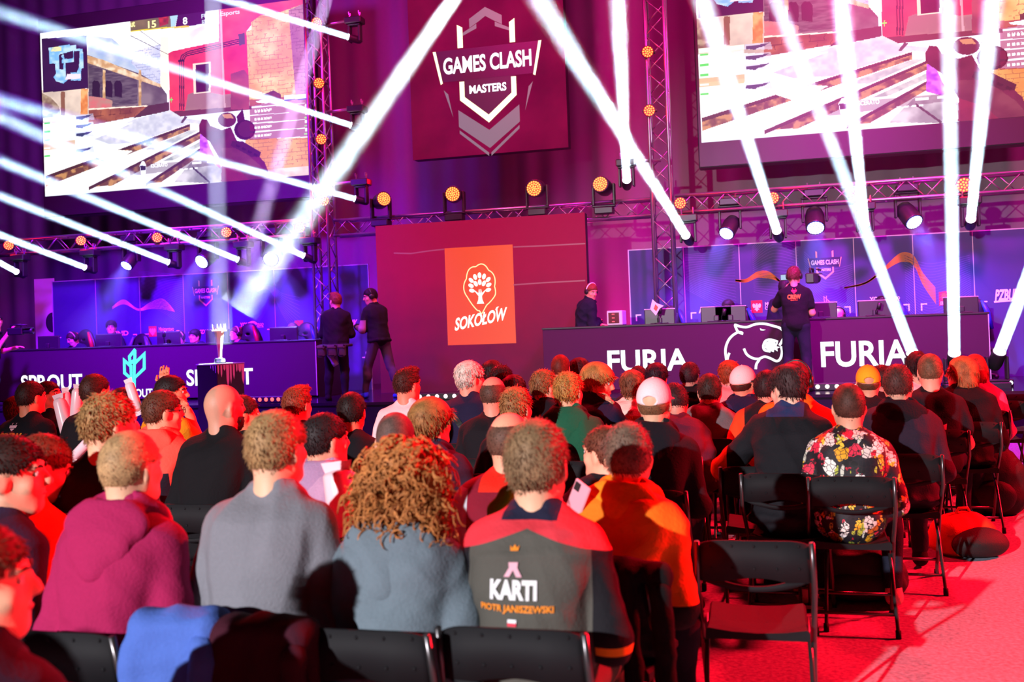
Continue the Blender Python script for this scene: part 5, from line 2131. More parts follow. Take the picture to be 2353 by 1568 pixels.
    for s in (-1, 1):
        a, to = J.an[s], J.to[s]
        S = Flesh(np.minimum(a, to) - .12, np.maximum(a, to) + .12, .011)
        S.cap(a + np.array([0, -.02, -.035]), to + np.array([0, 0, -.0]), .040, .036, .03)
        S.cap(a + np.array([0, 0, .03]), a + np.array([0, -.01, -.03]), .044, .044, .03)
        z = min(a[2], to[2]) - .07
        S.cut((0, 0, J.an[s][2] - .085), (0, 0, 1))
        V, N, Q = S.skin()
        add_obj('shoe', np_mesh('shoe', V, Q), t, cloth(o.get('shoes', '1a1a1e'), 'shoe'))
    # hood hanging on the back
    hd = o.get('hood')
    if hd:
        S = Flesh(lo - .03, hi + .03, h)
        B = lambda x, y, z: J.c7 + J.R2 @ np.array([x, y, z])
        rim = [B(.098 * math.sin(a) * 1.0, .045 + .085 * math.cos(a) * -1 - .01, .012 + .035 * math.cos(a) * -1 * -1) for a in np.linspace(-2.5, 2.5, 13)]
        S.chain(rim, [.018, .021, .024, .026, .028, .03, .03, .03, .028, .026, .024, .021, .018], .025)
        S.ell(B(0, -.085, -.035), (.150, .045, .085), J.R2, .05)
        S.ell(B(0, -.106, -.11), (.105, .034, .080), J.R2, .05)
        S.ell(B(0, -.112, -.165), (.045, .028, .05), J.R2, .04)
        S.ell(B(0, -.065, .055), (.07, .035, .03), J.R2, .02, 'sub')
        V, N, Q = S.skin()
        V = folds(relax(V, Q, 1, .4), N, .006, 11 + abs(hash_(label)) % 99)
        hm = m if hd is True else (cloth(hd, 'hood') if isinstance(hd, str) else hd)
        ho = add_obj('hood', np_mesh('hood', V, Q), t, hm)
    # hair
    if o.get('hair'):
        st, c = o['hair'][:2]
        n = 2600 if Y < 3.2 else (2200 if Y < 5.4 else 1500)
        if st in ('buzz', 'crop'):
            n = int(n * 1.4)
        make_hair(t, J, hs, st, c, n, .007 if Y < 5.4 else .010, rng, None, bool(o.get('cap')))
    if o.get('beard'):
        S = Flesh(J.hc - .16, J.hc + .16, .008)
        e = lambda p, r, k=.02: S.ell(A(*p), np.array(r) * hs, R, k)
        e((0, .036, -.062), (.064, .066, .066), .02)
        e((0, .064, -.10), (.036, .03, .03), .03)
        S.ell(A(0, .06, .0), np.array((.075, .09, .058)) * hs, R, .02, 'sub')
        S.ell(A(0, -.05, -.03), np.array((.085, .062, .10)) * hs, R, .02, 'sub')
        V, N, Q = S.skin()
        Vs, Qs, Ts = strands(V, N, 500, .014, .003, A(0, 0, .1), .5, rng, .6, .4)
        add_obj('beard', np_mesh('beard', np.concatenate([V, Vs]), np.concatenate([Q, Qs + len(V)]), Ts + len(V)), t, hairmat(o['beard']))
    if o.get('glasses'):
        mb = MB()
        for s in (-1, 1):
            mb.tube([A(s * .034 + .022 * math.cos(a), .108, .006 + .018 * math.sin(a)) for a in np.linspace(0, 6.283, 17)], .0022, 6, False)
            mb.tube([A(s * .056, .106, .010), A(s * .076, .08, .012), A(s * .083, .0, .012)], .0025, 6)
        mb.tube([A(-.013, .108, .008), A(.013, .108, .008)], .002, 6)
        mb.build('glasses', mat('spectacle_frame', '1a1418', rough=.3), t, True)
    if o.get('cap'):
        cap(t, J, hs, *o['cap'])
    if o.get('phones'):
        mb = MB()
        mb.tube([A(.092 * math.sin(a), -.01, .02 + .112 * math.cos(a)) for a in np.linspace(-1.55, 1.55, 15)], .009, 8)
        hp = mb.build('headphones', mat('headset_black', o['phones'] if isinstance(o['phones'], str) else '141418', rough=.4), t, True)
        for s in (-1, 1):
            M = Matrix.Translation(Vector(A(s * .088, -.004, -.005))) @ Matrix([list(R[i]) for i in range(3)]).to_4x4() @ Matrix.Rotation(s * math.pi / 2, 4, 'Y')
            MB().lathe([(.03, -.012), (.04, -.006), (.042, .008), (.034, .018), (.001, .02)], 18, M).build('ear_cup', mat('headset_black', '18181c', rough=.4), t, True)
    if o.get('strap'):
        st_ = []
        from mathutils.bvhtree import BVHTree
        Vt, Qt = J.topVQ
        bv = BVHTree.FromPolygons([tuple(v) for v in Vt], [tuple(q) for q in Qt])
        mb = MB()
        a, c = o['strap']
        L_, R_ = [], []
        for i in range(21):
            f = i / 20
            x, z = J.c7[0] + a[0] + (c[0] - a[0]) * f, J.c7[2] + a[1] + (c[1] - a[1]) * f
            for lst, dx in ((L_, -.014), (R_, .014)):
                hit = bv.ray_cast(Vector((x + dx, J.c7[1] - .6, z + dx)), Vector((0, 1, 0)))
                lst.append(tuple(hit[0] + Vector((0, -.006, 0))) if hit[0] is not None else None)
        pr = [(l, r) for l, r in zip(L_, R_) if l and r]
        mb.add([q for p in pr for q in p], [(2 * i, 2 * i + 1, 2 * i + 3, 2 * i + 2) for i in range(len(pr) - 1)])
        mb.build('shoulder_strap', mat('strap', '0c0c10', rough=.6), t)
    for pr in o.get('print', ()):
        back_print(t, J, *pr)
    J.t, J.ts, J.yaw = t, ts, yaw
    return J


def hash_(s):
    h = 7
    for ch in s:
        h = (h * 131 + ord(ch)) % 1000000007
    return h


def back_print(t, J, name, body, x, z, w, h, m, bold=.03, polys=None):
    """lettering or shapes printed on the back of a garment, following its surface; x, z from the nape"""
    from mathutils.bvhtree import BVHTree
    Vt, Qt = J.topVQ
    bv = BVHTree.FromPolygons([tuple(v) for v in Vt], [tuple(q) for q in Qt])
    mb = MB()
    if polys is None:
        v, f = text2d(body, bold)
        items = [([(p[0], p[1]) for p in v], f)]
    else:
        items = [(p, [tuple(range(len(p)))]) for p in polys]
    for v, f in items:
        vs = []
        for px_, pz_ in v:
            X_, Z_ = J.c7[0] + x + px_ * w / 2, J.c7[2] + z + pz_ * h / 2
            hit = bv.ray_cast(Vector((X_, J.c7[1] - .7, Z_)), Vector((0, 1, 0)))
            y = hit[0].y if hit[0] is not None else J.ch[1] - .14
            vs.append((X_, y - .006, Z_))
        mb.add(vs, f)
    mb.build(name, m, t)


def cap(t, J, hs, color, brim=0, color2=None, back=True):
    R = J.RH
    c = J.hc
    A = lambda x, y, z: c + R @ (np.array([x, y, z]) * hs)
    S = Flesh(c - .19, c + .19, .007)
    e = lambda p, r, k=.02, op='add', RR=R: S.ell(A(*p), np.array(r) * hs, RR, k, op)
    e((0, -.012, .038), (.086, .106, .098))
    e((0, -.03, .02), (.084, .088, .09), .02)
    S.cut(A(0, -.1, .0), R @ np.array([0, -.14, 1.0]))
    Rb = R @ rz_(math.radians(brim))
    if back:
        bk = R @ rz_(math.radians(brim + 180))
        S.ell(c + bk @ (np.array([0, .108, .022]) * hs), np.array((.036, .03, .022)) * hs, bk, .006, 'sub')
        S.chain([c + bk @ (np.array([.085 * math.sin(a), -.012 + .098 * math.cos(a) - (0 if abs(brim) < 90 else -.0), .006]) * hs) for a in np.linspace(-.5, .5, 7)], [.007] * 7, .006)
    V, N, Q = S.skin()
    V = relax(V, Q, 1, .4)
    add_obj('cap', np_mesh('cap', V, Q), t, mat('cap_cloth', color, rough=.8, bump=.25, scale=160, vary=.08))
    S = Flesh(c - .26, c + .26, .007)
    S.ell(c + Rb @ (np.array([0, .105, .018]) * hs), np.array((.078, .085, .010)) * hs, Rb @ rx(-.12), .01)
    S.ell(A(0, -.012, .02), np.array((.080, .100, .09)) * hs, R, .004, 'sub')
    V, N, Q = S.skin()
    if len(V):
        add_obj('cap_brim', np_mesh('brim', V, Q), t, mat('cap_cloth', color2 or color, rough=.8, bump=.25, scale=160, vary=.08))
    M = Matrix.Translation(Vector(A(0, -.02, .134)))
    MB().lathe([(.008, -.004), (.008, .002), (.001, .005)], 10, M).build('cap_button', mat('cap_cloth', color, rough=.8, bump=.25, scale=160, vary=.08), t, True)

# ================================================================ chairs and bags
plastic = mat('black_chair_plastic', (0.011, 0.011, 0.013), rough=.68, bump=.08, scale=300, spec=.15)
steel = mat('chair_tube', (0.10, 0.095, 0.10), rough=.28, metal=.8)
CH_GROUP = 'black folding chairs of the public'


def arc_strip(mb, up, lowr, y, th, n=16):
    """a bent sheet between two edge curves, with thickness"""
    vs = []
    for i in range(n + 1):
        u = -1 + 2 * i / n
        for f in (up, lowr):
            x, z = f(u)
            yy = y(u, z)
            vs += [(x, yy, z), (x, yy + th, z)]
    fs = []
    for i in range(n):
        a, b = 4 * i, 4 * i + 4
        fs += [(a, b, b + 2, a + 2), (a + 1, a + 3, b + 3, b + 1), (a, a + 1, b + 1, b), (a + 2, b + 2, b + 3, a + 3)]
    fs += [(0, 2, 3, 1), (4 * n, 4 * n + 1, 4 * n + 3, 4 * n + 2)]
    mb.add(vs, fs)


def chair_proto():
    t = thing('folding_chair', 'black folding chair', 'chair', (0, 0, 0), 0, CH_GROUP)
    yb = lambda u, z: -.235 - (.80 - z) * -.16 - .016 * (1 - u * u)
    mb = MB()
    w = .215
    top = lambda u: (u * w, .805 - .018 * u ** 6)
    hu = lambda u: (u * w, .648 + (.017 * (1 - (u / .55) ** 2) if abs(u) < .55 else 0))
    hl = lambda u: (u * w, .648 - (.017 * (1 - (u / .55) ** 2) if abs(u) < .55 else 0))
    bot = lambda u: (u * w * .985, .652 - .040 * (1 - u ** 2) ** .8)
    arc_strip(mb, top, hu, yb, .012, 24)
    arc_strip(mb, hl, bot, yb, .012, 24)
    for k in range(5):                                       # two rows of moulded studs
        for z in (.785, .700):
            u = -.8 + .4 * k
            p = (u * w, yb(u, z) - .0005, z)
            mb.lathe([(.006, 0), (.004, .003), (.001, .004)], 8, Matrix.Translation(p) @ Matrix.Rotation(math.pi / 2, 4, 'X'))
    mb.build('backrest', plastic, t, True)
    mb = MB()
    vs = []
    n = 14
    pr = [(-.19, .455), (-.10, .442), (.0, .438), (.12, .446), (.19, .450), (.215, .440), (.215, .425), (-.185, .425)]
    for x, kx in ((-.205, .0), (-.195, .012), (-.10, 0), (0, -.004), (.10, 0), (.195, .012), (.205, 0)):
        vs += [(x, y, z + kx * (1 if i < 5 else 0)) for i, (y, z) in enumerate(pr)]
    m_ = len(pr)
    fs = [(i * m_ + j, (i + 1) * m_ + j, (i + 1) * m_ + (j + 1) % m_, i * m_ + (j + 1) % m_) for i in range(6) for j in range(m_)]
    fs += [tuple(range(m_)), tuple(range(6 * m_, 7 * m_))[::-1]]
    mb.add(vs, fs)
    mb.build('seat', plastic, t)
    for s in (-1, 1):
        x = s * .228
        MB().tube([(s * .222, -.245, .80), (x, -.20, .62), (x, -.03, .44), (x, .20, .03), (x, .21, .012)], .0115, 8).build('front_leg', steel, t, True)
        MB().tube([(s * .212, .12, .425), (s * .212, -.05, .30), (s * .212, -.235, .02), (s * .212, -.24, .012)], .0105, 8).build('rear_leg', steel, t, True)
        for y, xx in ((.21, x), (-.24, s * .212)):
            MB().tube([(xx, y, 0.0), (xx, y * .98, .04)], .015, 8).build('foot_cap', plastic, t, True)
    MB().tube([(-.212, -.175, .10), (.212, -.175, .10)], .009, 8).build('crossbar', steel, t, True)
    MB().tube([(-.228, .15, .115), (.228, .15, .115)], .009, 8).build('crossbar', steel, t, True)
    return t


_chair = chair_proto()
_used = [False]


def put_chair(x, y, rz, label):
    o = _chair if not _used[0] else copy_tree(_chair)
    _used[0] = True
    o.location = (x, y, 0)
    o.rotation_euler = (0, 0, rz)
    o.scale = (.92, 1, 1)
    o['label'] = label
    return o


def backpack(label, x, y, rz, s, c1, c2, h=.45, w=.30, d=.18, tiltx=0.0, pk=1.0):
    t = thing('backpack', label, 'bag', (x, y, 0), rz)
    R = rx(tiltx)
    S = Flesh((-.4, -.4, -.05), (.4, .4, .7), .012)
    B = lambda p: R @ np.array(p)
    S.ell(B((0, 0, h * .42)), (w * .55, d * .56, h * .46), R, .04)
    S.ell(B((0, .01, h * .22)), (w * .57, d * .62, h * .25), R, .06)
    S.cut((0, 0, .0), (0, 0, 1))
    V, N, Q = S.skin()
    add_obj('body', np_mesh('bag_body', folds(relax(V, Q), N, .008, hash_(label) % 99), Q), t, mat('bag_cloth', c1, rough=.7, bump=.3, scale=120))
    S = Flesh((-.4, -.5, -.05), (.4, .4, .7), .012)
    S.ell(B((w * .18 * (pk - 1), -d * .48, h * .26 * pk)), (w * .40 * min(pk, 1.2), d * .26 * pk, h * .22 * pk), R, .03)
    S.cut((0, 0, .01), (0, 0, 1))
    V, N, Q = S.skin()
    add_obj('front_pocket', np_mesh('pocket', folds(relax(V, Q), N, .006, 5), Q), t, mat('bag_cloth', c2, rough=.7, bump=.3, scale=120))
    MB().tube([B((-.05, .02, h * .86)), B((-.03, .02, h * .97)), B((.03, .02, h * .97)), B((.05, .02, h * .86))], .010, 8).build('grab_handle', mat('bag_cloth', c1, rough=.7, bump=.3, scale=120), t, True)
    for s_ in (-1, 1):
        MB().tube([B((s_ * .08, d * .45, h * .82)), B((s_ * .13, d * .85, h * .55)), B((s_ * .14, d * .8, h * .25)), B((s_ * .11, d * .4, .03))], .013, 6).build('shoulder_strap', mat('bag_strap', c2, rough=.7), t, True)
    return t


def drape_jacket(label, x, y, z, c, w=.19, drop=.42, seed=1, lean=.1):
    """a jacket hung over a chair back"""
    t = tag(empty('jacket', (x, y, 0)), label, 'jacket')
    S = Flesh((-.4, -.25, .1), (.4, .25, 1.1), .011)
    S.chain([(-w, 0, z - .015), (0, 0, z), (w, 0, z - .015)], [.032, .036, .032], .02)
    for k in range(5):
        xx = -w + 2 * w * k / 4
        S.cap((xx, -.045, z - .02), (xx * 1.05 + .01 * math.sin(k * 2 + seed), -.075 - .012 * math.sin(k * 3 + seed), z - drop - .03 * math.sin(k * 1.7 + seed)), .030, .026, .05)
        S.cap((xx, .04, z - .02), (xx, .035, z - drop * .5), .024, .02, .05)
    S.cap((-w * 1.02, -.06, z - .08), (-w * 1.15, -.085, z - drop * .9), .036, .028, .03)
    V, N, Q = S.skin()
    add_obj('cloth_body', np_mesh('jacket', folds(relax(V, Q), N, .009, seed), Q), t, cloth(c, 'jacket'))
    S = Flesh((-.4, -.25, .1), (.4, .25, 1.1), .011)
    S.cap((w * 1.02, -.07, z - .06), (w * 1.12, -.10, z - drop * .95), .038, .028, .03)
    V, N, Q = S.skin()
    add_obj('sleeve', np_mesh('sleeve', folds(relax(V, Q), N, .007, seed + 1), Q), t, cloth(c, 'jacket'))
    return t


def stick(label, a, b, r, c='f0c8d0'):
    a, b = np.array(a), np.array(b)
    t = tag(empty('inflatable_clapper', tuple(a)), label, 'noise maker', 'inflatable clappers')
    d = b - a
    MB().tube([d * f for f in (0, .03, .08, .5, .92, .97, 1)], [r * k for k in (.35, .85, 1, 1.05, 1, .85, .35)], 14).build('tube', mat('clapper_foil', c, rough=.3), t, True)
    u = np.cross(d, (0, 1, 0))
    u /= np.linalg.norm(u)
    for e, g in ((np.zeros(3), -1), (d, 1)):
        q = d / np.linalg.norm(d) * g
        MB().add([e - u * r * .9 - q * .01, e + u * r * .9 - q * .01, e + u * r * 1.1 + q * .03, e - u * r * 1.1 + q * .03], [(0, 1, 2, 3)]).build('end_seam', mat('clapper_foil', c, rough=.3), t)
    return t


# ---------------------------------------------------------------- gear on the desks
mon_back = mat('monitor_shell', (.03, .03, .036), rough=.4)
mon_edge = mat('monitor_edge', 'c8ccd8', rough=.35)


def monitor(label, px, py, wpx, Y, rz=0.0, white=False):
    c = PY(px, py, Y)
    e = PY(px + wpx, py, Y)
    w = max(.45, (e - c).length)
    base = ZDT[0] if c.x < -5 else ZDT[1]
    h = .32
    zc = max(c.z, base + .22)
    t = thing('monitor', label, 'monitor', (c.x, Y, base), rz, 'gaming monitors on the desks')
    z1 = zc - base
    MB().box((-w / 2, -.02, z1 - h), (w / 2, .02, z1), .012).build('shell', mon_back, t)
    MB().box((-w / 2 - .004, -.012, z1 - .012), (w / 2 + .004, .024, z1 + .004), .004).build('top_bezel', mon_edge if white else mon_back, t)
    MB().box((-w / 2 + .015, .0205, z1 - h + .02), (w / 2 - .015, .023, z1 - .015)).build('screen_glass', emit('monitor_picture', '6a86c0', 1.2), t)
    MB().box((-.035, -.06, .01), (.035, -.015, max(.04, z1 - h * .4)), .01).build('stand_post', mon_back, t)
    MB().box((-.13, -.12, 0), (.13, .08, .014), .006).build('stand_foot', mon_back, t)
    return t


ZDT = (1.53, 1.58)
for lab, px, py, w, wh in (('monitor at the left end of the left desk', 112, 776, 45, 0), ('monitor in front of the player in patterned dark hair and glasses on the left desk', 250, 774, 60, 0),
                           ('monitor in front of the headset player low at the middle of the left desk', 388, 781, 50, 0), ('monitor behind the trophy on the left desk', 500, 775, 55, 0), ('monitor in front of the player at the right end of the left desk', 652, 764, 65, 0),
                           ('white-edged monitor behind the microphone flag on the right desk', 1516, 731, 66, 1), ('white-edged monitor before the young player left of the cat outline', 1646, 718, 52, 1), ('white-edged monitor right of the young player', 1678, 717, 40, 1),
                           ('white-edged monitor right of the cameraman in black', 1886, 718, 60, 1), ('white-edged monitor before the curly player on the right desk', 2010, 706, 74, 1), ('white-edged monitor at the right end of the right desk', 2208, 704, 80, 1)):
    monitor(lab, px, py, w, YD + .32, 0, wh)


def gaming_chair(label, px, py, Y, c2='c01830', rz=math.pi):
    p = PY(px, py, Y)
    z = p.z - ZS
    t = thing('gaming_chair', label, 'chair', (p.x, Y, ZS), rz, 'gaming chairs behind the desks')
    S = Flesh((-.35, -.3, z - .95), (.35, .2, z + .1), .014)
    S.ell((0, -.06, z - .35), (.24, .05, .36), rx(.15), .04)
    S.ell((0, -.09, z - .10), (.15, .045, .14), rx(.15), .05)
    S.ell((0, -.085, z - .16), (.04, .15, .02), None, .02, 'sub')
    V, N, Q = S.skin()
    add_obj('backrest', np_mesh('backrest', V, Q), t, mat('chair_leather', (.02, .02, .024), rough=.4))
    for s in (-1, 1):
        MB().tube([(s * .12, -.02, z - .02), (s * .19, .0, z - .2), (s * .24, .0, z - .45)], [.02, .04, .03], 8).build('side_bolster', mat('bolster_leather', c2, rough=.4), t, True)
    S = Flesh((-.4, -.3, z - .95), (.4, .5, z - .55), .016)
    S.ell((0, .14, z - .75), (.26, .27, .06), None, .03)
    V, N, Q = S.skin()
    add_obj('seat', np_mesh('seat', V, Q), t, mat('chair_leather', (.02, .02, .024), rough=.4))
    MB().tube([(0, .1, z - .78), (0, .1, .08)], .03, 10).build('gas_lift', dark, t, True)
    for k in range(5):
        a = 2 * math.pi * k / 5
        MB().tube([(0, .1, .09), (.28 * math.cos(a), .1 + .28 * math.sin(a), .05)], [.03, .018], 8).build('base_spoke', dark, t, True)
        MB().lathe([(.001, -.02), (.03, -.02), (.03, .02), (.001, .02)], 12, Matrix.Translation((.28 * math.cos(a), .1 + .28 * math.sin(a), .03)) @ Matrix.Rotation(math.pi / 2, 4, 'X')).build('caster', dark, t, True)
    return t


for lab, px, py, c2 in (('red and black gaming chair behind the leftmost monitor of the left desk', 188, 762, 'c01838'), ('black gaming chair draped in grey pattern next to the player with glasses', 318, 772, '5a6a80'),
                        ('dark gaming chair with small emblem beside the ring emblem', 566, 748, 'a01830'), ('gaming chair at the right end of the left desk', 698, 746, '2838a0'),
                        ('gaming chair with a blue edge behind the microphone flag', 1540, 708, '3050d0'), ('blue-edged gaming chair right of the young player', 1700, 706, '3050d0'),
                        ('gaming chair of the curly player on the right desk', 2046, 690, '3050d0'), ('gaming chair at the right end of the right desk', 2236, 688, '3050d0')):
    gaming_chair(lab, px, py, YD + 1.5, c2)


def desk_mic(label, px, py, Y, flag=False):
    p = PY(px, py, Y)
    base = ZDT[0] if p.x < -5 else ZDT[1]
    z = max(.12, p.z - base)
    t = thing('desk_microphone', label, 'microphone', (p.x, Y, base), 0, 'desk microphones')
    MB().lathe([(.06, 0), (.06, .012), (.012, .018)], 16).build('foot', black, t, True)
    MB().tube([(0, 0, .01), (0, -.02, z * .6), (.03, -.06, z)], .008, 6).build('arm', black, t, True)
    MB().tube([(.03, -.06, z - .03), (.05, -.08, z + .06)], .028, 10).build('capsule', black, t, True)
    if flag:
        A = Art((0, -.12, z + .06), (1, 0, 0), (0, 0, 1), t)
        A.poly('station_flag', [[(-.10, -.02), (-.02, -.12), (.04, -.02), (.10, .02), (.0, .06), (-.06, .12)]], mat('flag_white', 'f0e8e8'), 0)
        A.poly('flag_mark', [[(-.05, -.02), (-.01, -.06), (.02, .0), (-.02, .05)]], mat('flag_orange', 'f06030'), .004)


desk_mic('black desk microphone beside the low headset player on the left desk', 378, 770, YD + .2)
desk_mic('microphone with white and orange flag on the right desk', 1512, 716, YD + .2, True)
desk_mic('black desk microphone before the young player on the right desk', 1658, 722, YD + .2)
desk_mic('black desk microphone before the curly player on the right desk', 2012, 712, YD + .2)
p = PY(1413, 749, YD + .45)
t = thing('computer_tower', 'white-framed computer tower glowing red inside, standing on the right desk', 'computer', (p.x, YD + .45, ZDT[1]))
w, h = .24, PY(1413, 714, YD + .45).z - ZDT[1]
MB().box((-w / 2, 0, 0), (w / 2, .40, h), .01).build('case', mat('white_case', 'c8b8c0', rough=.4), t)
MB().box((-w / 2 + .025, -.004, .03), (w / 2 - .05, .002, h - .03)).build('glass_window', mat('dark_glass', (.08, .01, .02), rough=.1), t)
for k in range(3):
    MB().tube([(-.04, -.006, h * (.25 + .25 * k)), (.0, -.006, h * (.25 + .25 * k))], .008, 6).build('fan_light', emit('red_fan_glow', 'ff5060', 2.0), t)

# ---------------------------------------------------------------- cameras


def video_camera(label, px, py, Y, rz, s=1.0, vf=0.0):
    p = PY(px, py, Y)
    t = thing('video_camera', label, 'camera', tuple(p), rz)
    MB().box((-.05 * s, -.14 * s, -.06 * s), (.05 * s, .12 * s, .06 * s), .015).build('camera_body', black, t)
    M = Matrix.Translation((0, .12 * s, 0)) @ Matrix.Rotation(-math.pi / 2, 4, 'X')
    MB().lathe([(.035 * s, 0), (.042 * s, .03 * s), (.042 * s, .10 * s), (.05 * s, .12 * s), (.05 * s, .17 * s), (.04 * s, .17 * s), (.038 * s, .15 * s)], 20, M).build('lens_barrel', black, t, True)
    MB().box((-.075 * s, .13 * s, .05 * s), (.075 * s, .26 * s, .06 * s), .004).build('lens_hood_flap', black, t)
    MB().tube([(0, -.10 * s, .06 * s), (0, -.10 * s, .11 * s), (0, .08 * s, .11 * s), (0, .08 * s, .06 * s)], .012 * s, 8).build('top_handle', black, t, True)
    MB().tube([(.06 * s, .0, .10 * s), (.06 * s, .22 * s, .10 * s)], .012 * s, 10).build('microphone', black, t, True)
    MB().box((-.17 * s - vf, -.10 * s, -.01 * s), (-.06 * s - vf, -.085 * s, .06 * s), .005).build('viewfinder', black, t)
    MB().box((-.165 * s - vf, -.103 * s, -.004 * s), (-.065 * s - vf, -.099 * s, .054 * s)).build('viewfinder_screen', emit('small_screen', '8ab0c8', 1.3), t)
    return t

# ================================================================ the public
PEOPLE = []


def A_(label, who, px, top, Y, o, seat=True):
    p = PY(px, top, Y)
    if px > 1450:
        o.setdefault('side', 2.5)
    J = person(label, p.x, Y, p.z, o)
    if seat:
        r = J.t.location
        put_chair(r.x, r.y, J.yaw, 'black folding chair ' + who)
    return J


def jersey(base, zones_f, **k):
    return lambda J: zoned('jersey', base, zones_f(J), **k)


WP = mat('white_garment_print', 'e8e8ea', rough=.8)
OP = mat('orange_garment_print', 'f08a20', rough=.8)
RP = mat('red_garment_print', 'd83048', rough=.8)
PP = mat('pale_garment_print', 'e0a8b8', rough=.8)
shield = [[(-1, .35), (-.85, -.3), (.85, -.3), (1, .35)], [(-.5, -.4), (.5, -.4), (.5, -.6), (0, -1), (-.5, -.6)], [(-.55, .45), (-.42, .45), (-.42, .9), (-.55, .9)], [(.42, .45), (.55, .45), (.55, .9), (.42, .9)]]
crown = [[(-.5, .35), (-.6, .9), (-.3, .6), (0, 1), (.3, .6), (.6, .9), (.5, .35)]]
ribbon = [[(-.45, .3), (.45, .3), (.4, -.2), (.9, -1), (.35, -1), (0, -.4), (-.35, -1), (-.9, -1), (-.4, -.2)]]

# ---- first row
A_('man in burgundy hoodie with fair cropped hair seen from behind', 'under the man in the burgundy hoodie', 302, 995, 2.78,
   dict(hair=('crop', 'a8845c'), top=('hoodie', 'a01c50'), hood=True, turn=-12, skin='e4b090', lean=9, b=.86, hs=.95, tuck=.055))
Jg = A_('broad man in plain heather grey sweater, short light brown hair', 'under the man in the heather grey sweater', 636, 948, 2.9,
   dict(hair=('short', '9a7850'), top=('sweater', '787880'), turn=-10, skin='e4b090', hs=.98, b=1.02, slouch=11))
A_('woman with long curly auburn hair in a grey blue hoodie', 'under the curly haired woman', 925, 1022, 2.92,
   dict(hair=('curly', 'b0703c'), top=('hoodie', '66747e'), hood=True, skin='e4b498', b=.95, hs=1.06, bottom='4a8088', slouch=12))
Jk = A_('man in grey and red team jersey with big white lettering across the back', 'under the man in the grey and red jersey', 1232, 970, 2.98,
   dict(hair=('short', '7e6448'), turn=-6, skin='e4b090', hs=1.1, b=1.0, bottom='6a6a58', slouch=10,
        top=('sweater', jersey('504e48', lambda J: [('16141a', (-9, -.185, -9, 9, -9, J.c7[2] - .07)), ('16141a', (.185, 9, -9, 9, -9, J.c7[2] - .07)), ('e89a20', (.19, 9, -9, 9, J.c7[2] - .375, J.c7[2] - .35)), ('e89a20', (-9, -.19, -9, 9, J.c7[2] - .375, J.c7[2] - .35)), ('d03440', (-9, 9, -9, 9, J.c7[2] - .016, 9, .33)), ('1c1c34', (-.085, .085, -9, 9, J.c7[2] + .004, 9))])),
        print=[('crown_print', None, -.03, -.08, .045, .05, OP, 0, crown), ('ribbon_print', None, -.03, -.11, .06, .06, PP, 0, ribbon),
               ('lettering', 'KARTI', -.028, -.175, .14, .055, WP, .05), ('name_print', 'PIOTR JANISZEWSKI', -.02, -.228, .22, .024, OP, .03),
               ('flag_print', None, -.028, -.257, .026, .009, WP, 0, [[(-1, -1), (1, -1), (1, 1), (-1, 1)]]), ('flag_print', None, -.028, -.266, .026, .009, RP, 0, [[(-1, -1), (1, -1), (1, 1), (-1, 1)]])]))
A_('dark haired man in a navy jumper cut off by the left edge, looking right', 'under the man in navy at the left edge', 22, 1006, 2.95,
   dict(hair=('short', '2c1a16'), top=('sweater', '241a34'), turn=-48, yaw=-15, face=True, skin='dca084', lean=12, hs=1.15, b=1.1))
A_('close man at the bottom left corner, only ear, cheek and nose showing', 'behind the man in navy at the left edge', -52, 1212, 1.72,
   dict(hair=('short', '5a3a26'), top=('jacket', '20182c'), turn=-55, face=True, skin='e4ac8c', arms=('lap', 'phone')), seat=False)
# ---- second row
A_('man in dark sweater with broad white chest stripe, messy fair hair', 'under the man with the white striped sweater', 252, 908, 3.45,
   dict(hair=('messy', '9a7448'), turn=-30, skin='e0ac8a', b=1.1,
        top=('sweater', jersey('1a1822', lambda J: [('c8ccd0', (-9, 9, -9, 9, J.c7[2] - .25, J.c7[2] - .165)), ('7a1848', (-9, 9, -9, 9, J.c7[2] - .245, J.c7[2] - .24)), ('6a2048', (-9, 9, -9, 9, J.c7[2] - .275, J.c7[2] - .25)), ('c8ccd0', (-9, 9, -9, 9, -9, J.c7[2] - .275))]))))
A_('man bending forward in an orange t-shirt behind the left edge', 'under the bending man in orange at the left', 96, 1004, 3.25,
   dict(hair=('short', '6a3020'), top=('sweater', 'e07020'), turn=-40, lean=26, nod=-22, face=True, skin='e0a080'))
Jo = A_('man in orange and black hooded jacket holding up a phone', 'under the man in the orange hooded jacket', 1442, 974, 3.68,
   dict(hair=('short', '6a5648'), turn=10, skin='e0ac8c', yaw=-8, lean=12, side=4, b=1.0, arms=('phone', 'lap'),
        top=('jacket', jersey('e87818', lambda J: [('121014', (-9, 9, -9, 9, -9, J.c7[2] - .34)), ('1a1218', (-9, -.20, -9, 9, -9, J.c7[2] - .16))])), hood='f08c1c'))
A_('person with face turned left beside the orange jacket man', 'in front of the orange jacket man', 1388, 1030, 4.3,
   dict(hair=('short', '5a3828'), top=('sweater', '181620'), turn=62, face=True, skin='e8b090', hs=.95))
A_('man in a maroon top with pale grey sleeves, shaved balding head', 'under the man with pale grey sleeves', 1172, 948, 3.95,
   dict(hair=('balding', '5a4034'), turn=-18, skin='e4ac8c', lean=12,
        top=('sweater', jersey('7a1028', lambda J: [('b8c4cc', (-9, -.135, -9, 9, -9, J.c7[2] - .02)), ('b8c4cc', (.15, 9, -9, 9, -9, J.c7[2] - .02)), ('d82818', (-.09, .09, -9, 9, J.c7[2] - .03, 9))]))))
A_('person in lilac pink hoodie with dark glossy cropped hair', 'under the person in the lilac hoodie', 748, 953, 4.15,
   dict(hair=('short', '241a1c'), top=('hoodie', 'b890b0'), hood='a884a8', turn=-35, skin='dca084', b=1.08, lean=12))
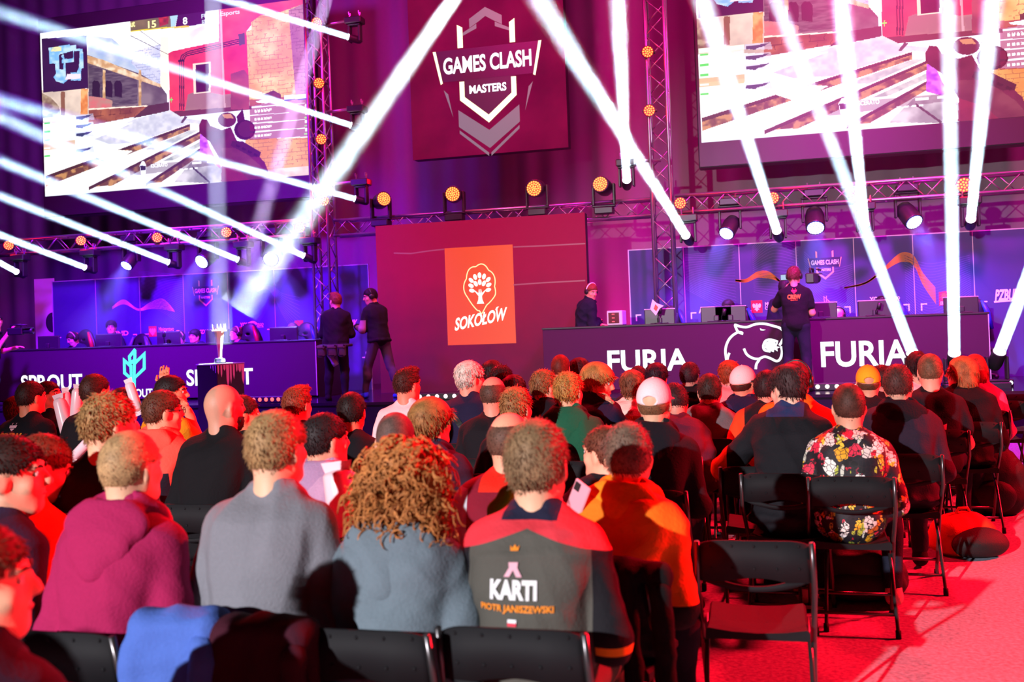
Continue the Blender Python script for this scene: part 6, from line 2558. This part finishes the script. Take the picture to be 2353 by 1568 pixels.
A_('man with a close shaved brown head beside the curly woman', 'under the close shaved man', 908, 950, 4.0,
   dict(hair=('buzz', '5a4640'), top=('tee', '18181c'), turn=8, skin='dca488', nod=-6))
A_('fair youth with bowl cut in a navy hooded top', 'under the youth with the bowl cut', 990, 919, 4.8,
   dict(hair=('bowl', '8a6438'), top=('hoodie', '26283e'), hood=True, turn=-32, skin='eab894', lean=10))
A_('bald bearded man in a black pullover', 'under the bald bearded man', 515, 884, 4.7,
   dict(hair=None, beard='3a2820', top=('sweater', '121014'), turn=-30, skin='c89078', b=1.1, lean=8))
A_('man in coral hoodie with navy back panel and glasses', 'under the man in the coral hoodie', 374, 900, 5.0,
   dict(hair=('short', '5a3020'), turn=-40, glasses=True, face=True, skin='e0a080', hood='e85848', b=1.05,
        top=('hoodie', jersey('e85848', lambda J: [('161826', (-.15, .16, -9, 9, -9, J.c7[2] - .17))]))))
A_('man in black pullover with white mesh baseball cap', 'under the man in the white mesh cap', 1503, 874, 5.2,
   dict(hair=('short', '6a4c34'), cap=('e4e0e4', 0, 'e4e0e4', True), top=('sweater', '17151d'), hood='15131b', turn=-8, skin='e4b090', b=1.08, lean=8))
A_('youth in black sports jacket with yellow cuff, head turned left', 'under the youth in the black sports jacket', 1806, 845, 5.8,
   dict(hair=('full', '3a2426'), turn=48, yaw=-6, nod=-10, face=True, skin='eeb8a0', lean=14, b=.98,
        arms=([(-.22, .04, -.22), (-.27, .24, -.28)], 'lap'),
        top=('jacket', jersey('16161c', lambda J: [('26305a', (-.1, .1, -9, 9, J.c7[2] + .002, 9)), ('f0a818', (-9, -.33, -9, 9, -9, 9))]))))
Jh = A_('boy in black floral shirt with close cropped hair', 'with the boy in the floral shirt', 1948, 884, 5.62,
   dict(hair=('crop', '4a2c24'), top=('shirt', floral()), turn=2, skin='e0a488', b=1.0, lean=4, slouch=10, open=2.3, feet=-.10, shoes='f0b8b8'))
# ---- further rows
A_('sandy haired man low between the balding man and the black hoodie', 'under the sandy haired man', 1186, 892, 5.7, dict(hair=('messy', '9a6a40'), top=('tee', '1a1418'), turn=-20, skin='e4a88a'))
Jn = A_('short dark haired man in black t-shirt with small pale print', 'under the man with the small pale back print', 808, 904, 5.8,
   dict(hair=('short', '241414'), top=('tee', '141218'), turn=6, skin='e08868', print=[('lettering', '#esportwave', -.045, -.10, .105, .016, PP, .02)]))
Jb0 = A_('balding man in faded black t-shirt', 'under the balding man in faded black', 1134, 866, 6.3, dict(hair=('balding', '5a3a30'), top=('tee', '1c161c'), turn=-10, skin='e89880', b=1.08))
A_('curly blond person in bottle green hoodie', 'under the person in the green hoodie', 1306, 857, 6.2, dict(hair=('messy', 'b07c40'), top=('hoodie', '1e5a40'), hood=True, turn=-18, skin='e8ac8a', b=1.08))
A_('blond youth in navy jacket facing right, hand at his chin', 'under the blond youth in the navy jacket', 1372, 838, 6.6, dict(hair=('bowl', 'a8703c'), top=('jacket', '1c1a38'), turn=-72, yaw=-20, nod=-12, arms=('lap', 'chin'), face=True, skin='dca080', h=.0105))
A_('man in dark plum hoodie with short brown hair, second from the aisle', 'under the man in the plum hoodie', 2062, 840, 6.5, dict(hair=('short', '4a2a26'), top=('hoodie', '2c2030'), hood='16121a', turn=-14, skin='dca088', b=1.14, lean=10))
A_('crew member in black t-shirt with orange CREW lettering, far left', 'under the crew member at the left', 72, 878, 6.4,
   dict(hair=('short', '2a1614'), top=('tee', '141018'), turn=-18, skin='e08868', b=1.1, print=[('lettering', 'CREW', -.02, -.125, .20, .052, OP, .05), ('shield_print', None, -.02, -.055, .06, .06, PP, 0, shield), ('sleeve_print', 'CI', -.17, -.14, .03, .03, OP, .04)]))
A_('man with dark face profile in black, between the crew member and clappers', 'beside the clapper holder', 112, 878, 7.1, dict(hair=('short', '2a1414'), top=('tee', '120e14'), turn=-82, nod=10, face=True, skin='e08060'))
A_('woman with brown curls half hidden behind the crew member', 'behind the crew member at the left', 40, 914, 6.95, dict(hair=('full', '4a2018'), top=('sweater', '1c1018'), turn=10, skin='e08868'))
A_('tall man in black t-shirt before the first white team lettering', 'under the tall man before the white lettering', 219, 862, 6.1, dict(hair=('short', '3a1812'), top=('tee', '160e14'), turn=-12, skin='e07858'))
A_('dark haired woman in black between two white clappers', 'under the woman with the clappers', 190, 893, 6.7, dict(hair=('full', '241010'), top=('tee', '130d13'), turn=-60, face=True, skin='e07a5c', arms=('phone', 'phone'), print=[('sleeve_print', 'C', .10, -.14, .03, .04, OP, .04)]))
A_('dark haired person in black clapping with a raised hand', 'under the clapping person', 284, 893, 6.1, dict(hair=('short', '1c0e10'), top=('tee', '110c12'), turn=-10, skin='e08262', arms=('lap', 'up'), grip='flat', h=.0085))
A_('man in orange yellow t-shirt, chin on his hand, facing right', 'under the man in the orange yellow t-shirt', 394, 865, 6.1, dict(hair=('short', '241214'), beard='2a1614', top=('tee', 'f09018'), turn=-55, yaw=-15, arms=('lap', 'chin'), face=True, skin='d88868', h=.0105))
A_('man half hidden behind the bald bearded man', 'behind the bald bearded man', 557, 911, 5.5, dict(hair=('short', '3a1c18'), top=('sweater', '120e12'), turn=-50, skin='dc8868'))
A_('ginger haired man in front of the stage edge near the plinth', 'under the ginger haired man', 683, 891, 6.1, dict(hair=('quiff', '8a3c28'), top=('tee', '1c1420'), turn=-14, skin='ec8c70'))
A_('man in white t-shirt with a dark strap across his back', 'under the man in white with the strap', 936, 848, 6.9, dict(hair=('quiff', '4a1c18'), top=('tee', 'ecd8dc'), turn=-26, skin='e88870', strap=((-.13, -.07), (.15, -.30)), b=1.04))
A_('white haired older man with glasses in a navy sweater', 'under the white haired man', 1080, 834, 7.1, dict(hair=('full', 'd8c4b8'), top=('sweater', '241c3a'), turn=-42, glasses=True, face=True, skin='ec9c84', strap=((-.12, -.05), (.14, -.34)), b=1.1))
A_('man in black hoodie with wavy light brown hair, face turned right', 'under the man with wavy light brown hair', 1251, 852, 7.0, dict(hair=('messy', '8a5a38'), top=('hoodie', '14121a'), hood=True, turn=-38, face=True, skin='e49c80'))
A_('man in grey jacket with dark trimmed hair', 'under the man in the grey jacket', 1629, 861, 7.3, dict(hair=('short', '38201c'), top=('jacket', '6c6468'), turn=4, skin='e4ac94', b=1.12))
A_('woman in rust red coat with cream fleece collar', 'under the woman with the cream collar', 1452, 855, 7.6,
   dict(hair=('full', '7a4430'), turn=4, skin='e89c80', top=('jacket', jersey('b8301c', lambda J: [('f0d8cc', (-.11, .11, -9, 9, J.c7[2] - .05, 9)), ('d08838', (-.12, .12, -9, 9, J.c7[2] - .14, J.c7[2] - .05))]))))
A_('man in maroon jacket half behind the white mesh cap', 'under the man in the maroon jacket', 1548, 884, 6.6, dict(hair=('short', '38181c'), top=('jacket', '5a1830'), turn=20, skin='d88a78', lean=22, nod=-25))
A_('man in purple hoodie with pale snapback and dark brim', 'under the man in the pale snapback', 1708, 844, 7.5, dict(hair=('short', '4a1c18'), cap=('e0d4d8', -75, '14121a', False), top=('hoodie', '34204a'), hood='1c1638', turn=-30, skin='e88870'))
A_('man in orange and black vest half hidden by the black sports jacket', 'under the man in the orange vest', 1763, 853, 7.1, dict(hair=('short', '2c161a'), turn=-20, skin='dc8c78', lean=12, top=('jacket', jersey('16121a', lambda J: [('f04820', (-9, -.13, -9, 9, -9, 9))]))))
A_('man in bright orange hoodie wearing headphones', 'under the man in the bright orange hoodie', 1828, 833, 6.7, dict(hair=('short', '4a1c20'), phones='20161c', top=('hoodie', 'f06a18'), turn=-5, skin='e08870', b=1.08, lean=12))
A_('man with yellow snapback worn to the front, dark shirt', 'under the man in the yellow cap', 1993, 843, 8.0, dict(hair=('short', '5a3828'), cap=('f0b418', 0, 'f0b418', True), top=('tee', '18141c'), turn=0, skin='e49c80'))
A_('man with undercut in black t-shirt with pink graphic', 'under the man with the undercut', 2136, 815, 7.7, dict(hair=('crop', '6a4c38'), top=('tee', '1a161e'), turn=-8, shoes='e0a820', open=2.8, skin='e4a890', b=1.16, print=[('graphic_print', None, -.02, -.27, .17, .13, PP, 0, [[(-1, -.2), (-.6, .1), (-.2, -.1), (.3, .1), (.6, .8), (1, 1), (.9, .1), (.5, -.7), (0, -.5), (-.3, -1), (-.8, -.8)]])]))
A_('man with tied up dark hair in a white t-shirt', 'under the man with tied up hair', 2106, 808, 8.6, dict(hair=('tail', '2c181c'), top=('tee', 'e0c8d0'), turn=4, skin='e09c88'))
A_('woman with long red blond hair and glasses looking left', 'under the woman with glasses', 2208, 821, 8.2, dict(hair=('long', 'a85a34'), top=('coat', '121016'), turn=74, glasses=True, face=True, skin='eeb0a0', b=.95, h=.0105))
A_('woman with red bobbed hair in a lilac jacket', 'under the woman in the lilac jacket', 2240, 816, 9.1, dict(hair=('long', '8a2c24'), top=('jacket', 'b060a0'), turn=-20, skin='e49c90', b=.92))
A_('dark haired man above the white haired man, left of a pair', 'left of the dark haired pair before the red screen', 1131, 832, 8.3, dict(hair=('full', '2a1014'), top=('sweater', '1c1420'), turn=5, skin='d88070'))
A_('dark curly haired man, right of the pair before the red screen', 'right of the dark haired pair before the red screen', 1152, 841, 7.8, dict(hair=('messy', '301216'), top=('sweater', '1a121c'), turn=-12, skin='d88070'))
A_('dark haired person low behind the balding man', 'behind the balding man', 1181, 866, 7.7, dict(hair=('full', '34161a'), top=('sweater', '201424'), turn=-15, skin='d88070'))
A_('man with close cropped reddish hair, highest head before the right desk', 'under the man with the highest head', 1288, 817, 8.9, dict(hair=('crop', '6a2018'), top=('tee', '1c1218'), turn=-4, skin='e07460'))
A_('dark haired person right of the highest cropped head', 'right of the highest cropped head', 1333, 826, 9.2, dict(hair=('full', '38121a'), top=('sweater', '1e1424'), turn=-25, skin='d87868'))
A_('dark haired person under the first big white letters, left of two', 'left of two heads before the white letters', 1466, 843, 9.2, dict(hair=('short', '3a1420'), top=('sweater', '20142a'), turn=8, skin='d87c74'))
A_('dark haired person under the first big white letters, right of two', 'right of two heads before the white letters', 1509, 838, 8.6, dict(hair=('full', '2c1022'), top=('sweater', '1a1224'), turn=-10, skin='d87c74'))
A_('man in black hoodie before the last letter of the first lettering', 'under the man before the last letter', 1585, 834, 9.1, dict(hair=('short', '3a1420'), top=('hoodie', '120e16'), hood=True, turn=-15, skin='d88478'))
A_('red haired girl in pink fleece in front of the cat outline', 'under the girl in pink fleece', 1674, 832, 9.0, dict(hair=('full', 'a03c24'), top=('jacket', 'e08890'), turn=10, skin='e89888', b=.95))
A_('person half hidden right of the yellow cap', 'right of the man in the yellow cap', 2026, 860, 9.0, dict(hair=('short', '3a1418'), top=('sweater', '1a1018'), turn=0, skin='d87c74'))

# people sitting further back, beside and behind the photographer, whose heads shade the backs in front of them
src = [Jg.t, Jn.t, Jb0.t]
for i, (x, y, z) in enumerate(((-2.55, .45, 0), (-1.98, .40, 0), (-1.50, .48, 0), (-2.8, -.55, 0), (-1.1, -.6, 0), (-2.0, -.5, 0))):
    o = copy_tree(src[i % 3])
    o.location = (x, y, 0)
    o.rotation_euler = (0, 0, 0)
    o['label'] = 'seated person in the rows beside and behind the photographer'
    o['group'] = 'seated people behind the photographer'

# empty chairs
for lab, px, py, zz, Y in (('empty black folding chair left of the floral shirt, red light on its seat', 1742, 1100, .80, 5.62), ('empty black folding chair with pale lit seat in the second row by the aisle', 1728, 1232, .80, 3.75),
                           ('empty folding chair behind the woman in the lilac jacket, nearer the aisle', 2300, 922, .80, 9.6), ('empty folding chair at the right end of the first row by the aisle', 2335, 925, .80, 10.3)):
    p = PY(px, py, Y)
    put_chair(p.x, Y + .235, math.radians(1), lab)
p = PY(195, 1552, 1.98)
put_chair(p.x, 2.2 - .42, 0, 'empty chair at the bottom edge below the burgundy hoodie')

# clappers, phones
stick('white inflatable clapper held upright left of the woman in black', PY(168, 1050, 6.3), PY(134, 915, 6.3), .045)
stick('white inflatable clapper right of the upright one, before the woman in black', PY(158, 985, 6.35), PY(150, 900, 6.35), .032)
stick('white inflatable clapper covering the chest of the woman in black', PY(172, 985, 6.3), PY(179, 893, 6.3), .040)
stick('white inflatable clapper lying aslant above the striped sweater', PY(170, 1050, 5.2), PY(216, 1002, 5.2), .030)
stick('pink inflatable clapper tip held up by the clapping person', PY(318, 945, 6.0), PY(296, 880, 6.0), .032)
stick('big pink white inflatable clapper standing beside the lilac hoodie', PY(795, 1215, 3.3), PY(775, 1080, 3.3), .055)
t = thing('phone', 'phone in a pink case held by the orange jacket man', 'phone', tuple(PY(1326, 1152, 3.5)), math.radians(-30))
R_ = Matrix.Rotation(math.radians(35), 4, 'Y')
for nm, lo_, hi_, m in (('case', (-.037, -.005, -.075), (.037, .005, .075), mat('phone_case', 'e0a0b0', rough=.35)), ('camera_bump', (-.030, -.008, .035), (-.004, -.005, .068), dark)):
    o = MB().box(lo_, hi_, .004).build(nm, m, t)
    o.rotation_euler = (0, math.radians(28), 0)

p = PY(1152, 1205, 3.55)
t = thing('scarf', 'bright green scarf end showing left of the grey and red jersey collar', 'scarf', tuple(p))
S = Flesh((-.2, -.2, -.1), (.2, .2, .25), .008)  # unidentified green thing, shaped as a loose lump
S.chain([(-.03, 0, -.02), (-.015, 0, .05), (.02, .01, .11), (.05, .02, .14)], [.026, .034, .026, .018], .02)
V, N, Q = S.skin()
add_obj('cloth', np_mesh('scarf', folds(relax(V, Q), N, .006, 3), Q), t, cloth('4ae020', 'green_cloth'))

# bags and jackets on the floor and the chairs
p = PZ(2290, 1180, 0)
backpack('black backpack standing on the floor by the aisle behind the yellow shoe', p.x, p.y, math.radians(-15), 1, '0e0d10', '121116', .62, .40, .28)
p = PZ(2210, 1268, 0)
backpack('slouching orange and black backpack on the red lit floor', p.x, p.y, math.radians(20), 1, 'e04a18', '100e10', .31, .40, .30, .2, 1.5)
p = PZ(1975, 1385, 0)
backpack('dark bag on the floor under the chair of the boy in the floral shirt', p.x, p.y + .12, 0, 1, '121014', '16141a', .36, .48, .28)
rl = Jg.t.location
drape_jacket('blue jacket hanging over the chair of the man in the grey sweater', rl.x - .10, rl.y - .27, .83, '4a68b8', .11, .42, 1)
drape_jacket('dark maroon jacket hanging beside the blue one on the same chair', rl.x + .16, rl.y - .26, .82, '3a1020', .12, .46, 4)
ro = Jo.t.location
drape_jacket('black jacket hanging over the chair of the orange jacket man', ro.x + .02, ro.y - .27, .82, '0c0a0c', .20, .55, 8)

# ================================================================ people on the stage


def S_(label, px, top, Y, o):
    p = PY(px, top, Y)
    o.setdefault('group', 'crew and players on the stage')
    return person(label, p.x, Y, p.z, o, ZS)


Jb = S_('bearded photographer in black with belt bags standing before the left desk', 770, 674, 13.95,
        dict(pose='stand', hair=('quiff', '8a4a30'), beard='5a3020', top=('sweater', '1a1418'), bottom='17151c', turn=48, yaw=8, arms=('fore', 'fore'), skin='e8a088', face=True, b=1.12, lean=3, shoes='121014', h=.0105))
r = Jb.t.location
t = thing('belt_bag', 'black camera bag on the belt of the bearded photographer', 'bag', (r.x, r.y, ZS), Jb.yaw)
zc = Jb.pel[2] - .10
for x, w in ((-.17, .065), (-.0, .075), (.15, .06)):
    MB().box((x - w, -.24, zc - .13), (x + w, -.15, zc + .05), .03).build('pouch', mat('bag_nylon', (.02, .02, .024), rough=.7), t, True)
    MB().box((x - w * .98, -.25, zc - .01), (x + w * .98, -.145, zc + .055), .02).build('pouch_flap', mat('bag_nylon', (.028, .028, .034), rough=.6), t, True)
MB().tube([(.24 * math.cos(a), .18 * math.sin(a), zc + .04) for a in np.linspace(0, 6.283, 25)], .022, 8, False).build('belt', mat('bag_nylon', (.02, .02, .024), rough=.7), t, True)
t = thing('photo_camera', 'camera with pale zoom lens hanging at the photographer hip', 'camera', tuple(PY(752, 808, 13.72)), .5)
MB().box((-.07, -.05, -.05), (.07, .03, .05), .015).build('camera_body', black, t)
MB().lathe([(.034, 0), (.04, .02), (.04, .14), (.046, .16), (.046, .22), (.036, .22)], 18, Matrix.Rotation(math.radians(150), 4, 'Y') @ Matrix.Translation((0, 0, .03))).build('lens_barrel', mat('lens_grey', '8a94a0', rough=.4), t, True)
Jc = S_('man in black t-shirt over grey sleeves and striped jeans walking left', 850, 664, 14.2,
        dict(pose='stand', hair=('short', '1c1216'), phones=True, turn=62, yaw=62, nod=-14, arms=('fore', 'fore'), stance=(.24, -.26), skin='e09080', face=True, b=1.0, bottom='4a3a4c', shoes='3048c0', h=.0105,
             top=('sweater', jersey('131016', lambda J: [('a07888', (-9, -.21, -9, 9, -9, J.c7[2] - .22)), ('a07888', (.21, 9, -9, 9, -9, J.c7[2] - .22))]))))
Jd = S_('cameraman in black CREW t-shirt and jeans standing before the right desk', 1824, 614, 14.0,
        dict(pose='stand', hair=('messy', '6a3034'), phones=True, turn=-8, yaw=-4, arms=('eye', 'fore'), skin='e09080', b=1.05, bottom='1c1c2e', top=('tee', '15121a'), shoes='16141a', lean=2, h=.0105,
             print=[('lettering', 'CREW', .0, -.135, .175, .062, OP, .05), ('shield_print', None, .0, -.055, .075, .08, RP, 0, shield), ('small_print', 'Games Clash', .0, -.18, .09, .012, OP, .02)]))
video_camera('shoulder video camera on the right of the cameraman in black', 1866, 640, 14.3, math.radians(-12), 1.2, .20)
Je = S_('referee in navy jacket with headset and crossed arms beside the right desk', 1358, 652, 15.0,
        dict(pose='stand', hair=('short', '7a3028'), phones='e8e0e0', turn=-72, yaw=-62, nod=-20, arms=('crossed', 'crossed'), skin='e89080', face=True, top=('jacket', '141428'), lean=4, h=.0105))
Jf = S_('man in dark suit facing the public behind the cameraman', 1803, 643, 15.1,
        dict(pose='stand', hair=('short', '241c28'), turn=160, yaw=180, arms=('down', 'down'), face=True, skin='e8b0a8', top=('jacket', '1c1c34')))
Jl = S_('cameraman cut off by the left edge holding up a video camera', -8, 722, 13.9,
        dict(pose='stand', hair=('short', '2a1c20'), turn=-60, yaw=-70, arms=('fore', 'eye'), face=True, skin='e89080', top=('tee', '161018'), bottom='201a2c', h=.0105))
video_camera('small video camera rig held by the cameraman at the left edge', 38, 762, 13.7, math.radians(-80), 1.0)
for lab, px, top, o in (('player with dark tousled hair and round glasses at the left desk', 255, 738, dict(hair=('full', '1c1420'), glasses=True, turn=-150, top=('sweater', '20203c'))),
                        ('player in white headset leaning low at the left end of the left desk', 166, 764, dict(hair=('short', '3a2c30'), phones='e0e0f0', turn=160, nod=-25, top=('sweater', '28284a'))),
                        ('player with headset behind the low monitor of the left desk', 412, 772, dict(hair=('short', '3a2c30'), phones='e0e0f0', turn=170, nod=-20, top=('sweater', '28284a'))),
                        ('dark haired player hidden low beside the trophy beam', 447, 777, dict(hair=('full', '1c1420'), turn=175, top=('sweater', '20203c'))),
                        ('player with headset just right of the trophy', 541, 752, dict(hair=('short', '5a4440'), phones='d8d8e8', turn=150, top=('sweater', '28284a'))),
                        ('player with pale cap of hair at the right end of the left desk', 672, 743, dict(hair=('short', '6a5450'), phones='20202c', turn=175, nod=-15, top=('sweater', '28284a'))),
                        ('young player with dark fringe and headset left of the cat outline', 1672, 691, dict(hair=('full', '2a1c1c'), phones='18181c', turn=170, top=('sweater', '1a1a28'))),
                        ('bald player bending low right of the cameraman', 1926, 716, dict(hair=None, phones='18181c', turn=180, nod=-40, top=('sweater', '1a1a28'))),
                        ('player with dark hair bent behind the middle right monitor', 2026, 684, dict(hair=('full', '1c1414'), phones='b8c0e0', turn=180, nod=-40, top=('sweater', '1a1a28'))),
                        ('player in blue lit headset at the right end of the right desk', 2222, 684, dict(hair=('full', '18141c'), phones='8090e0', turn=180, nod=-25, top=('sweater', '1a1a28')))):
    d = dict(yaw=180, face=True, skin='ecc0b0')
    d.update(o)
    d['turn'] = d['turn'] - 180
    S_(lab, px, top, YD + 1.2, d)
